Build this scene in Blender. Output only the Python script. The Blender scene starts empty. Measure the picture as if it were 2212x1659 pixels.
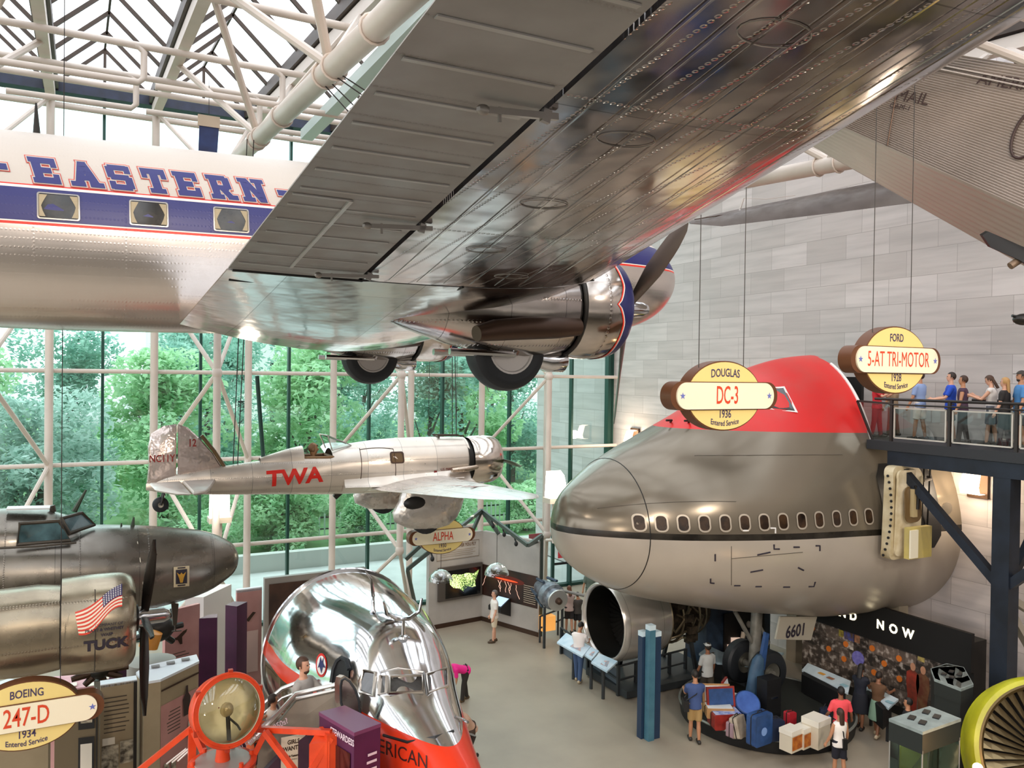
import bpy, bmesh, math, random
from mathutils import Vector as V, Matrix as MX
from math import sin, cos, pi, radians as RAD, sqrt, atan2, tan
random.seed(7)
SC = bpy.context.scene
COL = SC.collection
# ---------------------------------------------------------------- camera (a visitor on the upper gallery, 9.2 m above the hall floor)
CF = 1762.7                       # focal length in pixels of a 2212 px wide frame
CR = V((0.88276, -0.46964, 0.01269)); CU = V((-0.00560, 0.01648, 0.99985)); CD = V((0.46978, 0.88270, -0.01190))
CD.normalize(); CR = (CR - CD * CR.dot(CD)).normalized(); CU = CR.cross(CD)
EYE = V((0, 0, 9.2))
cam = bpy.data.cameras.new('camera'); cam.sensor_width = 36; cam.lens = 36 * CF / 2212; cam.clip_end = 600; cam.clip_start = .05
cob = bpy.data.objects.new('camera', cam); COL.objects.link(cob); SC.camera = cob
cob.matrix_world = MX(((CR.x, CU.x, -CD.x, 0), (CR.y, CU.y, -CD.y, 0), (CR.z, CU.z, -CD.z, 9.2), (0, 0, 0, 1)))
# ---------------------------------------------------------------- sky: bright overcast
W = bpy.data.worlds.new('overcast'); SC.world = W; W.use_nodes = True
_n = W.node_tree.nodes; _l = W.node_tree.links; _n.clear()
_o = _n.new('ShaderNodeOutputWorld'); _b = _n.new('ShaderNodeBackground'); _l.new(_b.outputs[0], _o.inputs[0])
_t = _n.new('ShaderNodeTexCoord'); _s = _n.new('ShaderNodeSeparateXYZ'); _r = _n.new('ShaderNodeValToRGB')
_l.new(_t.outputs['Generated'], _s.inputs[0]); _m = _n.new('ShaderNodeMapRange'); _m.inputs[1].default_value = -1; _l.new(_s.outputs[2], _m.inputs[0])
_l.new(_m.outputs[0], _r.inputs[0]); _l.new(_r.outputs[0], _b.inputs[0])
_e = _r.color_ramp.elements; _e[0].position = .46; _e[0].color = (.16, .17, .15, 1); _e[1].position = .52; _e[1].color = (.93, .96, 1, 1)
_b.inputs[1].default_value = 2.3
# ---------------------------------------------------------------- exposure
vs = SC.view_settings; SC.display_settings.display_device = 'sRGB'
vs.view_transform = 'Standard'; vs.look = 'None'; vs.gamma = 1; vs.use_curve_mapping = False; vs.exposure = 0.46
cy = SC.cycles
cy.max_bounces = 8; cy.diffuse_bounces = 4; cy.glossy_bounces = 4; cy.transmission_bounces = 4; cy.transparent_max_bounces = 14
cy.sample_clamp_indirect = 6; cy.caustics_reflective = False; cy.caustics_refractive = False; cy.use_denoising = True
def lamp(name, kind, loc, energy, color=(1, .85, .65), size=.3, aim=None, angle=60):
    d = bpy.data.lights.new(name, kind); d.energy = energy; d.color = color
    if kind == 'AREA': d.size = size
    elif kind == 'SPOT': d.shadow_soft_size = size; d.spot_size = RAD(angle); d.spot_blend = .6
    else: d.shadow_soft_size = size
    o = bpy.data.objects.new(name, d); COL.objects.link(o); o.location = loc
    if aim is not None: o.rotation_euler = (V(aim) - V(loc)).to_track_quat('-Z', 'Y').to_euler()
    return o
# unseen fill spots, added high behind the visitor to brighten metal skins and hull sides
for _k, (_x, _y, _z, _e, _t) in enumerate(((-9, -6, 15.5, 2600, (6, 14, 7)), (0, -9, 14.0, 3200, (13, 6, 12.5)), (3, -8, 15.5, 2600, (12, 16, 9)), (13, -7, 15.5, 2400, (20, 14, 12)), (-16, 4, 15.5, 2200, (2, 14, 9)))):
    lamp('fill_spot', 'SPOT', (_x, _y, _z), _e, (1, .86, .72), .5, _t, 95)
lamp('low_fill_spot', 'SPOT', (-6, -4, 6.6), 900, (1, .84, .68), .4, (8, 14, 10), 90)  # one more unseen fill spot, set low and aimed upwards
# ---------------------------------------------------------------- where a pixel of the photograph lies in the hall
def ray(px, py): return CR * ((px - 1106) / CF) - CU * ((py - 829.5) / CF) + CD
def Zp(px, py, z=0): d = ray(px, py); return EYE + d * ((z - 9.2) / d.z)
def Yp(px, py, y): d = ray(px, py); return EYE + d * (y / d.y)
def Xp(px, py, x): d = ray(px, py); return EYE + d * (x / d.x)
def Dp(px, py, t): return EYE + ray(px, py) * t
# ---------------------------------------------------------------- materials
def lin(c):
    if isinstance(c, str): c = [int(c[i:i + 2], 16) / 255 for i in (0, 2, 4)]
    return tuple(x / 12.92 if x <= .04045 else ((x + .055) / 1.055) ** 2.4 for x in c[:3]) + (1,)
_MATS = {}
class NT:
    def __init__(s, m): s.n = m.node_tree.nodes; s.l = m.node_tree.links
    def node(s, t, **k):
        x = s.n.new(t)
        for a, b in k.items(): setattr(x, a, b)
        return x
    def set(s, x, i, v):
        if hasattr(v, 'is_output') or isinstance(v, bpy.types.NodeSocket): s.l.new(v, x.inputs[i])
        else: x.inputs[i].default_value = v
    def math(s, op, a, b=0., c=0.):
        x = s.node('ShaderNodeMath', operation=op); s.set(x, 0, a); s.set(x, 1, b); s.set(x, 2, c); return x.outputs[0]
    def mix(s, f, a, b):
        x = s.node('ShaderNodeMix', data_type='RGBA'); s.set(x, 0, f); s.set(x, 6, a); s.set(x, 7, b); return x.outputs[2]
    def obj(s): return s.node('ShaderNodeTexCoord').outputs['Object']
    def xyz(s, v=None):
        x = s.node('ShaderNodeSeparateXYZ'); s.l.new(v or s.obj(), x.inputs[0]); return x.outputs
    def noise(s, scale, detail=3, vec=None, stretch=None):
        x = s.node('ShaderNodeTexNoise'); x.inputs['Scale'].default_value = scale; x.inputs['Detail'].default_value = detail
        v = vec or s.obj()
        if stretch:
            mp = s.node('ShaderNodeMapping'); s.l.new(v, mp.inputs[0]); mp.inputs['Scale'].default_value = stretch; v = mp.outputs[0]
        s.l.new(v, x.inputs['Vector']); return x.outputs['Fac']
    def ramp(s, f, stops, mode='LINEAR'):
        x = s.node('ShaderNodeValToRGB'); x.color_ramp.interpolation = mode; s.l.new(f, x.inputs[0]); e = x.color_ramp.elements
        while len(e) < len(stops): e.new(.5)
        for k, (p, c) in zip(e, stops): k.position = p; k.color = c
        return x.outputs[0]
    def maprange(s, f, a, b, c=0., d=1.):
        x = s.node('ShaderNodeMapRange'); s.set(x, 0, f); s.set(x, 1, a); s.set(x, 2, b); s.set(x, 3, c); s.set(x, 4, d); return x.outputs[0]
    def bump(s, h, strength, dist=.02, nrm=None):
        x = s.node('ShaderNodeBump'); x.inputs['Strength'].default_value = strength; x.inputs['Distance'].default_value = dist
        s.l.new(h, x.inputs['Height'])
        if nrm: s.l.new(nrm, x.inputs['Normal'])
        return x.outputs[0]
def newmat(name):
    m = bpy.data.materials.new(name); m.use_nodes = True; m.node_tree.nodes.clear(); t = NT(m)
    o = t.node('ShaderNodeOutputMaterial'); b = t.node('ShaderNodeBsdfPrincipled'); t.l.new(b.outputs[0], o.inputs[0])
    return m, t, b, o
def M(name, c=(.5, .5, .5), metal=0., rough=.5, var=None, bump=None, emit=None, coat=0., alpha=None, stretch=None):
    """var = (scale, second colour), bump = (scale, strength)"""
    if name in _MATS: return _MATS[name]
    m, t, b, o = newmat(name)
    b.inputs['Base Color'].default_value = lin(c); b.inputs['Metallic'].default_value = metal; b.inputs['Roughness'].default_value = rough
    if coat: b.inputs['Coat Weight'].default_value = coat; b.inputs['Coat Roughness'].default_value = .08
    if var:
        f = t.noise(var[0], 5, stretch=stretch); f = t.ramp(f, [(.35, lin(c)), (.65, lin(var[1]))]); t.l.new(f, b.inputs['Base Color'])
    if bump: t.l.new(t.bump(t.noise(bump[0], 4, stretch=stretch), bump[1]), b.inputs['Normal'])
    if emit: b.inputs['Emission Color'].default_value = lin(emit[0]); b.inputs['Emission Strength'].default_value = emit[1]
    if alpha is not None: b.inputs['Alpha'].default_value = alpha
    _MATS[name] = m; return m
def glassmat(name, tint, refl=.06, rough=0.):
    if name in _MATS: return _MATS[name]
    m, t, b, o = newmat(name); t.n.remove(b)
    a = t.node('ShaderNodeBsdfTransparent'); a.inputs[0].default_value = lin(tint); g = t.node('ShaderNodeBsdfGlossy'); g.inputs['Roughness'].default_value = rough
    g.inputs[0].default_value = (.9, .95, .95, 1)
    mx = t.node('ShaderNodeMixShader'); fr = t.node('ShaderNodeFresnel'); fr.inputs[0].default_value = 1.45
    t.l.new(t.math('MULTIPLY', fr.outputs[0], refl / .035), mx.inputs[0]); t.l.new(a.outputs[0], mx.inputs[1]); t.l.new(g.outputs[0], mx.inputs[2])
    t.l.new(mx.outputs[0], o.inputs[0]); _MATS[name] = m; return m
def skin(name, c, rough=.25, c2=None, rows=None, wav=(1.2, .25), metal=1., seams=None, dirt=0.):
    """aluminium sheet: gentle dents, rivet rows, seams.  rows = (axis along, axis across, pitch, spacing)"""
    if name in _MATS: return _MATS[name]
    m, t, b, o = newmat(name); b.inputs['Metallic'].default_value = metal
    co = lin(c); f = t.noise(.8, 6); base = t.ramp(f, [(.3, co), (.7, lin(c2 or c))])
    x = t.xyz()
    nrm = t.bump(t.noise(wav[0], 2, stretch=(1, 1, 1)), wav[1], .05)
    if seams:
        for ax, sp, off in seams:
            fr = t.math('ABSOLUTE', t.math('SUBTRACT', t.math('FRACT', t.math('ADD', t.math('DIVIDE', x[ax], sp), off)), .5))
            ln = t.math('LESS_THAN', t.math('SUBTRACT', .5, fr), .005 / sp)
            base = t.mix(t.math('MULTIPLY', ln, .55), base, (.03, .03, .03, 1))
            ph = t.math('GREATER_THAN', t.math('FRACT', t.math('MULTIPLY', t.math('FLOOR', t.math('ADD', t.math('DIVIDE', x[ax], sp), off)), .618)), .5)
            base = t.mix(t.math('MULTIPLY', ph, .12), base, (.2, .2, .2, 1))
    if rows:
        for al, ac, pt, sp in rows:
            u = t.math('SUBTRACT', t.math('FRACT', t.math('DIVIDE', x[al], pt)), .5); u = t.math('MULTIPLY', u, pt)
            v = t.math('SUBTRACT', t.math('FRACT', t.math('DIVIDE', x[ac], sp)), .5); v = t.math('MULTIPLY', v, sp)
            d = t.math('SQRT', t.math('ADD', t.math('MULTIPLY', u, u), t.math('MULTIPLY', v, v)))
            k = t.maprange(d, pt * .17, pt * .38, 1., 0.)
            nrm = t.bump(k, .35, .008, nrm)
            ln = t.maprange(t.math('ABSOLUTE', v), 0., pt * .9, 1., 0.); base = t.mix(t.math('MULTIPLY', ln, .22), base, (.1, .09, .085, 1))
    if dirt:
        base = t.mix(t.math('MULTIPLY', t.ramp(t.noise(2.5, 8), [(.45, (0, 0, 0, 1)), (.75, (1, 1, 1, 1))]), dirt), base, (.12, .10, .08, 1))
    t.l.new(base, b.inputs['Base Color']); t.l.new(nrm, b.inputs['Normal'])
    t.l.new(t.maprange(t.noise(3, 5), .3, .7, rough * .75, rough * 1.35), b.inputs['Roughness'])
    _MATS[name] = m; return m
def banded(name, vec, stops, wav=(1.0, .15), rows=None, off=0., noise=0.):
    """a paint scheme: stops = [(height, colour, metallic, roughness)] by the object's own dot(position, vec)"""
    if name in _MATS: return _MATS[name]
    m, t, b, o = newmat(name)
    d = t.node('ShaderNodeVectorMath', operation='DOT_PRODUCT'); t.l.new(t.obj(), d.inputs[0]); d.inputs[1].default_value = vec
    h = d.outputs['Value']
    lo, hi = stops[0][0] - 1, stops[-1][0] + 1; f = t.maprange(h, lo, hi)
    pos = lambda z: (z - lo) / (hi - lo)
    st = [(0 if i == 0 else pos(s[0]), lin(s[1])) for i, s in enumerate(stops)]
    base = t.ramp(f, st, 'CONSTANT')
    me = t.ramp(f, [(p[0], (s[2], s[3], 0, 1)) for p, s in zip(st, stops)], 'CONSTANT')
    sp = t.node('ShaderNodeSeparateColor'); t.l.new(me, sp.inputs[0])
    if noise: base = t.mix(t.math('MULTIPLY', t.ramp(t.noise(1.3, 7), [(.4, (0, 0, 0, 1)), (.7, (1, 1, 1, 1))]), noise), base, (.25, .21, .16, 1))
    nrm = t.bump(t.noise(wav[0], 2), wav[1], .05)
    if rows:
        x = t.xyz()
        for al, ac, pt, s_ in rows:
            u = t.math('MULTIPLY', t.math('SUBTRACT', t.math('FRACT', t.math('DIVIDE', x[al], pt)), .5), pt)
            v = t.math('MULTIPLY', t.math('SUBTRACT', t.math('FRACT', t.math('DIVIDE', x[ac], s_)), .5), s_)
            dd = t.math('SQRT', t.math('ADD', t.math('MULTIPLY', u, u), t.math('MULTIPLY', v, v)))
            nrm = t.bump(t.maprange(dd, pt * .12, pt * .33, 1., 0.), .2, .005, nrm)
    t.l.new(base, b.inputs['Base Color']); t.l.new(sp.outputs[0], b.inputs['Metallic']); t.l.new(sp.outputs[1], b.inputs['Roughness']); t.l.new(nrm, b.inputs['Normal'])
    _MATS[name] = m; return m
# ---------------------------------------------------------------- mesh building
def frame(d, up=(0, 0, 1)):
    d = V(d).normalized(); up = V(up)
    if abs(d.dot(up)) > .995: up = V((1, 0, 0))
    a = up.cross(d).normalized(); return a, d.cross(a), d        # side, up, along
class MB:
    def __init__(s): s.v = []; s.f = []; s.m = []; s.cur = 0
    def add(s, vs, fs):
        o = len(s.v); s.v += [V(p) for p in vs]; s.f += [tuple(i + o for i in f) for f in fs]; s.m += [s.cur] * len(fs); return s
    def poly(s, pts): return s.add(pts, [tuple(range(len(pts)))])
    def box(s, c, size, rz=0., R=None):
        x, y, z = [k / 2 for k in size]; R = R or MX.Rotation(rz, 3, 'Z'); c = V(c)
        p = [c + R @ V((a * x, b * y, d * z)) for a in (-1, 1) for b in (-1, 1) for d in (-1, 1)]
        return s.add(p, [(0, 1, 3, 2), (4, 6, 7, 5), (0, 4, 5, 1), (2, 3, 7, 6), (0, 2, 6, 4), (1, 5, 7, 3)])
    def bx(s, a, b): a, b = V(a), V(b); return s.box((a + b) / 2, [abs(k) for k in (b - a)])
    def bar(s, p, q, w, h, up=(0, 0, 1)):
        p, q = V(p), V(q); a, u, d = frame(q - p, up); w /= 2; h /= 2
        r = [a * w + u * h, -a * w + u * h, -a * w - u * h, a * w - u * h]
        return s.rings([[p + k for k in r], [q + k for k in r]])
    def rings(s, R, closed=True, caps=True):
        n = len(R[0]); vs = [p for r in R for p in r]; fs = []
        for i in range(len(R) - 1):
            for j in range(n if closed else n - 1):
                k = (j + 1) % n; fs.append((i * n + j, i * n + k, (i + 1) * n + k, (i + 1) * n + j))
        if caps and closed: fs += [tuple(range(n - 1, -1, -1)), tuple(range((len(R) - 1) * n, len(R) * n))]
        return s.add(vs, fs)
    def tube(s, pts, r, n=10, caps=True, close=False):
        pts = [V(p) for p in pts]; R = []; up = None; N = len(pts)
        for i, p in enumerate(pts):
            if close: d = pts[(i + 1) % N] - pts[i - 1]
            else: d = pts[min(i + 1, N - 1)] - pts[max(i - 1, 0)]
            if up is None: a, u, d = frame(d)
            else:
                d = d.normalized(); a = up.cross(d)
                a = a.normalized() if a.length > 1e-6 else frame(d)[0]; u = d.cross(a)
            up = u; rr = r[i] if isinstance(r, (list, tuple)) else r
            R.append([p + a * (cos(2 * pi * k / n) * rr) + u * (sin(2 * pi * k / n) * rr) for k in range(n)])
        if close: R.append(R[0]); return s.rings(R, caps=False)
        return s.rings(R, caps=caps)
    def lathe(s, prof, o=(0, 0, 0), axis=(0, 0, 1), n=24, caps=True):
        a, u, d = frame(axis); o = V(o)
        return s.rings([[o + d * t + (a * cos(2 * pi * k / n) + u * sin(2 * pi * k / n)) * max(r, 1e-4) for k in range(n)] for t, r in prof], caps=caps)
    def ell(s, c, rad, n=14, m=8, R=None, keep=None):
        c = V(c); R = R or MX.Identity(3); vs = []; fs = []
        for i in range(m + 1):
            th = pi * i / m
            for j in range(n): vs.append(c + R @ V((rad[0] * sin(th) * cos(2 * pi * j / n), rad[1] * sin(th) * sin(2 * pi * j / n), rad[2] * cos(th))))
        for i in range(m):
            for j in range(n):
                f = (i * n + j, i * n + (j + 1) % n, (i + 1) * n + (j + 1) % n, (i + 1) * n + j)
                if keep is None or keep(R.transposed() @ (sum((vs[q] for q in f), V()) / 4 - c)): fs.append(f)
        return s.add(vs, fs)
    def prism(s, pts, d):                      # planar outline swept by vector d
        pts = [V(p) for p in pts]; d = V(d); return s.rings([pts, [p + d for p in pts]])
    def build(s, name, mat, parent=None, local=False, smooth=38, weld=True, sol=None):
        me = bpy.data.meshes.new(name); vs = s.v
        o = bpy.data.objects.new(name, me); COL.objects.link(o)
        if parent is not None:
            o.parent = parent
            if not local:
                w = WM[parent.name].inverted(); vs = [w @ p for p in vs]
            WM[o.name] = WM[parent.name]
        else:
            lo = [min(p[i] for p in vs) for i in range(3)]; hi = [max(p[i] for p in vs) for i in range(3)]
            b = V(((lo[0] + hi[0]) / 2, (lo[1] + hi[1]) / 2, lo[2])); o.location = b; WM[o.name] = MX.Translation(b); vs = [p - b for p in vs]
        me.from_pydata([tuple(p) for p in vs], [], s.f)
        for mm in (mat if isinstance(mat, (list, tuple)) else [mat]): me.materials.append(mm)
        me.polygons.foreach_set('material_index', s.m)
        bm = bmesh.new(); bm.from_mesh(me)
        if weld: bmesh.ops.remove_doubles(bm, verts=bm.verts, dist=1e-5)
        bmesh.ops.recalc_face_normals(bm, faces=bm.faces); bm.to_mesh(me); bm.free()
        if smooth:
            me.polygons.foreach_set('use_smooth', [True] * len(me.polygons)); me.set_sharp_from_angle(angle=RAD(smooth))
        return o
WM = {}
def thing(name, label, cat, loc=(0, 0, 0), rot=None, group=None):
    o = bpy.data.objects.new(name, None); COL.objects.link(o); o.empty_display_size = .2
    m = MX.Translation(V(loc)) @ (rot or MX.Identity(4)); o.matrix_world = m; o.location = V(loc)
    if rot: o.rotation_euler = rot.to_euler()
    WM[o.name] = m; return tag(o, label, cat, group)
def tag(o, label, cat, group=None, kind=None):
    if label: o['label'] = label
    if cat: o['category'] = cat
    if group: o['group'] = group
    if kind: o['kind'] = kind
    return o
def struct(name, mb, m, parent=None, **k):
    o = mb.build(name, m, parent, **k)
    if parent is None: o['kind'] = 'structure'
    return o
def copy_tree(o, parent=None):
    c = o.copy(); COL.objects.link(c); c.parent = parent
    WM[c.name] = WM.get(o.name, MX.Identity(4))
    for ch in list(o.children): copy_tree(ch, c)
    return c
def place(o, loc, rz=None):
    o.location = loc
    if rz is not None: o.rotation_euler = (0, 0, rz)
    WM[o.name] = MX.Translation(V(loc)) @ MX.Rotation(rz or 0, 4, 'Z')
    return o
_TX = {}
def glyphs(s, size, xs=1., bold=0.):
    """flat outline of a word as (vertices, faces), centred; xs narrows it"""
    k = (s, size, xs, bold)
    if k in _TX: return _TX[k]
    c = bpy.data.curves.new('t', 'FONT'); c.body = s; c.size = size; c.align_x = 'CENTER'; c.align_y = 'CENTER'; c.resolution_u = 3; c.offset = 0 if 'M' in s else bold
    o = bpy.data.objects.new('t', c); COL.objects.link(o); bpy.context.view_layer.update()
    me = bpy.data.meshes.new_from_object(o.evaluated_get(bpy.context.evaluated_depsgraph_get()))
    bm = bmesh.new(); bm.from_mesh(me)
    for q in (-.4, -.3, -.2, -.1, 0, .1, .2, .3, .4): bmesh.ops.bisect_plane(bm, geom=bm.verts[:] + bm.edges[:] + bm.faces[:], plane_co=(0, q * size, 0), plane_no=(0, 1, 0))
    bm.verts.index_update(); r = ([(v.co.x * xs, v.co.y) for v in bm.verts], [tuple(v.index for v in f.verts) for f in bm.faces]); bm.free()
    bpy.data.objects.remove(o); bpy.data.curves.remove(c); bpy.data.meshes.remove(me); _TX[k] = r; return r
def text(mb, s, size, o, u, v, xs=1., bold=0., fn=None):
    """letters laid on the plane o + u*x + v*y (or through fn(x, y))"""
    vs, fs = glyphs(s, size, xs, bold); o, u, v = V(o), V(u), V(v)
    mb.add([fn(x, y) if fn else o + u * x + v * y for x, y in vs], fs); return mb
def interp(T, x):
    if x <= T[0][0]: return T[0][1:]
    for a, b in zip(T, T[1:]):
        if x <= b[0]:
            t = (x - a[0]) / (b[0] - a[0]); t = t * t * (3 - 2 * t) if False else t
            return tuple(p + (q - p) * t for p, q in zip(a[1:], b[1:]))
    return T[-1][1:]
def smoothtab(T, n):
    """resample a table with a monotone-ish Catmull-Rom"""
    out = []
    for i in range(len(T) - 1):
        a, b, c, d = T[max(i - 1, 0)], T[i], T[i + 1], T[min(i + 2, len(T) - 1)]
        for k in range(n):
            t = k / n
            out.append(tuple(.5 * ((2 * b[j]) + (c[j] - a[j]) * t + (2 * a[j] - 5 * b[j] + 4 * c[j] - d[j]) * t * t + (3 * b[j] - a[j] - 3 * c[j] + d[j]) * t ** 3) for j in range(len(b))))
    out.append(T[-1]); return out
class Fus:
    """a fuselage: table of (x, cy, cz, halfwidth, up, down, n_up, n_down)"""
    def __init__(s, T, sub=4): s.T = sorted(smoothtab(sorted(T), sub))
    def sec(s, x): return interp(s.T, x)
    def ring(s, x, n=40):
        cy_, cz, w, hu, hd, nu, nd = s.sec(x); out = []
        for k in range(n):
            a = 2 * pi * k / n; c, q = cos(a), sin(a); e = nu if q > 0 else nd; h = hu if q > 0 else hd
            out.append(V((x, cy_ + w * math.copysign(abs(c) ** (2 / e), c), cz + h * math.copysign(abs(q) ** (2 / e), q))))
        return out
    def side(s, x, z, sgn=-1, off=0.):
        cy_, cz, w, hu, hd, nu, nd = s.sec(x); dz = z - cz; h, e = (hu, nu) if dz > 0 else (hd, nd)
        k = max(0, 1 - min(1, abs(dz / h)) ** e) ** (1 / e); return V((x, cy_ + sgn * (w * k + off), z))
    def mesh(s, mb, n=40, xs=None, drop=None, caps=True):
        xs = xs or [r[0] for r in s.T]; R = [s.ring(x, n) for x in xs]
        if not drop: return mb.rings(R, caps=caps)
        vs = [p for r in R for p in r]; fs = []
        for i in range(len(R) - 1):
            for j in range(n):
                k = (j + 1) % n; f = (i * n + j, i * n + k, (i + 1) * n + k, (i + 1) * n + j)
                if not drop(sum((vs[q] for q in f), V()) / 4): fs.append(f)
        if caps: fs.append(tuple(range(n)))
        return mb.add(vs, fs)
    def patch(s, mb, outline, off=.012, sgn=-1, thick=0.):
        """an outline of (x, z) points laid on the side; thick gives it an edge"""
        a = [s.side(x, z, sgn, off) for x, z in outline]; mb.poly(a)
        if thick:
            b = [s.side(x, z, sgn, off - thick) for x, z in outline]; n = len(a)
            for i in range(n): mb.poly([a[i], a[(i + 1) % n], b[(i + 1) % n], b[i]])
        return mb
    def ringpatch(s, mb, o1, o2, off=.015, sgn=-1):
        a = [s.side(x, z, sgn, off) for x, z in o1]; b = [s.side(x, z, sgn, off) for x, z in o2]; n = len(a)
        return mb.rings([a, b], caps=False)
def rrect(cx, cz, w, h, r, n=4):
    out = []
    for sx, sz, a0 in ((1, 1, 0), (-1, 1, pi / 2), (-1, -1, pi), (1, -1, 3 * pi / 2)):
        for k in range(n + 1):
            a = a0 + pi / 2 * k / n; out.append((cx + sx * (w / 2 - r) + r * cos(a), cz + sz * (h / 2 - r) + r * sin(a)))
    return out
def circ(cx, cz, r, n=20, rz=None): return [(cx + r * cos(2 * pi * k / n), cz + (rz or r) * sin(2 * pi * k / n)) for k in range(n)]
# shared materials
STEEL = M('white painted steel', 'D9CCC1', 0, .45, var=(.7, 'CDBFB3'))
BLACK = M('black', '141416', 0, .5); RUBBER = M('tyre rubber', '1D2126', 0, .55, bump=(18, .1)); CHROME = M('chrome', 'D8D8DA', 1, .12)
DARKM = M('dark metal', '3A3836', .8, .4); WHITE = M('white', 'EDEAE6', 0, .5); GREY = M('grey', '8C8B88', 0, .6); BROWN = M('bronze brown', '4E3B30', .6, .4)
RED = M('red', 'D61F1C', 0, .35); NAVY = M('navy', '23265E', 0, .35); CABLE = M('cable', '3B3735', .6, .5); GLASSC = glassmat('clear glass', (.93, .96, .96), .05)
DKGLASS = M('dark glass', '17191A', 0, .06, coat=.6); INK = M('ink', '2A2430', 0, .6)
def proj(p):
    v = V(p) - EYE; z = v.dot(CD); return 1106 + CF * v.dot(CR) / z, 829.5 - CF * v.dot(CU) / z
def fhit(F, px, py, o, off=.012, t0=4., t1=60.):
    """first point of fuselage F (standing at o) along the sight line of a pixel, lifted off its skin"""
    d = ray(px, py); dt = .1; t = t0; inv = o.inverted() if isinstance(o, MX) else MX.Translation(-V(o))
    def ins(t):
        p = inv @ (EYE + d * t)
        if p.x < F.T[0][0] or p.x > F.T[-1][0]: return False
        c, z, w, hu, hd, nu, nd = F.sec(p.x); dz = p.z - z; h, e = (hu, nu) if dz > 0 else (hd, nd)
        return abs((p.y - c) / max(w, 1e-3)) ** e + abs(dz / max(h, 1e-3)) ** e < 1
    while t < t1 and not ins(t): t += dt
    if t >= t1: return None
    a, b = t - dt, t
    for _ in range(18):
        c = (a + b) / 2
        if ins(c): b = c
        else: a = c
    p = EYE + d * a; return p - (d.normalized() * off)
def decal(F, o, pts, off=.012):
    return [p for p in (fhit(F, x, y, o, off) for x, y in pts) if p is not None]
def strip(mb, F, o, pts, r=.012, n=6, off=.004):
    q = decal(F, o, pts, off)
    if len(q) > 1: mb.tube(q, r, n)
    return mb

def hitgrid(F, o, q, N=6, off=.012):
    """the four-cornered pixel patch q (top left, top right, bottom right, bottom left) draped on fuselage F"""
    g = []
    for k in range(N + 1):
        v = k / N; g.append([fhit(F, *[(q[0][t] * (1 - u) + q[1][t] * u) * (1 - v) + (q[3][t] * (1 - u) + q[2][t] * u) * v for t in (0, 1)], o, off) for u in [j / N for j in range(N + 1)]])
    return MB().rings(g, closed=False, caps=False)

def lerp4(q, u, v): return (q[3] * (1 - u) + q[2] * u) * (1 - v) + (q[0] * (1 - u) + q[1] * u) * v
# ================================================================ THE HALL
XW, YG = 21.2, 30.0            # marble wall plane, glass wall plane
DX = 3.05
def roofz(y): return 17.95 - .078 * (29.6 - y)
# floor
FLOORM = M('floor', 'AA9F8D', 0, .42, var=(.5, '9B9080'), bump=(60, .05))
struct('floor', MB().box((-2, 8, -.1), (46.4, 44.4, .2)), FLOORM)
# marble wall: coursed slabs of slightly different greys
def marble():
    m, t, b, o = newmat('marble'); x = t.xyz()
    cb = t.node('ShaderNodeCombineXYZ'); t.l.new(x[1], cb.inputs[0]); t.l.new(x[2], cb.inputs[1])
    br = t.node('ShaderNodeTexBrick'); br.offset = .37; br.offset_frequency = 2; t.l.new(cb.outputs[0], br.inputs[0])
    br.inputs['Color1'].default_value = lin('D6CCC8'); br.inputs['Color2'].default_value = lin('C0B6B1'); br.inputs['Mortar'].default_value = lin('A59B95')
    br.inputs['Scale'].default_value = 1; br.inputs['Mortar Size'].default_value = .008; br.inputs['Brick Width'].default_value = 1.55; br.inputs['Row Height'].default_value = .76
    br.inputs['Bias'].default_value = -.1; br.inputs['Mortar Smooth'].default_value = 0.2
    v = t.noise(1.1, 8, vec=cb.outputs[0], stretch=(.35, 4, 1)); c = t.mix(t.ramp(v, [(.42, (0, 0, 0, 1)), (.72, (.5, .5, .5, 1))]), br.outputs[0], lin('A59D99'))
    t.l.new(c, b.inputs['Base Color']); b.inputs['Roughness'].default_value = .5; _MATS['marble'] = m; return m
MARBLE = marble()
struct('wall_right', MB().bx((XW, -14, 0), (XW + .5, 37, 21)), MARBLE)
struct('wall_back', MB().bx((-25, -14.6, 0), (XW + .5, -14, 20)), M('hall stone', 'B9B1AA', 0, .6, var=(.4, 'A79F98')))
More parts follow.
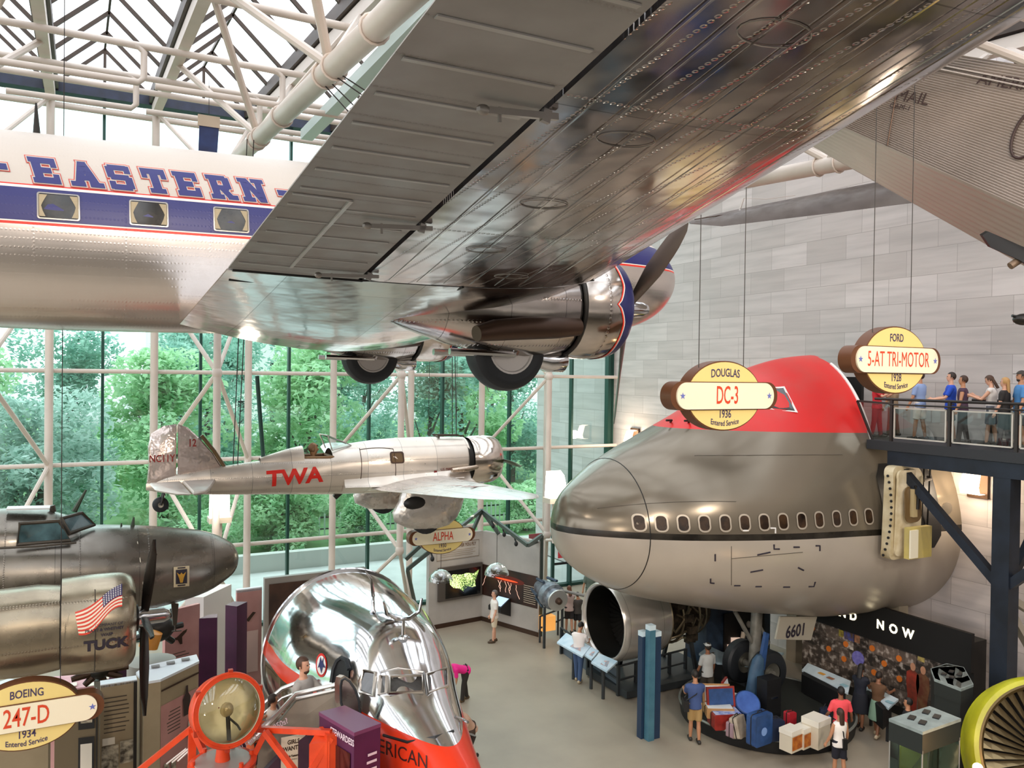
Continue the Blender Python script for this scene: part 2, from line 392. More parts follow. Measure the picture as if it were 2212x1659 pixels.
# the roof's open far end is closed by a dark edge beam
BLUE = M('navy steel', '2B3148', 0, .5, var=(3, '222737')); UMB = M('roof bars', '4A3A30', .2, .5, var=(2, '3C3128')); MULL = M('mullion', '23483F', .3, .4)
struct('trim_1', MB().bx((-24.4, 29.75, 18.0), (XW, 30.25, 18.5)), BLUE)
PANE = glassmat('window pane', 'D6F2EE', .07); ROOFG = glassmat('roof pane', 'F4F6F8', .004)
XB = [-.8 + DX * k for k in range(-7, 8)]          # lines of white tubes
RAILZ = [3.05, 6.1, 9.13, 12.2, 15.2, 17.6]
wn = 0
ends = XB[1:] + [XW]
for i, x0 in enumerate(XB[1:]):                     # one glazed bay at a time, floor to roof
    x1 = ends[i + 1] if i + 1 < len(ends) else XW
    if x1 - x0 < .2: continue
    wn += 1
    g = struct('window_%d' % wn, MB().poly([(x0, YG + .3, 0), (x1, YG + .3, 0), (x1, YG + .3, 18), (x0, YG + .3, 18)]), PANE, smooth=0)
    xm = x0 + DX / 2 if x1 - x0 > 1.6 else x1 - .12
    m = MB().bx((xm - .045, YG + .12, 0), (xm + .045, YG + .34, 18)); m.build('mullion', MULL, g)
    if x1 == XW: MB().bx((XW - .3, YG + .12, 0), (XW, YG + .4, 18)).build('end_mullion', MULL, g)
    r = MB()
    for z in RAILZ: r.tube([(x0, YG - .1, z), (x1, YG - .1, z)], .075 if z < 17 else .1, 10)
    r.build('rail', STEEL, g); MB().bx((x0, YG + .1, 0), (x1, YG + .4, .12)).build('sill', MULL, g)
# steel trusses: two tubes on the glass, one standing 3.6 m inside, zigzag braces, and the roof girder they carry
def truss(xc, label, yf=26.4, roof=True, floor_top=True):
    t = thing('steel_truss', label, 'truss', (xc, yf, 0))
    xs = (xc - DX / 2, xc + DX / 2)
    for x in xs: MB().tube([(x, YG - .25, 0), (x, YG - .25, 17.9)], .125, 12).build('back_column', STEEL, t)
    MB().tube([(xc, yf, 3.05), (xc, yf, 15.1)], .115, 12).build('front_column', STEEL, t)
    for x in xs:
        for zf, zb in ((3.05, 0.1), (3.05, 6.1), (9.13, 6.1), (9.13, 12.2), (15.1, 12.2), (15.1, 17.8)):
            MB().tube([(xc, yf, zf), (x, YG - .25, zb)], .07, 8).build('brace', STEEL, t)
    for z in (3.05, 9.13, 15.1): MB().ell((xc, yf, z), (.16, .16, .2), 10, 6).build('joint', STEEL, t)
    bz = lambda y: 15.15 - .064 * (26.4 - y)
    MB().tube([(xc, yf, bz(yf)), (xc, -9, bz(-9))], .2, 16).build('bottom_chord', STEEL, t)
    for y in (24.3, 20.4, 19.9, 17.6, 14.2, 13.6, 11.5, 8):
        b = MB(); b.tube([(xc + .225 * cos(a), y, bz(y) + .225 * sin(a)) for a in [2 * pi * k / 14 for k in range(14)]], .025, 6, close=True); b.build('clamp', STEEL, t)
    for x in xs: MB().bar((x, YG - .25, 17.85), (x, -9, roofz(-9) - .1), .26, .3).build('top_chord', STEEL, t)
    for yn in (20.25, 13.9, 7.5, 1.1):
        for x in xs:
            for dy in (-3.1, 3.1):
                MB().tube([(xc, yn, bz(yn) + .1), (x, yn + dy, roofz(yn + dy) - .15)], .085, 8).build('web', STEEL, t)
    return t
truss(-8.43, 'white tubular steel truss at the left end of the glass wall')
truss(-2.33, 'white tubular steel truss whose braces meet on the leftmost column seen below the red-striped airliner')
truss(3.78, 'white tubular steel truss rising behind the tail of the small silver monoplane')
truss(9.88, 'white tubular steel truss behind the nose of the small silver monoplane', 26.7)
truss(15.98, 'white tubular steel truss standing beside the jumbo nose tip', 27.0)
# skylights: gabled glass over every bay
for k in range(1, len(XB) - 1):
    x0, x1 = XB[k], XB[k + 1]; xm = (x0 + x1) / 2; wn += 1
    zg = lambda y: roofz(y) + .28; zr = lambda y: roofz(y) + 1.7
    g = MB()
    for xa in (x0, x1): g.add([(xa, 30, zg(30)), (xm, 30, zr(30)), (xm, -9, zr(-9)), (xa, -9, zg(-9))], [(0, 1, 2, 3)])
    g.poly([(x0, 30, zg(30)), (xm, 30, zr(30)), (x1, 30, zg(30))])
    g = struct('window_%d' % wn, g, ROOFG, smooth=0)
    r = MB()
    for j in range(20):
        y = 30 - j * 2.0
        for xa in (x0, x1): r.bar((xa, y, zg(y) - .05), (xm, y, zr(y) - .05), .075, .1)
    r.bar((xm, 30, zr(30)), (xm, -9, zr(-9)), .06, .1); r.bar((xm, 30, 18.2), (xm, 30, zr(30)), .09, .09, (1, 0, 0))
    r.build('rafter', UMB, g)
    MB().bar((x0, 30, zg(30) - .02), (x0, -9, zg(-9) - .02), .42, .34).build('gutter', UMB, g)
# pipes that run across under the roof
PIPES = []
for i, (y, dz, loop) in enumerate(((25.9, -.45, 0), (24.4, -.42, 1), (21.4, -.42, 1), (17.2, -.4, 0), (13.0, -.4, 0), (9, -.4, 0), (4.5, -.4, 0))):
    m = MB(); z = roofz(y) + dz
    m.tube([(-18, y, z), (20.9, y, z)], .085, 10)
    if loop:
        for x in (1.35, 4.6, 7.6): m.tube([(x - .5, y, z), (x - .12, y, z - .02), (x, y, z - .14), (x, y, z - .75), (x - .12, y, z - .87), (x - 3, y, z - .9)], .08, 10)
    tag(m.build('roof_pipe', STEEL), 'white pipe running across under the skylights, number %d from the glass wall' % (i + 1), 'pipe', 'roof pipes')
# the rest of the hall's shell outside the picture: gallery slab the photographer stands on
struct('trim_2', MB().bx((-25, -14, 7.2), (XW, -1.2, 7.55)), M('gallery slab', '9A948C', 0, .6))
# ---------------------------------------------------------------- outside
GRASS = M('lawn', '7FA06A', 0, .9, var=(.6, '5F8A55')); PAVE = M('paving', 'D8D6D2', 0, .8, var=(.8, 'C8C6C2'))
struct('ground', MB().bx((-80, 41, -.5), (110, 150, -.05)), GRASS)
struct('pavement', MB().bx((-80, 30.4, -.5), (110, 41, -.06)), PAVE)
struct('planter_wall', MB().bx((-40, 38.4, -.1), (17.2, 38.9, .75)), M('planter', 'CBC8C2', 0, .7))
LEAFM = {}
def leafmat(n, c, c2):
    m, t, b, o = newmat(n); t.n.remove(b); d = t.node('ShaderNodeBsdfDiffuse'); tr = t.node('ShaderNodeBsdfTranslucent'); mx = t.node('ShaderNodeMixShader'); mx.inputs[0].default_value = .55
    c_ = t.ramp(t.noise(.9, 3), [(.35, lin(c)), (.65, lin(c2))]); t.l.new(c_, d.inputs[0]); t.l.new(c_, tr.inputs[0]); t.l.new(d.outputs[0], mx.inputs[1]); t.l.new(tr.outputs[0], mx.inputs[2]); t.l.new(mx.outputs[0], o.inputs[0]); return m
LM = [leafmat('leaf deep', '93BEB0', 'C0DED0'), leafmat('leaf bright', 'AED6AC', 'D6EECA'), leafmat('leaf grey', 'AFC8BC', 'DCEAE2')]
BARK = M('bark', '5B5048', 0, .9)
def tree_mesh(seed, h, w, n=5200, leaf=.3, low=.18):
    R = random.Random(seed); m = MB(); blobs = []
    for i in range(26):
        a = R.random() * 2 * pi; q = R.random() ** .5; zz = low + (1 - low) * R.random(); rr = w * (1 - .75 * abs(zz - .5) ** 1.4)
        blobs.append((V((cos(a) * q * rr * .75, sin(a) * q * rr * .75, zz * h * .93)), w * (.22 + .2 * R.random())))
    for i in range(n):
        c, r = R.choice(blobs); d = V((R.gauss(0, 1), R.gauss(0, 1), R.gauss(0, 1))).normalized(); p = c + d * r * (.75 + .3 * R.random())
        a = V((R.gauss(0, 1), R.gauss(0, 1), R.gauss(0, .6))).normalized(); b = a.cross(V((R.gauss(0, .5), R.gauss(0, .5), 1))).normalized(); s = leaf * (.6 + .7 * R.random())
        m.poly([p - a * s, p - b * s * .5, p + a * s, p + b * s * .5])
    return m
def trunk_mesh(seed, h, w):
    R = random.Random(seed); m = MB(); m.tube([(0, 0, -.2), (.1, 0, h * .3), (0, .1, h * .6)], [.05 * w + .12, .04 * w + .08, .05], 8)
    for k in range(5):
        a = R.random() * 6.28; m.tube([(.05, 0, h * (.2 + .07 * k)), (cos(a) * w * .35, sin(a) * w * .35, h * (.45 + .07 * k))], [.1, .03], 6)
    return m
PROT = []
for i, (h, w, lm, low, leaf) in enumerate(((12.5, 4.6, 0, .12, .30), (10, 4.0, 1, .1, .32), (8, 4.2, 2, .08, .28), (4.5, 3.0, 1, .05, .26))):
    t = thing('tree', 'x', 'tree'); tree_mesh(20 + i, h, w, 10500, leaf * .72, low).build('crown', LM[lm], t, True, smooth=0, weld=False); trunk_mesh(i, h, w).build('trunk', BARK, t, True); PROT.append(t)
TR = [  # x, y, kind, scale, label
    (-10, 47, 2, 1.0, 'grey-green spreading tree outside the glass at the left edge of the view'),
    (-1.5, 45, 2, .95, 'grey-green spreading tree outside, left of the small monoplane tail'),
    (4.5, 52, 1, 1.0, 'bright green tree outside, just left of the small monoplane tail'),
    (-6.5, 55, 1, 1.05, 'bright green tree outside beyond the leftmost white column'),
    (-1, 64, 0, .98, 'tall teal-green tree on the skyline, left of the truss'),
    (8, 60, 0, 1.0, 'tall teal-green tree outside behind the monoplane tail fin'),
    (-9, 66, 0, .98, 'tall teal-green tree on the skyline at the far left'),
    (13, 52, 1, 1.1, 'bright green tree outside behind the monoplane cockpit'),
    (17, 62, 0, 1.08, 'tall teal-green tree outside behind the airliner far wheel'),
    (20.5, 50, 0, .95, 'deep green tree outside above the middle of the silver monoplane'),
    (26, 57, 1, 1.2, 'bright green tree outside between the two airliner wheels'),
    (33, 62, 0, 1.1, 'tall deep green tree outside above the monoplane engine'),
    (31, 48.5, 1, .8, 'bright green tree outside above the monoplane propeller'),
    (41, 55, 1, 1.0, 'bright green tree outside near the marble wall'),
    (36, 72, 0, 1.2, 'dark tree far behind the bright one near the marble wall'),
    (46, 66, 0, 1.15, 'dark tree last along the glass before the marble wall'),
    (10, 72, 0, 1.05, 'far teal tree outside behind the middle of the glass wall'),
    (24, 75, 0, 1.1, 'far teal tree outside right of the middle of the glass wall'),
    (-16, 58, 1, 1., 'bright green tree beyond the left edge of the view'),
    (9.5, 43, 3, .9, 'low rounded shrub outside under the monoplane tail wheel'),
    (13.8, 42.2, 3, .55, 'low dark shrub outside behind the planter wall below the monoplane'),
    (18.2, 42.6, 3, .8, 'low rounded shrub outside behind the monoplane belly'),
    (23.5, 42.2, 3, .6, 'low shrub outside left of the safety display'),
    (28, 43, 3, .8, 'low bright shrub outside above the lightning panel'),
    (5.5, 41.6, 3, .5, 'small shrub outside behind the planter, left of the polished nose section'),
]
seen = set()
for x, y, k, s, lb in TR:
    o = PROT[k] if k not in seen else copy_tree(PROT[k]); seen.add(k)
    o['label'] = lb; o['group'] = 'trees and shrubs outside the glass'; o.location = (x, y, -.06); o.scale = (s, s, s); o.rotation_euler = (0, 0, x * 1.7)
    if k == 3: o['category'] = 'shrub'
# picket fence, red banner and a pale building beyond the trees
f = thing('picket_fence', 'dark picket fence outside between shrubs and trees', 'fence', (14, 45.5, 0))
MB().bx((6, 45.5, .3), (34, 45.56, .38)).bx((6, 45.5, .95), (34, 45.56, 1.03)).build('rail', DARKM, f)
m = MB()
for k in range(94): m.bx((6 + .3 * k, 45.44, 0), (6.08 + .3 * k, 45.5, 1.2))
m.build('pickets', M('pale pickets', 'C9CEC9'), f)
b = thing('red_banner', 'red banner hanging on a pole outside beside the jumbo nose tip', 'banner', Zp(1160, 1215, 0).xy.to_3d())
p = Yp(1158, 1180, 33.5); b.location = (p.x, p.y, 0); WM[b.name] = MX.Translation(b.location)
MB().tube([(p.x + .42, p.y, 0), (p.x + .42, p.y, p.z + .8)], .04, 8).build('pole', DARKM, b); MB().bx((p.x - .4, p.y - .01, p.z - .75), (p.x + .38, p.y + .01, p.z + .6)).build('cloth', M('banner red', 'D9384A'), b)
b = thing('pale_building', 'pale stone building seen through the trees above the monoplane', 'building', (24, 110, 0))
MB().bx((8, 108, 0), (34, 120, 17)).build('wall', M('pale stone', 'DCDAD6'), b)
m = MB()
for i in range(6):
    for j in range(3): m.bx((10 + 4 * i, 107.9, 2.5 + 5 * j), (11.6 + 4 * i, 108.02, 5.4 + 5 * j))
m.build('window', DKGLASS, b)

p = Yp(662, 291, 24); tag(MB().bx((p.x - .17, 8, p.z - .16), (p.x + .17, 24, p.z + .12)).build('cable_tray', M('tray pale', 'C9D8D4', 0, .4)), 'long pale box-like cable tray under the roof beside the hanging cables', 'tray')
p = Dp(451, 283, 22); t = thing('hanging_banner', 'dark blue banner with beige top hanging behind the airliner roof', 'banner', p - V((0, 0, .42))); MB().box(p + V((0, 0, .26)), (.56, .05, .3)).build('header', M('banner beige', 'B9A58E', 0, .6), t, smooth=0); MB().prism([p + V(k) for k in ((-.24, 0, .12), (.26, 0, .12), (.22, 0, -.6), (-.26, 0, -.6))], (0, .03, 0)).build('cloth', M('banner blue', '26386A', 0, .6, var=(2, '17224A')), t, smooth=0); MB().tube([p + V((0, 0, .4)), p + V((0, 0, 1.4))], .008, 5).build('wire', CABLE, t)
# ================================================================ THE BIG RED-STRIPED AIRLINER (low wing, two engines) OVERHEAD
# own axes: x forward, y to its left, z up; origin midway between its two wheels
def hull(mb, F, xs=None, n=40, **k): return F.mesh(mb, n, xs, **k)
ALU = skin('airliner skin', 'CDC7C8', .14, 'B8B0B0', rows=[(1, 0, .045, .27), (0, 1, .045, 2.6)], wav=(1.3, .35), seams=[(1, 1.45, .2)], dirt=.25)
ALU2 = skin('polished sheet', 'DAD6D2', .13, 'C4BDB8', wav=(1.6, .35), seams=[(0, .62, .1)])
ALU3 = skin('mirror sheet', 'E6E4E4', .13, 'D6D2D2', wav=(2.2, .16), seams=[(1, .75, .1), (0, 1.5, .2)])
FABRIC = skin('aileron fabric', 'A4A2A0', .5, '94928F', rows=[(0, 1, .035, .36)], metal=.35, wav=(.8, .1), dirt=.15)
a_rot = MX.Rotation(RAD(.76), 4, 'Z') @ MX.Rotation(RAD(-1.23), 4, 'Y')
AIR = thing('airliner', 'silver twin-engined airliner with red-lined navy stripe hanging overhead, one wing across the view', 'airliner', (5.12, 12.72, 9.436), a_rot)
FA = Fus([(5.18, 0, 1.52, .05, .05, .05, 2, 2), (5.05, 0, 1.5, .36, .36, .36, 2, 2), (4.7, 0, 1.47, .66, .64, .66, 2, 2), (4.2, 0, 1.48, .86, .84, .88, 2, 2), (3.6, 0, 1.55, 1.0, .95, 1.03, 2, 2),
          (3.05, 0, 1.62, 1.09, 1.2, 1.14, 2.1, 2.1), (2.4, 0, 1.68, 1.15, 1.32, 1.22, 2.1, 2.1), (0, 0, 1.7, 1.18, 1.32, 1.3, 2.1, 2.1), (-3, 0, 1.7, 1.18, 1.3, 1.32, 2.1, 2.1),
          (-6, 0, 1.7, 1.18, 1.28, 1.28, 2.1, 2.1), (-8.5, 0, 1.76, 1.08, 1.18, 1.14, 2.1, 2), (-11.5, 0, 1.95, .74, .92, .8, 2, 2), (-14.2, 0, 2.25, .12, .5, .35, 2, 2)], 5)
zb0, zb1 = 1.655, 2.075
SCHEME = banded('airliner paint', (0, 0, 1), [(0, 'DCD4CE', .9, .27), (zb0 - .04, 'E03A2C', 0, .35), (zb0 - .012, 'F0E8DE', 0, .4), (zb0 + .012, '25276A', 0, .38), (zb1 - .012, 'F0E8DE', 0, .4),
                (zb1 + .012, 'D8322A', 0, .35), (zb1 + .04, 'C6BCB2', 0.1, .42)], (.9, .3), rows=[(0, 2, .045, .1), (2, 0, .045, 1.016)])
m = MB(); hull(m, FA, n=72); m.build('fuselage', SCHEME, AIR, True, 50)
# cockpit glazing and cabin windows
m = MB()
for s in (-1, 1):
    for x0, x1 in ((3.62, 3.25), (3.2, 2.75)): FA.patch(m, [(x0, 2.12), (x1, 2.12), (x1 - .05, 2.42), (x0 - .28, 2.42)], .012, s)
for s in (-1, 1): m.poly([FA.side(4.0, 2.06, s, .01), FA.side(3.66, 2.1, s, .01), V((3.38, s * .42, 2.52)), V((3.5, s * .06, 2.55)), V((4.12, s * .06, 2.24))])
m.build('cockpit_window', DKGLASS, AIR, True, 0)
CURT = M('curtain', 'AFA084', 0, .8, bump=(14, .4)); PANEW = M('cabin pane', '1F1C18', 0, .1, var=(4, '3E3930'), coat=.5); WFR = M('window frame', '9A958E', .9, .3)
for s in (-1, 1):
    for i in range(-2, 6):
        x = -3.285 - 1.016 * i
        if s > 0 and i % 2: continue
        m = MB(); FA.ringpatch(m, rrect(x, 1.862, .46, .33, .03), rrect(x, 1.862, .43, .30, .025), .018, s); w = m.build('cabin_window', WFR, AIR, True)
        m = MB(); FA.patch(m, rrect(x, 1.862, .44, .30, .03), .006, s); m.build('pane', PANEW, w, True)
        for q in (-1, 1):
            m = MB(); FA.patch(m, [(x + q * .212, 1.73), (x + q * .212, 2.0), (x + q * .12, 2.0), (x + q * .17, 1.9), (x + q * .185, 1.86), (x + q * .17, 1.80), (x + q * .14, 1.73)], .010, s); m.build('curtain', CURT, w, True)
# slab-serif name along the cabin roof
ST = {'E': [(0, 0, .26, 1), (0, 0, .8, .2), (0, .8, .8, 1), (0, .41, .58, .59), (-.08, 0, .3, .16), (-.08, .84, .3, 1), (.64, .1, .8, .34), (.64, .66, .8, .9)],
      'A': [((.02, 0), (.28, 0), (.58, 1), (.34, 1)), ((.62, 0), (.92, 0), (.58, 1), (.34, 1)), (.25, .26, .68, .42), (-.1, 0, .36, .15), (.56, 0, 1.02, .15)],
      'S': [(.1, .82, .74, 1), (.1, 0, .74, .18), (.1, .41, .74, .59), (0, .5, .24, .92), (.6, .08, .84, .5), (0, .02, .18, .3), (.66, .7, .84, .98)],
      'T': [(.3, 0, .58, 1), (0, .8, .88, 1), (.16, 0, .72, .15), (0, .62, .16, .9), (.72, .62, .88, .9)],
      'R': [(.04, 0, .3, 1), (.04, .82, .7, 1), (.04, .4, .7, .56), (.56, .46, .82, .92), ((.34, .44), (.6, .44), (.9, 0), (.62, 0)), (-.06, 0, .42, .15), (-.06, .85, .2, 1), (.6, 0, .98, .15)],
      'N': [(.04, 0, .28, 1), (.64, 0, .88, 1), ((.06, 1), (.32, 1), (.88, 0), (.62, 0)), (-.06, 0, .4, .14), (.5, .86, 1.0, 1), (-.06, .86, .2, 1)], '-': [(.2, .4, .75, .6)]}
def grow(q, d):
    q = [(q[0], q[1]), (q[2], q[1]), (q[2], q[3]), (q[0], q[3])] if not isinstance(q[0], tuple) else list(q)
    n = len(q); A = sum(q[i][0] * q[(i + 1) % n][1] - q[(i + 1) % n][0] * q[i][1] for i in range(n)); sg = 1 if A > 0 else -1; out = []
    for i in range(n):
        p, a, b = V((*q[i], 0)), V((*q[i - 1], 0)), V((*q[(i + 1) % n], 0)); e, f = (p - a).normalized(), (b - p).normalized()
        n1, n2 = V((e.y, -e.x, 0)) * sg, V((f.y, -f.x, 0)) * sg; k = (n1 + n2); k = k / max(.35, 1 + n1.dot(n2)); out.append((p.x + k.x * d, p.y + k.y * d))
    return out
LH, LZ = .325, 2.15
def letters(s, x0, d, off, w=.33):
    m = MB()
    for i, ch in enumerate(s):
        for q in ST[ch]:
            a, b, c, e = grow(q, d / LH); N = 5
            g = [[FA.side(x0 + i * w + (u - .26 * v + .2) * .315, LZ + v * LH, -1, off) for u, v in [tuple((a[t] * (1 - j / N) + b[t] * j / N) * (1 - k / N) + (e[t] * (1 - j / N) + c[t] * j / N) * k / N for t in (0, 1)) for j in range(N + 1)]] for k in range(N + 1)]
            m.rings(g, closed=False, caps=False)
    return m
for s, x0 in (('EASTERN', -5.60), ('-', -6.12), ('-', -2.72)):
    letters(s, x0,   .03, .008, .41).build('lettering_outline', M('outline red', 'C8453C', 0, .5), AIR, True, 0); letters(s, x0,   .02, .013, .41).build('lettering_gap', M('roof cream', 'C6BCB2', 0, .5), AIR, True, 0)
    letters(s, x0,   .008, .018, .41).build('lettering', M('letter navy', '2B2C6E', 0, .45), AIR, True, 0)
m = MB(); m.tube([(-5.56, 0, 2.9), (-5.56, 0, 3.42)], [.055, .012], 8); m.build('mast', DARKM, AIR, True)
# wings
def airfoil(c, t, n=12, u0=0., u1=1.):
    """upper then lower outline between two chord fractions, as (fraction, height)"""
    def y(u): return 5 * t * (.2969 * sqrt(max(u, 0)) - .126 * u - .3516 * u * u + .2843 * u ** 3 - .1015 * u ** 4)
    cam = lambda u: .02 * (1 - (2 * u - .8) ** 2 / (1.44 if u > .4 else .64))
    us = [u0 + (u1 - u0) * (.5 - .5 * cos(pi * k / n)) if u0 == 0 else u0 + (u1 - u0) * k / n for k in range(n + 1)]
    return [(u, (cam(u) + y(u)) * c) for u in reversed(us)] + [(u, (cam(u) - y(u)) * c) for u in us[1 if u0 == 0 else 0:]]
def wing(side):
    k = .0929 if side < 0 else .063
    def st(d): # plan form at a distance from the centre line
        q = d - 4.3; le = .637 - (.306 * q if q > 0 else 0); te = -3.885 - (.018 * q if q > 0 else 0); z = .83 + k * q
        t = .15 - .006 * max(q, 0)
        if d > 13.3: e = sqrt(max(0, 1 - ((d - 13.3) / 1.18) ** 2)); mid = (le + te) / 2 - .1; le, te = mid + (le - mid) * e, mid + (te - mid) * e; t *= .5 + .5 * e
        return le, te, z, max(t, .03)
    def sect(d, u0=0., u1=1., dz=0.):
        le, te, z, t = st(d); c = max(le - te, .02); zc = z + .27 * c / 4.5
        dr = .3 * min(1, max(0, (4.35 - d) / 2.6)); pts = airfoil(c, t, 12, u0, u1); nu = 13
        return [V((le - u * c, side * d, zc + h - (zc - z) * u + dz - (dr * sin(pi * u) if i >= nu else 0))) for i, (u, h) in enumerate(pts)]
    DS = [.6, 1.2, 1.75, 2.6, 3.4, 4.0, 4.35]; DO = [4.4, 6, 8, 10, 12, 13.3]; DT = [13.35, 13.7, 14.0, 14.25, 14.4, 14.47]
    m = MB(); m.cur = 1; m.rings([sect(d) for d in DS]); m.cur = 0; m.rings([sect(d, 0, .70) for d in DO]); m.rings([sect(d) for d in DT])
    w = m.build('wing', [ALU, ALU3], AIR, True, 30)
    m = MB(); m.rings([sect(d, .712, 1) for d in [4.42, 6, 8, 10, 12, 13.28]]); a = m.build('aileron', FABRIC, AIR, True, 30)
    # tab, rib tapes and hinge arms
    le, te, z, t = st(5.5)
    def low(d, u, off=0): le, te, z, t = st(d); c = le - te; f = airfoil(c, t, 2, u, min(1, u + .01))[3][1]; zc = z + .27 * c / 4.5; return V((le - u * c, side * d, zc + f - (zc - z) * u - off))
    m = MB()
    for i in range(22): d = 4.75 + .4 * i; m.bar(low(d, .73, .004), low(d, .985, .004), .035, .008)
    m.build('rib_tape', skin('rib tape', 'B0AEAB', .5, metal=.3), a, True)
    m = MB()
    for q in ((4.75, 7.0),): m.bar(low(q[0], .88, .008), low(q[1], .88, .008), .03, .015); m.bar(low(q[0], .88, .008), low(q[0], .99, .006), .02, .01); m.bar(low(q[1], .88, .008), low(q[1], .99, .006), .02, .01)
    m.build('trim_tab', skin('tab', 'C0BEBB', .4, metal=.5), a, True)
    for d in (4.75, 6.6, 8.9, 11.4):
        m = MB(); m.bar(low(d, .68, .03), low(d, .82, .06), .03, .035); m.bar(low(d, .70, .0), low(d, .705, .07), .03, .05); m.ell(low(d, .82, .06), (.04, .03, .03), 8, 5); m.bar(low(d, .79, .03), low(d, .79, .11), .015, .015); m.build('hinge', skin('hinge', 'A09B96', .4, metal=.8), a, True)
    # oval access plates along the lower skin
    for d, u in ((6.0, .5), (7.4, .5), (8.7, .5), (5.0, .35), (10, .48)):
        c = low(d, u, .006); m = MB(); m.tube([c + V((.2 * cos(2 * pi * j / 18), .11 * sin(2 * pi * j / 18), -.0 - side * 0 + (k * side * .11 * sin(2 * pi * j / 18)))) for j in range(18)], .0035, 5, close=True); m.build('access_plate', WFR, w, True)
    # flap edge strip and leading edge boot
    m = MB(); m.bar(low(4.38, .44, .006), low(1.3, .44, .006), .025, .012); m.bar(low(4.38, .70, .006), low(4.38, .99, .006), .04, .02); m.bar(low(4.38, .05, .004), low(4.38, .7, .004), .05, .012); m.build('flap_gap', DARKM, w, True)
    m = MB(); m.bar(low(3.9, .71, .01), low(3.9, .98, .008), .02, .012); m.bar(low(2.0, .71, .01), low(2.0, .98, .008), .02, .012); m.build('panel_seam', DARKM, w, True)
    for u in (.1, .16, .22, .29, .36, .43, .5, .57, .64):  # spanwise stiffener laps
        m = MB(); m.bar(low(4.5, u, .003), low(13.2, u, .001), .012, .003); m.build('lap_seam', ALU2, w, True)
    return low
wing(-1); wing(1)
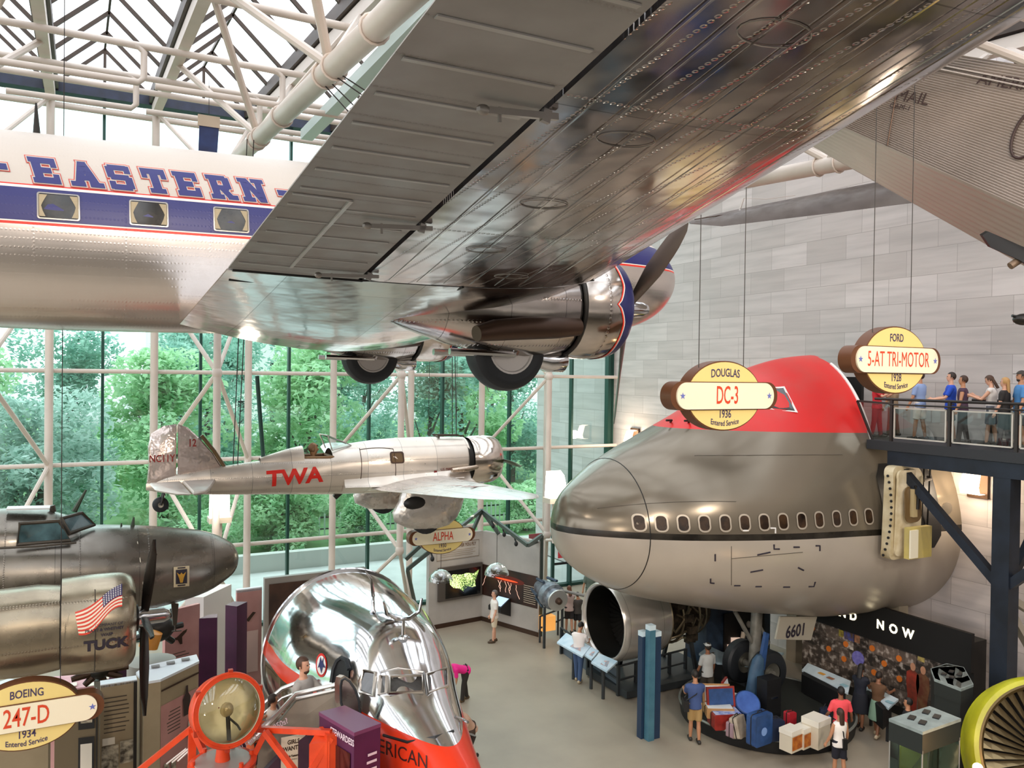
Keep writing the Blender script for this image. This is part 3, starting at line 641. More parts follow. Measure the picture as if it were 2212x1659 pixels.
# nacelles
NAC = skin('nacelle sheet', 'C9C3BF', .18, 'B5ADA8', rows=[(0, 2, .05, .3)], wav=(1.5, .25), seams=[(0, .8, .3)], dirt=.2)
COWL = skin('cowl ring', 'D8D0CA', .15, 'C8BEB6', wav=(1.2, .15), rows=[(2, 0, .06, .5)])
def nacelle(y):
    zc = .71; CX = lambda x: 1.72 - (2.34 - x) * .8
    n = MB()
    prof = [(.86, .66, .71), (.6, .69, .70), (.2, .70, .68), (-.3, .64, .68), (-.9, .52, .70), (-1.5, .36, .74), (-2.0, .2, .78), (-2.3, .02, .8)]
    n.rings([[V((x, y + r * cos(2 * pi * k / 32), c + r * sin(2 * pi * k / 32))) for k in range(32)] for x, r, c in prof])
    root = n.build('nacelle', NAC, AIR, True, 40)
    m = MB(); m.lathe([(CX(a), b) for a, b in ((1.3, .70), (1.5, .735), (1.8, .745), (2.1, .73), (2.28, .685), (2.34, .62), (2.3, .56), (2.15, .54), (1.6, .6), (1.35, .66))], (0, y, zc), (1, 0, 0), 40, caps=False)
    c = m.build('cowling', COWL, AIR, True, 50)
    # scalloped navy lip with red and white edges
    for o, d, mt in ((.004, 0, 'cowl red'), (.007, .026, 'cowl white'), (.010, .045, 'cowl navy')):
        q = MB(); N = 96; A = []; B = []
        for k in range(N):
            a = 2 * pi * k / N; s = abs(((a / (2 * pi) * 4 + .5) % 1) - .5) * 2       # 0 at the cusps
            x0 = 1.87 + .17 * min(1, (s * 2.2)) ** .6 + d
            def rr(x): return interp([(1.3, .70), (1.5, .735), (1.8, .745), (2.1, .73), (2.28, .685), (2.34, .62)], x)[0] + o
            B.append((a, x0, rr))
        R = []
        for j in range(7):
            R.append([V((CX(x0 + (2.338 - x0) * j / 6), y + rr(x0 + (2.338 - x0) * j / 6) * cos(a), zc + rr(x0 + (2.338 - x0) * j / 6) * sin(a))) for a, x0, rr in B])
        q.rings(R, caps=False); q.build({'cowl red': 'lip_line', 'cowl white': 'lip_gap', 'cowl navy': 'lip_band'}[mt], M(mt, {'cowl red': 'E23A2A', 'cowl white': 'EFE7DE', 'cowl navy': '222457'}[mt], 0, .3), c, True, 50)
    m = MB(); m.lathe([(.9, .02), (.9, .66)], (0, y, zc), (1, 0, 0), 32, caps=False); m.build('firewall', BLACK, c, True)
    # radial engine and propeller
    e = MB(); e.lathe([(1.0, .1), (1.05, .3), (1.4, .28), (1.55, .2), (1.85, .14), (1.9, .02)], (0, y, zc), (1, 0, 0), 20); e.build('crankcase', DARKM, AIR, True)
    for k in range(9):
        a = 2 * pi * k / 9 + .2; u = V((0, cos(a), sin(a))); q = MB(); o = V((1.25, y, zc))
        q.lathe([(.26 + .06 * j, .1 if j % 2 else .13) for j in range(5)] + [(.54, .09)], o, u, 12); q.build('cylinder', DARKM, AIR, True)
    p = MB(); p.lathe([(1.8, .12), (2.0, .14), (2.2, .12), (2.32, .115), (2.42, .08), (2.46, .01)], (0, y, zc), (1, 0, 0), 20); hub = p.build('propeller_hub', CHROME, AIR, True)
    BL = skin('blade', '7A706A', .35, '685F5A', metal=.85)
    for a in ((51, 191, 292) if y < 0 else (20, 140, 260)):
        a = RAD(a); u = V((0, -sin(a), cos(a))); s = V((0, cos(a), sin(a))); q = MB(); R = []
        for j in range(13):
            r = .1 + 1.66 * j / 12; ch = interp([(0.1, .1), (.35, .16), (.8, .25), (1.3, .24), (1.6, .17), (1.72, .08), (1.77, .01)], r)[0]; tw = RAD(interp([(.1, 75), (.5, 52), (1, 36), (1.77, 24)], r)[0]); th = max(.012, .09 * (1 - r / 1.8))
            f = V((1, 0, 0)) * sin(tw) - s * cos(tw); g = V((1, 0, 0)) * cos(tw) + s * sin(tw); c0 = V((2.06, y, zc)) + u * r
            R.append([c0 + f * (ch * cos(2 * pi * t / 10) / 2) + g * (th * sin(2 * pi * t / 10) / 2) for t in range(10)])
        q.rings(R); q.build('propeller_blade', BL, AIR, True, 50)
    # half-retracted wheel and its well
    t = MB(); prof = [(-.2, .31), (-.2, .42), (-.195, .47), (-.15, .535), (-.06, .565), (.06, .565), (.15, .535), (.195, .47), (.2, .42), (.2, .31)]
    t.lathe(prof, (0, y, .1), (0, 1, 0), 48, caps=False); ty = t.build('tire', RUBBER, AIR, True, 30)
    g = MB()
    for o, r in ((-.1, .5), (-.05, .52), (.0, .53), (.05, .52), (.1, .5)): pass
    for sd in (-1, 1):
        h = MB(); h.lathe([(.15 * sd, .02), (.15 * sd, .07), (.12 * sd, .08), (.12 * sd, .15), (.15 * sd, .19), (.15 * sd, .28), (.205 * sd, .31), (.205 * sd, .335), (.18 * sd, .34)], (0, y, .1), (0, 1, 0), 32); 
        hu = h.build('wheel_hub', M('hub', 'C9C5C2', .5, .35), AIR, True, 30)
        h = MB(); h.lathe([(.13 * sd, .055), (.25 * sd, .055), (.26 * sd, .03), (.26 * sd, .001)], (0, y, .1), (0, 1, 0), 16); h.build('axle_cap', DARKM, hu, True)
        h = MB()
        for k in range(8): h.lathe([(.14 * sd, .02), (.17 * sd, .02), (.17 * sd, .001)], (.2 * cos(k * pi / 4), y, .1 + .2 * sin(k * pi / 4)), (0, 1, 0), 8)
        h.build('bolts', DARKM, hu, True)
    for sd in (-1, 1): s_ = MB(); s_.tube([(-.95, y + sd * .26, .07), (0, y + sd * .26, .03)], .045, 8); s_.tube([(0, y + sd * .26, .03), (.25, y + sd * .27, .5)], .05, 8); s_.build('gear_leg', CHROME, AIR, True)
    # exhaust pipe, oil cooler scoop
    x = MB(); x.tube([(.8, y - .58, .4), (.4, y - .64, .38), (-.1, y - .67, .36), (-.5, y - .68, .33), (-.8, y - .74, .28)], [.125, .15, .15, .14, .1], 14); x.build('exhaust_pipe', BROWN, AIR, True)
    x = MB(); x.rings([[V((xx, y + .14 * w * cos(2 * pi * k / 14), zz + .12 * w * sin(2 * pi * k / 14))) for k in range(14)] for xx, w, zz in ((.92, 1.3, -.04), (.9, 1.35, -.06), (.65, 1.25, -.06), (.4, .8, -.02), (.25, .2, .06))]); x.build('oil_scoop', CHROME, AIR, True, 50)
    x = MB(); x.tube([(.88, y + .69 * cos(2 * pi * k / 40), zc + .69 * sin(2 * pi * k / 40)) for k in range(40)], .03, 6, close=True); x.build('cowl_gap', DARKM, AIR, True)
nacelle(-2.82); nacelle(2.82)
# cables that hold it up, from the girders
def cable(p, q, label, group=None, r=.012): return tag(MB().tube([p, q], r, 5).build('hanging_cable', CABLE), label, 'cable', group)
def aw(x, y, z): return AIR_M @ V((x, y, z))
AIR_M = MX.Translation(V((5.12, 12.72, 9.436))) @ a_rot
for k, (a, b) in enumerate((((3.75, 14.15, 14.2), (.1, .6, 3.0)), ((3.83, 14.0, 14.2), (.5, .6, 3.0)), ((3.75, 13.6, 14.2), (.8, -.5, 3.0)), ((3.83, 13.5, 14.2), (1.2, -.5, 3.0)))): cable(a, aw(*b), 'thin steel cable from the roof girder to the big airliner', 'airliner cables')
# ================================================================ THE JUMBO JET NOSE that comes out of the marble wall
JO = (10.56, 17.4, 0)
FJ = Fus([(0, 0, 5.36, .06, .06, .06, 2, 2), (.1, 0, 5.34, .42, .46, .4, 2, 2), (.3, 0, 5.33, .75, .9, .75, 2, 2), (.75, 0, 5.3, 1.2, 1.28, 1.12, 2, 2), (1.44, 0, 5.28, 1.72, 1.72, 1.5, 2, 2), (2.2, 0, 5.26, 2.15, 2.1, 1.78, 2, 2),
          (3.2, 0, 5.24, 2.55, 2.55, 2.02, 2, 2.1), (4.45, 0, 5.22, 2.92, 3.15, 2.28, 1.9, 2.15), (5.3, 0, 5.2, 3.1, 3.65, 2.42, 1.82, 2.2), (6.14, 0, 5.18, 3.22, 4.15, 2.55, 1.74, 2.2), (6.9, 0, 5.16, 3.3, 4.45, 2.65, 1.7, 2.2),
          (8, 0, 5.14, 3.42, 4.68, 2.82, 1.68, 2.2), (9.5, 0, 5.12, 3.55, 4.8, 2.88, 1.68, 2.2), (10.9, 0, 5.1, 3.68, 4.82, 2.9, 1.68, 2.2)], 4)
JUMBO = thing('jumbo_nose', 'grey and white jumbo jet nose with red upper deck, jutting out of the marble wall', 'airliner', JO)
JP = banded('jumbo paint', (.018, 0, 1), [(0, 'BFB5A8', .25, .3), (5.31, '16130F', 0, .25), (5.46, '7F7566', .45, .2), (7.86, 'D8201E', 0, .35)], (.5, .12), noise=.12)
def cut(p):   # the upper deck is cut open where the footbridge enters
    return p.z > 7.55 and p.x > 8.15 + (p.z - 7.6) * .28 and p.y < 2.2
xs = [FJ.T[0][0] + 10.9 * (k / 110) for k in range(111)]
m = MB(); FJ.mesh(m, 84, xs, drop=cut); sk = m.build('fuselage', JP, JUMBO, True, 40)
# white edge of the cut, dark cabin behind it
e = []
for k in range(24):
    z = 7.55 + (9.62 - 7.55) * k / 23; x = 8.15 + (z - 7.6) * .28; e.append(FJ.side(x, z, -1, .01))
MB().tube(e, .045, 8).build('cut_edge', WHITE, JUMBO, True)
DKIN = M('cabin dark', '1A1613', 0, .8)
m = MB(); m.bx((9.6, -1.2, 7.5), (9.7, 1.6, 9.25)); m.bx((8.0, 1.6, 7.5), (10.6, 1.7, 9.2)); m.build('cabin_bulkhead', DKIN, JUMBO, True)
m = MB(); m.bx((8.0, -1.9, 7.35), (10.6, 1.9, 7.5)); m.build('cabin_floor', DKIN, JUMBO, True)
ring = FJ.ring(1.55, 80); MB().tube([FJ_ * 1 for FJ_ in [V((p.x, p.y * 1.002, p.z)) for p in ring]], .012, 5, close=True).build('radome_seam', DARKM, JUMBO, True)
# passenger windows (13)
def findx(px, z, lo=.2, hi=10.8):
    for _ in range(40):
        c = (lo + hi) / 2
        if proj(V(JO) + FJ.side(c, z))[0] < px: lo = c
        else: hi = c
    return lo
JW = M('jumbo window', '1E1611', 0, .1, var=(3, '4A3626'), coat=.6); JF = M('jumbo window frame', 'B9AE9E', .3, .35)
for px in (1380, 1428, 1475.5, 1521, 1566, 1608, 1650, 1691, 1731, 1769, 1806.5, 1842, 1876):
    x = findx(px, 5.68); m = MB(); FJ.ringpatch(m, rrect(x, 5.68, .29, .42, .12), rrect(x, 5.68, .22, .34, .09), .02); w = m.build('window_frame', JF, JUMBO, True)
    m = MB(); FJ.patch(m, rrect(x, 5.68, .23, .35, .09), .008); m.build('pane', JW, w, True)
# cockpit side window
for pts in ([(1640, 842), (1692, 838), (1717, 887), (1652, 879)], [(1560, 858), (1622, 846), (1640, 880), (1560, 889)], [(1508, 872), (1545, 862), (1548, 890), (1506, 896)]):
    q = decal(FJ, JO, pts, .02); c = sum(q, V()) / len(q)
    MB().poly([c + (p - c) * 1.16 for p in q]).build('windshield_frame', WHITE, JUMBO, smooth=0); MB().poly([p - ray(*pts[0]).normalized() * .015 for p in q]).build('windshield', DKGLASS, JUMBO, smooth=0)
# probes and stencilled corner marks
m = MB()
for px, py in ((1448, 912), (1487, 913), (1488, 893)): p = fhit(FJ, px, py, JO, .0); m.tube([p, p + V((-.05, -.12, .06)), p + V((-.25, -.14, .06))], .03, 6)
m.build('probe', DARKM, JUMBO)
for pts in ([(1545, 1197), (1545, 1212)], [(1672, 1176), (1672, 1186), (1684, 1186)], [(1714, 1182), (1727, 1182)], [(1762, 1179), (1771, 1179), (1771, 1190)], [(1636, 1199), (1664, 1193)], [(1621, 1236), (1648, 1231)], [(1724, 1226), (1736, 1232)],
            [(1535, 1250), (1535, 1259), (1543, 1260)], [(1586, 1265), (1599, 1265)], [(1632, 1267), (1645, 1267)], [(1692, 1268), (1706, 1268)], [(1747, 1267), (1758, 1267), (1761, 1257)], [(1664, 1141), (1675, 1141), (1675, 1152)], [(1604, 1146), (1617, 1146)]):
    m = MB(); strip(m, FJ, JO, pts, .022, 5); m.build('stencil_mark', INK if pts[0][1] > 1150 else WHITE, JUMBO)
m = MB()
for py0, py1 in ((1003, 987), (985, 985)): pass
strip(m, FJ, JO, [(1500 + 40 * k, 984 - k * .2) for k in range(9)], .008, 5)
strip(m, FJ, JO, [(1290 + 50 * k, 1098 - 6 * k + .6 * k * k) for k in range(7)], .008, 5); strip(m, FJ, JO, [(1580 + 22 * k, 1207 - k * 2) for k in range(8)], .008, 5); strip(m, FJ, JO, [(1580, 1180 + 14 * k) for k in range(7)], .008, 5)
m.build('skin_seam', M('seam', '5A544B', .3, .4), JUMBO)
# door: dark opening and the cream door leaf swung out in front of it
g = []
for k in range(15):
    z = 4.72 + 2.25 * k / 14; inset = .22 * max(0, abs(k - 7) - 5) / 2; g.append([FJ.side(7.85 + inset + (2.0 - 2 * inset) * j / 6, z, -1, .012) for j in range(7)])
MB().rings(g, closed=False, caps=False).build('door_opening', BLACK, JUMBO, True, 0)
DR = M('door cream', 'D8CBAA', 0, .45, var=(3, 'BFAE88'))
def curve_panel(m, pts, y0, th):
    """outline in (x, z) at y0, bowed like the hull, th thick"""
    f = lambda z: -.16 * ((z - 5.9) / 1.0) ** 2
    a = [V((x, y0 - f(z), z)) for x, z in pts]; return m.prism(a, (0, th, 0))
x0, x1, z0, z1, yd = 7.45, 8.6, 4.62, 7.0, -4.02
m = MB(); curve_panel(m, rrect((x0 + x1) / 2, (z0 + z1) / 2, x1 - x0, z1 - z0, .28, 6), yd, .26); dr = m.build('door', DR, JUMBO, True, 50)
m = MB(); curve_panel(m, rrect((x0 + x1) / 2 + .02, (z0 + z1) / 2, x1 - x0 - .2, z1 - z0 - .2, .22, 6), yd - .05, .06); m.build('door_lining', M('door lining', 'E4D9BE', 0, .5, var=(3, 'CABA94')), dr, True, 50)
m = MB(); curve_panel(m, rrect(8.03, 6.05, .62, .9, .2, 5), yd - .06, .03); m.build('door_recess', M('door recess', '6B5330', 0, .6), dr, True, 50)
m = MB(); m.box((7.98, yd - .09, 6.1), (.16, .1, .7)); m.build('door_handle_box', M('door tan', 'B7A47A', 0, .5), dr, True); m = MB(); m.tube([(7.95, yd - .16, 6.55), (8.03, yd - .18, 6.3), (8.03, yd - .16, 5.95)], .045, 7); m.tube([(8.03, yd - .18, 6.3), (8.19, yd - .16, 6.28)], .035, 7); m.build('door_handle', DARKM, dr, True)
m = MB(); m.bx((7.7, yd - .2, 4.72), (8.55, yd - .04, 5.5)); m.build('slide_pack', M('slide pack', 'C9B768', 0, .55, var=(2.5, 'B8A86A')), dr, True)
m = MB(); m.bx((7.68, yd - .24, 4.75), (7.97, yd - .2, 5.45)); m.build('slide_label', M('pale label', 'EDE6CE', 0, .6), dr, True)
m = MB()
for k in range(14): z = 4.75 + .155 * k; m.lathe([(0, .035), (.02, .035)], (x0 - .015, yd + .13 + .16 * ((z - 5.9)) ** 2, z), (-1, 0, 0), 8)
m.build('latch_holes', BLACK, dr, True)
m = MB()
for z in (6.6, 5.3): m.tube([(8.6, yd + .1, z), (9.2, yd + .3, z), (9.5, -3.42, z)], .04, 6)
for x in (9.05, 9.3): m.tube([(x, -3.55, 4.8), (x, -3.62, 6.9)], .025, 6)
m.build('door_hinge', DARKM, dr, True)
q = fhit(FJ, 2045, 1098, JO, .02); m = MB(); m.lathe([(0, .16), (.02, .16), (.025, .1)], q, (-.3, -1, 0), 20); m.build('vent', M('vent', '8D867B', .8, .3), JUMBO)
# nose gear with two wheels and its numbered door
gx, gy = 16.9, 17.0
GEAR = M('gear grey', '9A9890', .4, .4, var=(4, '7E7C74'))
m = MB(); m.tube([(gx, gy, 1.05), (gx + .1, gy, 2.9)], .16, 14); m.tube([(gx, gy, 1.6), (gx - .75, gy, 2.7)], .06, 8); m.tube([(gx, gy - .1, 1.2), (gx + .45, gy - .1, 1.7), (gx + .1, gy - .1, 2.2)], .05, 8); m.tube([(gx, gy - .75, 1.05), (gx, gy + .75, 1.05)], .09, 10); lg = m.build('nose_gear_leg', GEAR, JUMBO)
for dy in (-.5, .5):
    m = MB(); m.lathe([(-.2, .3), (-.2, .46), (-.17, .56), (-.1, .61), (.1, .61), (.17, .56), (.2, .46), (.2, .3)], (gx, gy + dy, 1.05), (0, 1, 0), 40, caps=False); ty = m.build('tire', RUBBER, JUMBO, smooth=30)
    m = MB(); m.lathe([(-.15, .01), (-.15, .12), (-.1, .14), (-.17, .3), (.17, .3), (.1, .14), (.15, .12), (.15, .01)], (gx, gy + dy, 1.05), (0, 1, 0), 28); m.build('wheel_hub', M('wheel hub', '6F6E66', .5, .4), ty)
a, b, c, d = [Yp(*k, 16.1) for k in ((1686, 1344), (1765, 1344), (1752, 1383), (1676, 1381))]
m = MB(); m.prism([a + V((0, 0, .15)), b + V((0, 0, .15)), c, d], (0, .06, 0)); gd = m.build('gear_door', M('gear door', 'B4AE9F', .2, .4), JUMBO)
cc = (a + b + c + d) / 4; m = MB(); text(m, '6601', .62, cc + V((-.03, -.012, 0)), (1, 0, 0), (.1, 0, .75), .62, .015); m.build('lettering', INK, gd, smooth=0)
# ================================================================ FOOTBRIDGE to the upper deck
BX = 18.5
DB = M('bridge steel', '232B38', .3, .45, var=(2, '1A2029')); RAILM = M('bridge rail', '3A3532', .5, .4)
br = thing('footbridge', 'dark steel footbridge with glass railing leading into the jumbo upper deck', 'bridge', (BX + 1.3, 8, 0))
MB().bx((BX - .1, -1.3, 7.36), (XW - .02, 14.6, 7.6)).build('deck', M('deck', '2A2C30', 0, .6), br)
MB().bx((BX - .06, -1.3, 7.0), (BX + .22, 14.0, 7.35)).build('edge_beam', DB, br); MB().bx((XW - .4, -1.3, 7.0), (XW - .1, 14.3, 7.35)).build('edge_beam', DB, br)
for y in (11.05, 4.6):
    MB().bx((BX - .05, y - .2, 0), (BX + .35, y + .2, 7.0)).build('column', DB, br)
    MB().bar((BX + .1, y + .05, 4.5), (BX + .1, y + 2.8, 7.05), .2, .2).build('brace', DB, br); MB().bar((BX + .1, y - .05, 4.5), (BX + .1, y - 2.8, 7.05), .2, .2).build('brace', DB, br)
    for z0, z1 in ((4.4, 7.0), (4.3, 3.2), (4.1, 1.6)): MB().bar((BX + .2, y, z0), (XW - .2, y + .1, z1), .16, .16).build('cross_brace', DB if z1 > 5 else M('pale brace', 'A79F92', 0, .5), br)
BG = glassmat('railing glass', (.80, .84, .82), .05); WF = M('panel frame', 'CFC9BE', .2, .4)
def railing(x, ys, nm):
    for y in ys: MB().bx((x - .03, y - .035, 7.3), (x + .03, y + .035, 8.66)).build('post', RAILM, br)
    MB().tube([(x, ys[0] + .5, 8.68), (x, ys[-1], 8.68)], .035, 8).build('handrail', RAILM, br); MB().tube([(x - .1, ys[0], 8.55), (x - .1, ys[-1], 8.55)], .022, 8).build('lower_handrail', RAILM, br)
    for a, b in zip(ys, ys[1:]):
        a, b = a - .09, b + .09; m = MB()
        for p, q in (((x, a, 7.7), (x, b, 7.7)), ((x, b, 7.7), (x, b, 8.46)), ((x, b, 8.46), (x, a, 8.46)), ((x, a, 8.46), (x, a, 7.7))): m.bar(p, q, .035, .035, (1, 0, 0))
        fr = m.build('panel_frame', WF, br); MB().poly([(x, a, 7.7), (x, b, 7.7), (x, b, 8.46), (x, a, 8.46)]).build('glass', BG, fr, smooth=0)
railing(BX, [13.94, 12.36, 10.77, 9.18, 7.6, 6.0, 4.4, 2.8], 'near'); railing(XW - .35, [12.8, 11.2, 9.6, 8, 6.4, 4.8], 'far')
a, b, c, d = Xp(1852, 866, BX), Xp(1925, 872, BX), Xp(1925, 958, BX), Xp(1885, 950, BX)
m = MB()
for p, q in ((a, b), (a, d)): m.bar(p, q, .05, .05, (1, 0, 0))
fr = m.build('slanted_end_rail', RAILM, br); MB().poly([a, b, c, d]).build('glass', BG, fr, smooth=0)
m = MB(); m.bar(Xp(1826, 876, BX), Xp(1858, 948, BX), .16, .06, (0, 0, 1)); m.build('end_plate', M('end plate', '8F7C6A', .2, .5), br)
# sconces on the marble
def sconce(px, py, label, s=1.):
    p = Xp(px, py, XW); t = thing('wall_sconce', label, 'light', (XW, p.y, p.z - .4 * s))
    MB().bx((XW - .1 * s, p.y - .28 * s, p.z - .42 * s), (XW, p.y + .28 * s, p.z + .42 * s)).build('back_plate', M('sconce brown', '4C3320', .3, .5), t)
    R = [[(XW - .1 * s - d * s, p.y + k * w * s, p.z + h * s) for k in (-1, 1)] for d, h, w in ((.02, .34, .22), (.22, .3, .24), (.36, -.1, .27), (.3, -.3, .27), (.04, -.3, .25))]
    MB().rings(R, closed=False, caps=False).build('shade', M('sconce glow', 'FFF1DC', 0, .5, emit=('FFE9C8', 9)), t, smooth=0)
    lamp('sconce_light', 'POINT', (XW - .75 * s, p.y, p.z - .1), 75 * s, (1, .82, .62), .2)
sconce(2116, 1041, 'glowing wall sconce on the marble under the footbridge'); sconce(1374, 946, 'glowing wall sconce on the marble above the slope of the jumbo nose', 1.0)
# ================================================================ HANGING OVAL SIGNS
YEL = M('sign yellow', 'F2D98A', 0, .5); CRM = M('sign cream', 'FBF0D2', 0, .5); EDG = M('sign edge', '6B4126', .2, .45); SRED = M('sign red', 'DE4A26', 0, .5); SNAVY = M('sign navy', '453A5E', 0, .5); STAR = M('star blue', '6E78C0', 0, .5)
def sign(px, py, Z, top, name, year, label, nsz=.27, txs=.62, star=.77, wires=True):
    c = Dp(px, py, Z); t = thing('hanging_sign', label, 'sign', c); U, Vv = V((1, 0, 0)), V((0, 0, 1))
    ov = lambda a, b, y: [c + V((a * cos(2 * pi * k / 56), y, b * sin(2 * pi * k / 56))) for k in range(56)]
    MB().prism(ov(.665, .475, -.02), (0, .2, 0)).build('oval_edge', EDG, t); MB().prism(ov(.648, .458, -.03), (0, .02, 0)).build('oval_face', YEL, t)
    st = lambda L, h, y: [c + V((x, y, z)) for x, z in rrect(0, 0, 2 * L, 2 * h, h * .96, 8)]
    MB().prism(st(.95, .19, -.05), (0, .22, 0)).build('bar_edge', EDG, t)
    b = MB().prism(st(.86, .178, -.075), (0, .03, 0)).build('bar_face', CRM, t)
    m = MB(); text(m, name, nsz, c + V((0, -.078, .0)), U, Vv, txs, .003); m.build('name_lettering', SRED, b, smooth=0)
    m = MB(); text(m, top, .155, c, U, Vv, .72, .002, fn=lambda x, y: c + V((x, -.034, .31 + y - .12 * x * x * 2))); m.build('maker_lettering', SNAVY, t, smooth=0)
    m = MB(); text(m, year, .15, c + V((0, -.034, -.25)), U, Vv, .75, .002); m.build('year_lettering', SNAVY, t, smooth=0)
    m = MB(); text(m, 'Entered Service', .105, c, U, Vv, .75, .0015, fn=lambda x, y: c + V((x, -.034, -.375 + y + .5 * x * x))); m.build('service_lettering', SNAVY, t, smooth=0)
    for s in (-1, 1):
        m = MB(); m.poly([c + V((s * star + (.05 if k % 2 == 0 else .02) * sin(pi * k / 5), -.078, (.05 if k % 2 == 0 else .02) * cos(pi * k / 5))) for k in range(10)]); m.build('star', STAR, b, smooth=0)
    if wires:
        for x in (-.4, .4): MB().tube([c + V((x, .05, .36)), V((c.x + x, c.y + .05, roofz(c.y) - .35))], .006, 5).build('wire', CABLE, t)
    return t
sign(1563, 855, 11.1, 'DOUGLAS', 'DC-3', '1936', 'yellow oval hanging sign in front of the red upper deck of the jumbo nose', .34, .52)
sign(1932, 778, 11.5, 'FORD', '5-AT TRI-MOTOR', '1928', 'yellow oval hanging sign above the people on the footbridge', .3, .56, .79)
sign(955, 1158, 21.7, '', 'ALPHA', '1930', 'yellow oval hanging sign half hidden by the small monoplane wheel fairing', .32, .6)
sign(58, 1545, 11.2, 'BOEING', '247-D', '1934', 'yellow oval hanging sign below the grey airliner engine, cut by the picture edge', .36, .6, .8)
# ================================================================ THE SMALL SILVER MAIL MONOPLANE
AO = Dp(880, 1000, 21); AO = V((AO.x, AO.y, AO.z))
MS = skin('monoplane skin', 'F0E6DA', .33, 'E2D6C8', rows=[(0, 2, .04, .3)], wav=(1.4, .3), seams=[(0, .9, .35)], metal=.72)
MF = skin('monoplane fabric', 'DCD3CA', .45, 'CFC5BC', metal=.35, wav=(2, .4)); CRK = skin('crumpled tail sheet', 'E0D2CA', .2, 'CBBAB2', wav=(5, .7), metal=.65)
MONO = thing('mail_monoplane', 'small silver monoplane with red three-letter airline name and open cockpit, hung before the glass wall', 'monoplane', AO)
FM = Fus([(1.55, 0, .03, .56, .6, .6, 2, 2), (1.1, 0, .02, .58, .63, .62, 2, 2), (.4, 0, .0, .6, .66, .68, 2, 2), (-.6, 0, -.02, .58, .66, .7, 2, 2), (-1.6, 0, -.06, .54, .6, .64, 2, 2), (-2.2, 0, -.1, .5, .52, .58, 2, 2),
          (-3.2, 0, -.16, .42, .42, .46, 2, 2), (-4.4, 0, -.22, .28, .34, .34, 2, 2), (-5.6, 0, -.27, .12, .22, .2, 2, 2), (-6.15, 0, -.3, .03, .08, .06, 2, 2)], 4)
m = MB(); FM.mesh(m, 48, [-6.15 + 7.7 * k / 77 for k in range(78)], drop=lambda p: -2.75 < p.x < -2.05 and p.z > .26); m.build('fuselage', MS, MONO, True)
# engine, ring cowl, propeller
m = MB(); m.lathe([(1.5, .6), (1.75, .55), (1.78, .2)], axis=(1, 0, 0), n=32); m.build('firewall', DARKM, MONO, True)
for k in range(9):
    a = 2 * pi * k / 9; q = MB(); q.lathe([(.22 + .05 * j, .1 if j % 2 else .075) for j in range(7)], (1.95, 0, .03), (0, cos(a), sin(a)), 12); q.build('cylinder', DARKM, MONO, True)
m = MB(); m.lathe([(1.66, .6), (1.75, .63), (2.1, .645), (2.35, .63), (2.5, .56), (2.54, .48), (2.48, .42), (2.3, .43), (1.9, .55), (1.7, .58)], (0, 0, .02), (1, 0, 0), 44, caps=False); m.build('cowling', skin('mono cowl', 'DACFC4', .12, wav=(1.5, .1)), MONO, True, 50)
m = MB(); m.lathe([(1.8, .2), (2.3, .17), (2.45, .1), (2.66, .08), (2.72, .02)], (0, 0, .02), (1, 0, 0), 20); hb = m.build('propeller_hub', CHROME, MONO, True)
for a in (100, 280):
    a = RAD(a); u = V((0, cos(a), sin(a))); sd = V((0, -sin(a), cos(a))); R = []; q = MB(); u = V((.0, cos(RAD(a * 0 + 0)), 0)) if False else u
    for j in range(10):
        r = .06 + 1.3 * j / 9; ch = interp([(0, .08), (.3, .15), (.7, .2), (1.1, .15), (1.36, .02)], r)[0]; tw = RAD(60 - 28 * j / 9); f = V((1, 0, 0)) * sin(tw) + sd * cos(tw); g = V((1, 0, 0)) * cos(tw) - sd * sin(tw)
        R.append([V((2.6, 0, .02)) + u * r + f * (ch * cos(2 * pi * t / 8) / 2) + g * (.03 * sin(2 * pi * t / 8)) for t in range(8)])
    q.rings(R)
    # this propeller is stopped nearly level, one blade towards the viewer
    for i, p in enumerate(q.v): p2 = p - V((2.6, 0, .02)); q.v[i] = V((2.6, 0, .02)) + MX.Rotation(RAD(-97 + 180 * 0), 3, 'X') @ p2
    q.build('propeller_blade', M('green grey blade', '5F6A55', .6, .4), MONO, True)
m = MB(); m.tube([(1.85, -.52, -.1), (1.4, -.66, -.14), (.95, -.68, -.16)], [.05, .08, .06], 10); m.build('exhaust_pipe', skin('exhaust', 'C9B8A6', .3), MONO, True)
# cockpit
m = MB(); m.tube([FM.side(-2.75 + .7 * k / 10, .26 + (.12 - .12 * abs(k - 5) / 5 * 0) * 0, s_, .0) for s_, ks in ((-1, range(11)), (1, range(10, -1, -1))) for k in ks], .035, 7, close=True); m.build('cockpit_rim', M('leather', '8A6A48', 0, .6), MONO, True)
m = MB(); m.bx((-2.7, -.3, -.3), (-2.1, .3, -.25)); m.bx((-2.72, -.3, -.3), (-2.68, .3, .2)); m.build('cockpit_floor', BROWN, MONO, True)
m = MB(); m.rings([[V((x, .3 * w * cos(a), .15 + h * sin(a))) for a in [pi * j / 8 for j in range(9)]] for x, w, h in ((-2.72, 1.1, .38), (-3.1, .9, .3), (-3.7, .5, .12))], closed=False, caps=False); m.build('headrest', MS, MONO, True)
m = MB(); A, B_, C_ = V((-2.05, -.3, .42)), V((-1.55, -.2, .52)), V((-2.15, -.3, .78)); D_ = V((-2.2, .3, .78)); E_ = V((-1.55, .2, .52)); F_ = V((-2.05, .3, .42))
m.poly([A, B_, C_ + V((.0, .05, 0))]); m.poly([C_ + V((0, .05, 0)), B_, E_, D_]); m.poly([F_, E_, D_]); ws = m.build('windscreen', GLASSC, MONO, True, 0)
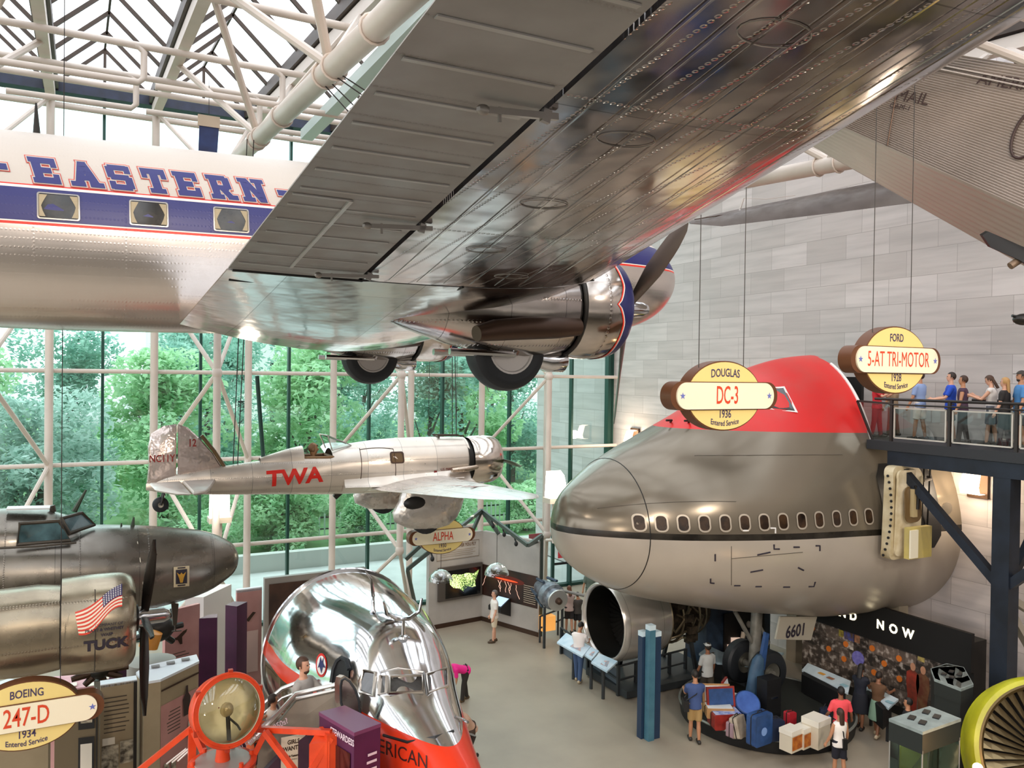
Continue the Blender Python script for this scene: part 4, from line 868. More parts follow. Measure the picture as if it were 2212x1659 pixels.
m = MB(); m.tube([A, C_ + V((0, .05, 0)), D_, F_], .015, 6); m.tube([C_ + V((0, .05, 0)), B_, E_, D_], .012, 6); m.tube([A, B_], .012, 6); m.build('windscreen_frame', WFR, ws, True)
# cabin window, panel lines, name and small lettering
m = MB(); FM.ringpatch(m, rrect(.42 - .9, .21, .36, .29, .06), rrect(.42 - .9, .21, .29, .22, .05), .015); w = m.build('cabin_window', BROWN, MONO, True); m = MB(); FM.patch(m, rrect(.42 - .9, .21, .30, .23, .05), .008); m.build('pane', M('mono pane', '80664A', 0, .08, coat=.6), w, True)
def ftext(s, size, cx, cz, xs, bold, name, mat, sl=0., off=.012, F=FM, par=MONO):
    m = MB(); text(m, s, size, (0, 0, 0), (1, 0, 0), (0, 0, 1), xs, bold, fn=lambda x, y: F.side(cx + x, cz + y + sl * x, -1, off)); return m.build(name, mat, par, True, 0)
AIRRED = M('airline red', 'D5281E', 0, .35); ftext('TWA', .5, -2.92 - .05, -.18, 1.1, .018, 'lettering', AIRRED, .055)
ftext('US MAIL', .1, .86, -.14, 1, .004, 'mail_lettering', M('mail red', '8E3128', 0, .5)); ftext('AM 34', .1, .84, -.26, 1, .004, 'mail_lettering', M('mail red', '8E3128', 0, .5))
m = MB(); FM.patch(m, [(.5, -.16), (.58, -.16), (.58, -.26), (.54, -.3), (.5, -.26)], .012); m.build('shield_mark', M('shield', '9B3B36', 0, .5), MONO, True, 0)
m = MB()
for o in ([(.62 - 2, .45), (.7 - 2.1, -.5)], [(-.55, .42), (-.5, -.55)]): m.tube([FM.side(o[0][0] + (o[1][0] - o[0][0]) * k / 8, o[0][1] + (o[1][1] - o[0][1]) * k / 8, -1, .004) for k in range(9)], .009, 5)
m.tube([FM.side(-1.38 + .83 * k / 8, .45 - .02 * (k - 4) ** 2 * .1, -1, .004) for k in range(9)], .009, 5); m.build('door_seam', BROWN, MONO, True)
m = MB(); m.bar((.75, -.18, .7), (1.5, -.18, .68), .03, .03); m.bar((.75, .18, .7), (1.5, .18, .68), .03, .03); m.bar((.8, -.18, .66), (.8, .18, .66), .03, .06); m.build('roof_rail', BROWN, MONO, True)
# tail
def slab(m, pts, th, ax=1):
    """thin surface with an outline and a rounded edge; ax = axis of its thickness"""
    pts = [V(p) for p in pts]; c = sum(pts, V()) / len(pts); e = V((0, 0, 0)); e[ax] = th / 2
    return m.rings([[c + (p - c) * .9 - e for p in pts], [p for p in pts], [c + (p - c) * .9 + e for p in pts]])
m = MB(); slab(m, [(-4.55, 0, .08), (-4.75, 0, .42), (-5.05, 0, .78), (-5.3, 0, 1.02), (-5.5, 0, 1.1), (-5.5, 0, -.2), (-5.1, 0, -.1)], .1); fn = m.build('fin', CRK, MONO, True, 50)
m = MB(); slab(m, [(-5.53, 0, 1.1), (-5.8, 0, 1.06), (-6.05, 0, .9), (-6.12, 0, .6), (-6.1, 0, .2), (-6.14, 0, -.2), (-6.0, 0, -.34), (-5.53, 0, -.22)], .1); rd = m.build('rudder', CRK, MONO, True, 50)
m = MB(); m.tube([(-4.5, 0, .1), (-4.72, 0, .46), (-5.0, 0, .83)], .045, 8); m.build('fin_edge_boot', M('boot brown', '6A5333', .1, .5), MONO, True)
m = MB(); text(m, '12', .24, (-5.2, -.056, .66), (1, 0, 0), (0, 0, 1), .75, .004); m.build('lettering', M('tail red', '8F2A26', 0, .5), fn, True, 0)
m = MB(); text(m, 'NC11Y', .23, (-5.83, -.056, .33), (1, 0, 0), (0, 0, 1), .75, .004); m.build('lettering', M('tail red', '8F2A26', 0, .5), rd, True, 0)
for s in (-1, 1):
    m = MB(); slab(m, [(-4.7, s * .16, -.2), (-4.95, s * 1.2, -.22), (-5.15, s * 1.85, -.22), (-5.4, s * 2.0, -.22), (-5.42, s * .14, -.2)], .09, 2); m.build('stabilizer', MF, MONO, True, 50)
    m = MB(); slab(m, [(-5.45, s * .14, -.2), (-5.44, s * 2.0, -.22), (-5.7, s * 1.85, -.22), (-6.05, s * 1.1, -.22), (-6.1, s * .2, -.2)], .07, 2); m.build('elevator', MF, MONO, True, 50)
m = MB(); m.lathe([(-.07, .06), (-.07, .13), (-.04, .17), (.04, .17), (.07, .13), (.07, .06)], (-5.85, 0, -.7), (0, 1, 0), 24, caps=False); tw = m.build('tail_wheel', RUBBER, MONO, True); m = MB(); m.lathe([(-.05, .01), (-.06, .08), (.06, .08), (.05, .01)], (-5.85, 0, -.7), (0, 1, 0), 16); m.build('wheel_hub', M('mono hub', 'B9B2A4', .6, .4), tw, True)
m = MB(); m.tube([(-5.75, -.1, -.3), (-5.85, -.1, -.7)], .03, 7); m.tube([(-5.75, .1, -.3), (-5.85, .1, -.7)], .03, 7); m.build('tail_wheel_fork', DARKM, MONO, True)
# low wing with rounded tips, root fillets
def mwing(s):
    R = []
    for d, le, te, z, th in ((0, 1.35, -1.15, -.52, .16), (.55, 1.3, -1.15, -.52, .16), (1.2, 1.22, -1.1, -.5, .15), (3, .98, -.98, -.33, .13), (5, .7, -.82, -.15, .1), (5.9, .5, -.7, -.06, .08), (6.35, .25, -.5, -.02, .06), (6.6, -.02, -.28, .0, .03)):
        c = le - te; R.append([V((le - u * c, s * d, z + h)) for u, h in airfoil(c, th, 9)])
    m = MB(); m.rings(R); w = m.build('wing', skin('monoplane wing', 'EAE5E0', .3, 'DDD6CF', metal=.6, wav=(2, .1), rows=[(1, 0, .05, .35)]), MONO, True, 40)
    m = MB(); 
    for d, k in ((.62, 0), (.72, 1)): m.tube([(1.28 - 2.4 * u, s * (d + .12 * u), -.52 + (.33 - .52 * (u - .3) ** 2 * 1.0) * .6 * (1 - u) + .0) for u in [j / 10 for j in range(11)]], .012, 5)
    m.build('fillet_strip', MS, MONO, True)
    if s < 0:
        m = MB(); text(m, 'NC11Y', .75, (0, 0, 0), (1, 0, 0), (0, 1, 0), .8, .01, fn=lambda x, y: V((.15 - y * .9, -3.2 + x * -1.0, -.305 + (-(-3.2 + x * -1.0) - 3) * .092 + .118 - .03 * abs(.15 - y * .9)))); m.build('lettering', M('faded wing red', 'D98E86', 0, .6), w, True, 0)
    return w
mwing(-1); mwing(1)
m = MB()
for s in (-1, 1):
    R = []
    for k in range(9):
        u = k / 8; x = 1.5 - 3.3 * u; y0 = FM.sec(x)[2]
        R.append([V((x, s * (y0 * .92), -.12 * (1 - u) - .25 * u)), V((x, s * (y0 + .12 * (1 - u)), -.38)), V((x, s * (y0 + .45 * (1 - u) + .05), -.47)), V((x, s * y0 * .6, -.62))])
    m.rings(R)
m.build('wing_fillet', MS, MONO, True, 60)
# trouser fairings, with crinkled sheet and a glimpse of tyre
CR2 = skin('crumpled sheet', 'DAD6D0', .28, 'BFB9B2', wav=(3.5, 1.0), metal=.6)
for s in (-1, 1):
    R = []
    for z, x0, x1, w in ((-.5, .95, -.75, .24), (-.72, .9, -.8, .27), (-.98, .82, -.95, .28), (-1.2, .7, -.9, .27), (-1.36, .5, -.6, .2), (-1.42, .25, -.3, .1)):
        cxx, hx = (x0 + x1) / 2, (x0 - x1) / 2; R.append([V((cxx + hx * math.copysign(abs(cos(a)) ** .8, cos(a)), s * 1.55 + w * sin(a), z)) for a in [2 * pi * j / 22 for j in range(22)]])
    m = MB(); m.rings(R); f = m.build('wheel_fairing', CR2, MONO, True, 60)
    m = MB(); m.lathe([(-.12, .1), (-.12, .3), (-.06, .4), (.06, .4), (.12, .3), (.12, .1)], (-.1, s * 1.55, -1.14), (0, 1, 0), 24); m.build('tire', RUBBER, MONO, True)
    m = MB(); m.ell((-.45, s * 1.55 + s * .2, -.75), (.3, .1, .16), 14, 8); m.build('fairing_opening', BLACK, f, True)
m = MB(); m.bar((-1.75, 0, -.65), (-1.9, 0, -.78), .1, .12); m.build('drain_mast', DARKM, MONO, True)
# green mast by the cockpit, hanging cables
m = MB(); m.tube([(-3.55, .3, .15), (-3.72, .3, 2.2)], [.05, .05], 8); m.build('antenna_mast', MULL, MONO, True)
for (a, b) in (((-4.3, 0, .15), (-4.05, 0, 3.7)), ((-4.2, 0, .15), (-3.9, 0, 3.7)), ((1.28, -.2, .68), (1.1, -.1, 4)), ((1.34, .2, .68), (1.2, .1, 4))): tag(MB().tube([AO + V(a), V((AO.x + b[0], AO.y + b[1], 14.6))], .012, 5).build('hanging_cable', CABLE), 'thin steel cable holding up the small silver monoplane', 'cable', 'monoplane cables')
# leather-helmeted pilot figure, head and shoulders in the cockpit
P0 = AO + V((-2.45, 0, .12)); pil = thing('pilot_mannequin', 'leather-helmeted pilot mannequin sitting in the small monoplane cockpit', 'mannequin', P0)
LEA = M('tan leather', '7A5A3C', 0, .6); SKN = M('mannequin skin', 'A67C58', 0, .55)
m = MB(); m.rings([[P0 + V((x + a * cos(t), b * sin(t), z)) for t in [2 * pi * j / 16 for j in range(16)]] for z, x, a, b in ((-.3, -.02, .13, .2), (-.1, -.02, .14, .23), (.02, -.02, .1, .2), (.1, 0, .06, .08), (.17, .01, .055, .06), (.22, .02, .085, .07), (.3, .03, .1, .078), (.38, .02, .1, .078), (.44, .01, .075, .06), (.47, 0, .02, .02))]); m.build('body', SKN, pil, smooth=60)
m = MB(); m.ell(P0 + V((.0, 0, .345)), (.112, .09, .125), 16, 10, keep=lambda p: not (p.x > .03 and p.z < .05)); m.ell(P0 + V((0, -.085, .3)), (.04, .02, .05), 8, 6); m.ell(P0 + V((0, .085, .3)), (.04, .02, .05), 8, 6); m.build('flying_helmet', LEA, pil)
m = MB(); m.ell(P0 + V((.13, 0, .3)), (.025, .016, .03), 8, 6); m.build('nose', SKN, pil)
m = MB(); m.tube([P0 + V((.1, -.05, .4)), P0 + V((.115, 0, .4)), P0 + V((.1, .05, .4))], .022, 8); m.build('goggles', BROWN, pil)
m = MB(); m.rings([[P0 + V((-.02 + a * cos(t), b * sin(t), z)) for t in [2 * pi * j / 16 for j in range(16)]] for z, a, b in ((-.32, .145, .215), (-.1, .155, .245), (.03, .115, .215), (.09, .085, .11))]); m.build('flying_jacket', LEA, pil, smooth=60)
# ================================================================ THE GREY AIRLINER NOSE AT THE LEFT
GO = Dp(515, 1205, 16); GM = skin('grey airliner skin', '8D877E', .28, '7A746B', rows=[(2, 0, .035, 1.1)], wav=(1, .2), seams=[(0, 1.3, .4)], dirt=.3, metal=.85); GM2 = skin('grey nacelle skin', 'B2A690', .25, '9E927E', rows=[(0, 2, .04, .6)], wav=(1, .2), dirt=.35, metal=.85)
GREYA = thing('grey_airliner', 'grey twin-engined airliner with painted flag on its engine, entering at the left edge', 'airliner', GO)
FG = Fus([(0, 0, 0, .03, .03, .03, 2, 2), (-.05, 0, 0, .2, .2, .2, 2, 2), (-.2, 0, 0, .38, .36, .36, 2, 2), (-.6, 0, 0, .62, .56, .58, 2, 2), (-1.2, 0, .0, .82, .68, .72, 2, 2), (-2.0, 0, .02, .98, .76, .84, 2.1, 2), (-2.7, 0, .03, 1.02, .8, .9, 2.2, 2), (-4, 0, .05, 1.04, .86, .95, 2.3, 2.1), (-8, 0, .05, 1.04, .9, .95, 2.3, 2.1)], 4)
m = MB(); FG.mesh(m, 56); m.build('fuselage', GM, GREYA, True, 50)
# raised cockpit with raked windshield
def hitG(px, py, off=.01): return fhit(FG, px, py, GO, off)
def GY(px, py, dy): return Yp(px, py, GO.y + dy)
cab = [[V((x, w * cos(a), z0 + h * sin(a) ** .7 if sin(a) > 0 else z0)) for a in [pi * j / 14 for j in range(15)]] for x, w, z0, h in ((-2.62, .3, .74, .02), (-2.95, .55, .62, .42), (-3.3, .7, .55, .62), (-3.9, .78, .5, .72), (-5, .8, .5, .74), (-8, .8, .5, .74))]
m = MB(); m.rings(cab, closed=False, caps=False); m.build('cockpit_roof', GM, GREYA, True, 50)
WGL = M('cockpit pane', '5B7C84', 0, .05, var=(2.5, '2D3F42'), coat=.8); GFR = M('cockpit frame', '4C463E', .5, .4)
for pts, y in (([(42, 1131), (127, 1125), (152, 1167), (38, 1176)], -.86), ([(133, 1120), (176, 1108), (203, 1134), (150, 1152)], -.70)):
    q = [GY(*p, y + (.0 if i in (0, 3) else .10)) for i, p in enumerate(pts)]
    if y == -.70: q = [GY(133, 1120, -.62), GY(176, 1108, -.25), GY(203, 1134, -.22), GY(150, 1152, -.72)]
    m = MB(); m.tube(q, .035, 6, close=True); fr = m.build('cockpit_window_frame', GFR, GREYA); MB().prism(q, (0, .02, 0)).build('pane', WGL, fr, smooth=0)
m = MB(); q = [GY(0, 1140, -.95), GY(165, 1172, -.9)]; m.tube([GY(0, 1184, -.95), GY(80, 1180, -.97), GY(165, 1172, -.95)], .02, 6); m.build('sill_strip', GFR, GREYA)
m = MB(); m.bar(GY(15, 1098, -.3), GY(108, 1096, -.3), .3, .03); m.build('roof_hatch', M('hatch pale', 'D9DEE2', .3, .3), GREYA)
for a, b, r in (((160, 1105), (186, 1058), .03), ((286, 1138), (289, 1117), .025), ((262, 1138), (262, 1130), .015)):
    m = MB(); m.tube([GY(*a, 0), GY(*b, 0)], [r * 1.6, r * .6], 7); m.build('antenna', M('aerial', '2E3B2C', .2, .5), GREYA)
m = MB(); m.tube([GY(115, 1106, 0), GY(112, 1092, 0)], .05, 8); m.build('beacon', GFR, GREYA)
for pts in ([(297, 1170), (303, 1210), (309, 1262)], [(480, 1181), (490, 1230), (482, 1278)], [(500, 1184), (511, 1222)]):
    m = MB(); q = [p for p in (hitG(*k, .004) for k in pts) if p]
    if len(q) > 1: m.tube(q, .01, 5); m.build('skin_seam', M('seam pale', 'B9B2A2', .4, .4), GREYA)
# eagle poster patch on its side
PQ = ((375, 1225), (409, 1222), (409, 1266), (375, 1269))
def pq(u, v): return tuple((PQ[0][t] * (1 - u) + PQ[1][t] * u) * (1 - v) + (PQ[3][t] * (1 - u) + PQ[2][t] * u) * v for t in (0, 1))
pt = hitgrid(FG, GO, PQ, 6, .02).build('square_patch', M('patch cream', 'DCCFAE', 0, .6), GREYA, smooth=0)
hitgrid(FG, GO, [pq(*k) for k in ((.14, .15), (.86, .15), (.86, .85), (.14, .85))], 5, .035).build('patch_field', M('patch navy', '2B2836', 0, .6), pt, smooth=0)
MB().poly([hitG(*pq(u, v), .06) for u, v in ((.42, .8), (.58, .8), (.66, .55), (.8, .28), (.6, .4), (.5, .3), (.4, .4), (.2, .28), (.34, .55))]).build('patch_bird', M('patch gold', 'C99A3C', 0, .5), pt, smooth=0)
for v in (.07, .93): MB().poly([hitG(*pq(u, w), .045) for u, w in ((.25, v - .03), (.75, v - .03), (.75, v + .03), (.25, v + .03))]).build('patch_caption', INK, pt, smooth=0)
# engine with flag
EO = Dp(290, 1335, 12.6); ex, ey, ez = EO - GO
prof = [(-9, .55, .74), (-3, .56, .74), (-2.2, .58, .74), (-1.5, .6, .75), (-.98, .62, .74), (-.96, .52, .64)]
def oval(x, h, w, y=ey, z=ez): return [V((x, y + w * math.copysign(abs(cos(a)) ** .9, cos(a)), z + h * math.copysign(abs(sin(a)) ** .9, sin(a)))) for a in [2 * pi * k / 40 for k in range(40)]]
m = MB(); m.rings([oval(ex + x, h, w) for x, w, h in ((-9, .5, .62), (-3, .62, .62), (-1.9, .62, .62), (-1.3, .62, .64), (-1.0, .6, .6), (-.98, .5, .5))]); m.build('nacelle', GM2, GREYA, True, 50)
FC = Fus([(ex - .98, ey, ez, .66, .7, .7, 2.1, 2.1), (ex - .6, ey, ez, .69, .72, .72, 2.1, 2.1), (ex - .2, ey, ez, .685, .71, .71, 2.1, 2.1), (ex - .06, ey, ez, .64, .66, .66, 2.1, 2.1), (ex, ey, ez, .55, .57, .57, 2.1, 2.1)], 4)
m = MB(); m.rings([FC.ring(x, 44) for x in [r[0] for r in FC.T]], caps=False); m.rings([FC.ring(ex, 44), [p + (V((ex - .5, ey, ez)) - p) * .15 for p in FC.ring(ex, 44)]], caps=False); cw = m.build('cowling', GM2, GREYA, True, 50)
m = MB(); m.lathe([(ex - .5, .6), (ex - .45, .3), (ex + .05, .2), (ex + .1, .05)], (0, ey, ez), (1, 0, 0), 28); m.build('crankcase', DARKM, GREYA, True)
for k in range(9): a = 2 * pi * k / 9; q_ = MB(); q_.lathe([(.2 + .05 * j, .1 if j % 2 else .08) for j in range(7)], (ex - .25, ey, ez), (0, cos(a), sin(a)), 12); q_.build('cylinder', DARKM, GREYA, True)
# wavy flag: stripes then canton with stars, laid on the cowl
def FCp(px, py, off): return fhit(FC, px, py, GO, off)
f0 = [(162, 1318), (185, 1312), (215, 1292), (240, 1275), (263, 1267)]
def flagpt(u, v):       # u along the fly, v down the hoist, in photo pixels
    x = 162 + 102 * u; y = 1322 - 57 * u + 5 * sin(u * 5.5) + v * 50 + 6 * sin(u * 6) * v; x += 8 * v * (1 - u) ; return x, y
fl = None
for k in range(13):
    m = MB()
    for i in range(12):
        c = []
        for u, v in ((i / 12, k / 13), ((i + 1) / 12, k / 13), ((i + 1) / 12, (k + 1) / 13), (i / 12, (k + 1) / 13)): c.append(FCp(*flagpt(u, v), .012))
        m.poly(c)
    o = m.build('flag_stripe', M('flag red', 'D8402C', 0, .5) if k % 2 == 0 else M('flag white', 'EDE2CC', 0, .5), cw, smooth=0)
m = MB()
for i in range(5):
    for k in range(4): m.poly([FCp(*flagpt(u, v), .017) for u, v in ((.58 + .084 * i, -.02 + .13 * k), (.58 + .084 * (i + 1), -.02 + .13 * k), (.58 + .084 * (i + 1), -.02 + .13 * (k + 1)), (.58 + .084 * i, -.02 + .13 * (k + 1)))])
ct = m.build('flag_canton', M('flag blue', '3A3560', 0, .5), cw, smooth=0); m = MB()
for i in range(8):
    for k in range(6): c = FCp(*flagpt(.61 + .05 * i, .02 + .082 * k), .02); m.poly([c + V((.011 * cos(2 * pi * t / 5), -.001, .011 * sin(2 * pi * t / 5))) for t in range(5)])
m.build('flag_stars', WHITE, ct, smooth=0)
for s, sz, px, py in (('TUCK', .2, 229, 1393), ('COMPANY OF', .055, 236, 1349), ('PRATT & WHITNEY', .055, 226, 1360), ('WASP', .055, 231, 1371)):
    c = FCp(px, py, .012) - GO; m = MB(); text(m, s, sz, (0, 0, 0), (1, 0, 0), (0, 0, 1), 1.05, .01 if sz > .1 else .002, fn=lambda x, y: FC.side(c.x + x, c.z + y, -1, .012)); m.build('lettering', INK, cw, True, 0)
m = MB(); m.tube([FC.side(ex - .55, ez + .7 - 1.4 * k / 14, -1, .003) for k in range(1, 14)], .008, 5); m.build('cowl_seam', GFR, cw, True)
# propeller: gearbox housing and three blades
m = MB(); m.lathe([(ex + .02, .16), (ex + .12, .17), (ex + .2, .12), (ex + .42, .115), (ex + .5, .08), (ex + .53, .01)], (0, ey, ez), (1, 0, 0), 24); m.build('propeller_hub', CHROME, GREYA, True)
BLK = skin('dark blade', '3A3632', .35, '2C2926', metal=.8)
for ang in (82, 262, 176):
    a = RAD(ang); u = V((0, cos(a), sin(a))); sd = V((0, -sin(a), cos(a))); R = []; q_ = MB()
    if ang == 82: u = V((.06, -.45, .9)).normalized()
    for j in range(11):
        r = .08 + 1.4 * j / 10; ch = interp([(0, .1), (.35, .15), (.8, .19), (1.2, .16), (1.5, .02)], r)[0]; tw = RAD(70 - 35 * j / 10); f = V((1, 0, 0)) * sin(tw) + sd * cos(tw); g = V((1, 0, 0)) * cos(tw) - sd * sin(tw)
        R.append([V((ex + .14, ey, ez)) + u * r + f * (ch * cos(2 * pi * t / 8) / 2) + g * (.03 * sin(2 * pi * t / 8)) for t in range(8)])
    q_.rings(R); q_.build('propeller_blade', BLK, GREYA, True, 50)
m = MB(); m.prism([GY(370, 1300, -.05), GY(386, 1305, -.05), GY(382, 1350, -.05), GY(374, 1352, -.05)], (0, .1, 0)); m.tube([GY(378, 1345, 0), GY(379, 1364, 0)], .015, 6); m.tube([GY(371, 1364, 0), GY(392, 1362, 0)], .012, 6); m.build('pitot_mast', GFR, GREYA)
# ================================================================ CORRUGATED THREE-ENGINED AIRLINER, upper right
CG = M('corrugated sheet', 'CFC4BC', .35, .4, var=(.6, 'BFB4AB'))
p1, p2, p3, p4 = Dp(1700, 60, 13.4), Dp(2330, 160, 10.6), Dp(2330, 503, 10.6), Dp(1700, 220, 13.4)
CORR = thing('corrugated_airliner', 'corrugated silver mail airliner seen from below at the upper right edge', 'airliner', p3)
m = MB(); N = 46; U_ = 24; nn = ((p2 - p1).cross(p4 - p1)).normalized()
if nn.dot(CD) > 0: nn = -nn
d = ray(1700, 220); p4 = EYE + d * ((p1 - EYE).dot(nn) / d.dot(nn)); d = ray(2330, 503); p3 = EYE + d * ((p1 - EYE).dot(nn) / d.dot(nn))
def cside(u, v, off=0.): return (p1 * (1 - u) + p2 * u) * (1 - v) + (p4 * (1 - u) + p3 * u) * v + nn * off
R = []
for i in range(N * 4 + 1): v = i / (N * 4); R.append([cside(k / U_, v, .016 * cos(2 * pi * v * N)) for k in range(U_ + 1)])
m.rings(R, closed=False, caps=False); sd_ = m.build('fuselage_side', CG, CORR, smooth=60)
bk = V((.469, .883, .05)) * 1.15
b3, b4 = Dp(2345, 650, 11.9), Dp(1722, 298, 14.3)
m = MB(); R = []
for i in range(41): v = i / 40; R.append([(p4 * (1 - k / 12) + p3 * (k / 12)) * (1 - v) + (b4 * (1 - k / 12) + b3 * (k / 12)) * v + V((0, 0, .008 * cos(2 * pi * v * 10))) for k in range(13)])
m.rings(R, closed=False, caps=False); m.build('fuselage_belly', CG, CORR, smooth=60)
m = MB(); m.rings([[p1, p2], [p1 + V((.1, 1.3, .05)), p2 + V((.3, 1.5, .1))], [b4, b3]], closed=False, caps=False); m.build('fuselage_roof', CG, CORR, smooth=0)
for v in (.12, .155): MB().tube([cside(.2, v * 1.0 - .02, .03), cside(1, v + .0, .03)], .014, 5).build('stringer', CG, CORR)
MB().tube([cside(.47, .02, .02), cside(.43, .5, .02), cside(.40, .99, .02)], .01, 5).build('panel_seam', BROWN, CORR)
def cpx(px, py): # pixel on the side plane
    d = ray(px, py); return EYE + d * ((p1 - EYE).dot(nn) / d.dot(nn))
uu = (cpx(2212, 190) - cpx(2100, 174)).normalized(); vv = uu.cross(nn); vv = vv if vv.z > 0 else -vv
SI = M('stencil brown', '3A2622', 0, .6)
for s, px, py, sz, xs in (('U.S. MAIL', 1942, 207, .23, 1.0), ('CAM-1', 1946, 232, .11, 1), ('AMERICAN', 2203, 184, .22, 1)):
    m = MB(); text(m, s, sz, cpx(px, py) + nn * .03, uu, vv, xs, .006); m.build('lettering', SI, sd_, smooth=0)
m = MB(); m.tube([cpx(2222, 288) + (uu * cos(2 * pi * k / 30) * .17 + vv * sin(2 * pi * k / 30) * .34) + nn * .02 for k in range(30)], .02, 6, close=True); m.build('emblem_ring', SI, sd_)
m = MB(); q = [Dp(2122, 508, 11.2), Dp(2135, 500, 11.2), Dp(2215, 535, 10.9), Dp(2260, 560, 10.8), Dp(2260, 600, 10.8), Dp(2205, 563, 10.9), Dp(2140, 534, 11.2)]; m.prism(q, (.03, .06, .02)); m.build('propeller_blade', M('black blade', '17181A', .3, .4), CORR)
m = MB(); m.tube([Dp(2182, 575, 11), Dp(2212, 555, 11), Dp(2290, 520, 11)], .05, 10); m.build('strut', M('tan strut', '7A6552', .3, .5), CORR); m = MB(); m.ell(Dp(2212, 690, 11), (.16, .13, .08), 12, 8); m.tube([Dp(2186, 682, 11), Dp(2230, 690, 11)], .02, 6); m.build('wheel_hub', DARKM, CORR)
# ================================================================ monoplane wing glimpsed behind it
HY = 17.2
WU = skin('dark wing underside', '5E524A', .45, '483C36', metal=.4, wav=(1, .2), dirt=.3)
a, b, c, d = Dp(1480, 482, 20.5), Dp(1500, 472, 20.9), Dp(2035, 372, 17.5), Dp(2060, 428, 16.5)
HW = thing('hanging_monoplane', 'dark-winged monoplane of which only one lettered wing shows behind the corrugated airliner', 'monoplane', (a + d) / 2)
le = [Dp(*k) for k in ((1492, 484, 20.2), (1560, 489, 19.6), (1650, 478, 18.8), (1800, 460, 17.8), (2080, 425, 16.2))]; te = [Dp(*k) for k in ((1486, 478, 21), (1560, 459, 20.6), (1650, 441, 20.0), (1800, 411, 19), (2080, 358, 17.3))]
R = []
for i, (p, q) in enumerate(zip(le, te)):
    t = .02 + .05 * min(i, 2); R.append([p, p + (q - p) * .12 - V((0, 0, t * .4)), p + (q - p) * .4 - V((0, 0, t * .6)), p + (q - p) * .75 - V((0, 0, t * .2)), q, p + (q - p) * .7 + V((0, 0, t)), p + (q - p) * .3 + V((0, 0, t * 1.5)), p + (q - p) * .08 + V((0, 0, t))])
m = MB(); m.rings(R); hw = m.build('wing', WU, HW, smooth=40)
m = MB(); m.tube([Dp(1500, 474, 20.4), Dp(1640, 452, 19.9), Dp(1720, 436, 19.4)], .012, 5); m.build('aileron_gap', BROWN, hw)
m = MB(); m.tube([Dp(1597, 455, 20.2), Dp(1606, 428, 20.2)], .03, 6); m.tube([Dp(1606, 428, 20.2), Dp(1655, 430, 20.1), Dp(1718, 422, 19.7)], .008, 5); m.tube([Dp(1598, 455, 20.0), Dp(1612, 478, 19.5)], .035, 6); m.build('control_horn', M('pale horn', 'CFC6BE', .3, .5), hw)
m = MB(); o = Dp(1790, 439, 18.3); text(m, 'C889G', .75, o + V((0, 0, -.05)), (le[4] - le[1]).normalized() , (te[3] - le[3]).normalized(), -1.1, .03); m.build('lettering', M('wing letter', '2B2220', 0, .6), hw, smooth=0)
# ================================================================ POLISHED AIRLINER NOSE standing on the floor
C7 = Dp(742, 1408, 15.6); R7 = MX.Rotation(RAD(-90), 4, 'Z'); M7 = MX.Translation(C7) @ R7
PN = thing('polished_nose', 'mirror-polished airliner nose section with orange-red chin stripe and open crew door', 'airliner', C7, R7)
F7 = Fus([(0, 0, 0, 1.5, 1.56, 1.58, 2, 2), (1.2, 0, 0, 1.46, 1.56, 1.58, 2, 2), (2.0, 0, 0, 1.28, 1.54, 1.56, 2, 2), (2.9, 0, 0, 1.02, 1.44, 1.52, 2.1, 2), (3.3, 0, -.02, .9, 1.26, 1.46, 2.2, 2), (3.7, 0, -.05, .79, .98, 1.4, 2.1, 2), (4.2, 0, -.1, .67, .74, 1.3, 2.0, 2),
          (4.9, 0, -.2, .5, .56, 1.1, 2, 2), (5.6, 0, -.32, .36, .42, .86, 2, 2), (6.2, 0, -.42, .24, .28, .55, 2, 2), (6.45, 0, -.46, .16, .15, .25, 2, 2), (6.52, 0, -.47, .03, .03, .05, 2, 2)], 5)
P7 = banded('mirror paint', (.03, 0, 1), [(-2, 'E6E8EA', 1, .1), (.16, 'DD3A1E', 0, .2), (.42, 'E6E9EC', 1, .1)], (1.6, .14)); P7B = banded('mirror paint chin', (.03, 0, 1), [(-2, 'DD3A1E', 0, .2), (.42, 'E6E9EC', 1, .1)], (1.6, .14))
m = MB(); F7.mesh(m, 96, [3.2 * k / 54 for k in range(55)], caps=False); m.cur = 1; F7.mesh(m, 96, [3.2 + 3.32 * k / 56 for k in range(57)], caps=False); m.build('fuselage', [P7, P7B], PN, True, 60)
m = MB(); m.tube([V((0, 1.51 * cos(2 * pi * k / 60), 1.575 * sin(2 * pi * k / 60))) for k in range(60)], .035, 6, close=True); m.build('cut_ring', CHROME, PN, True)
m = MB(); m.lathe([(-.02, .01), (-.02, 1.48)], (0, 0, 0), (1, 0, 0), 48, caps=False); m.build('rear_bulkhead', M('bulkhead', '3C3A40', 0, .7), PN, True)
h7 = lambda pts, off=.012: [p for p in (fhit(F7, x, y, M7, off) for x, y in pts) if p is not None]
W7 = M('nose window', '1B1C1E', 0, .04, var=(3, '4A4B4C'), coat=.9); WM7 = skin('nose window frame', 'C9C3BC', .2)
for pts in ([(844, 1462), (912, 1459), (913, 1495), (842, 1498)], [(921, 1458), (964, 1444), (966, 1482), (924, 1497)], [(786, 1449), (811, 1453), (806, 1503), (778, 1494), (777, 1473)], [(822, 1460), (836, 1461), (834, 1498), (819, 1500)]):
    q = h7(pts, .02); c = sum(q, V()) / len(q); m = MB(); m.tube(q, .03, 6, close=True); fr = m.build('cockpit_window_frame', WM7, PN); MB().poly([p for p in q]).build('pane', W7, fr, smooth=0)
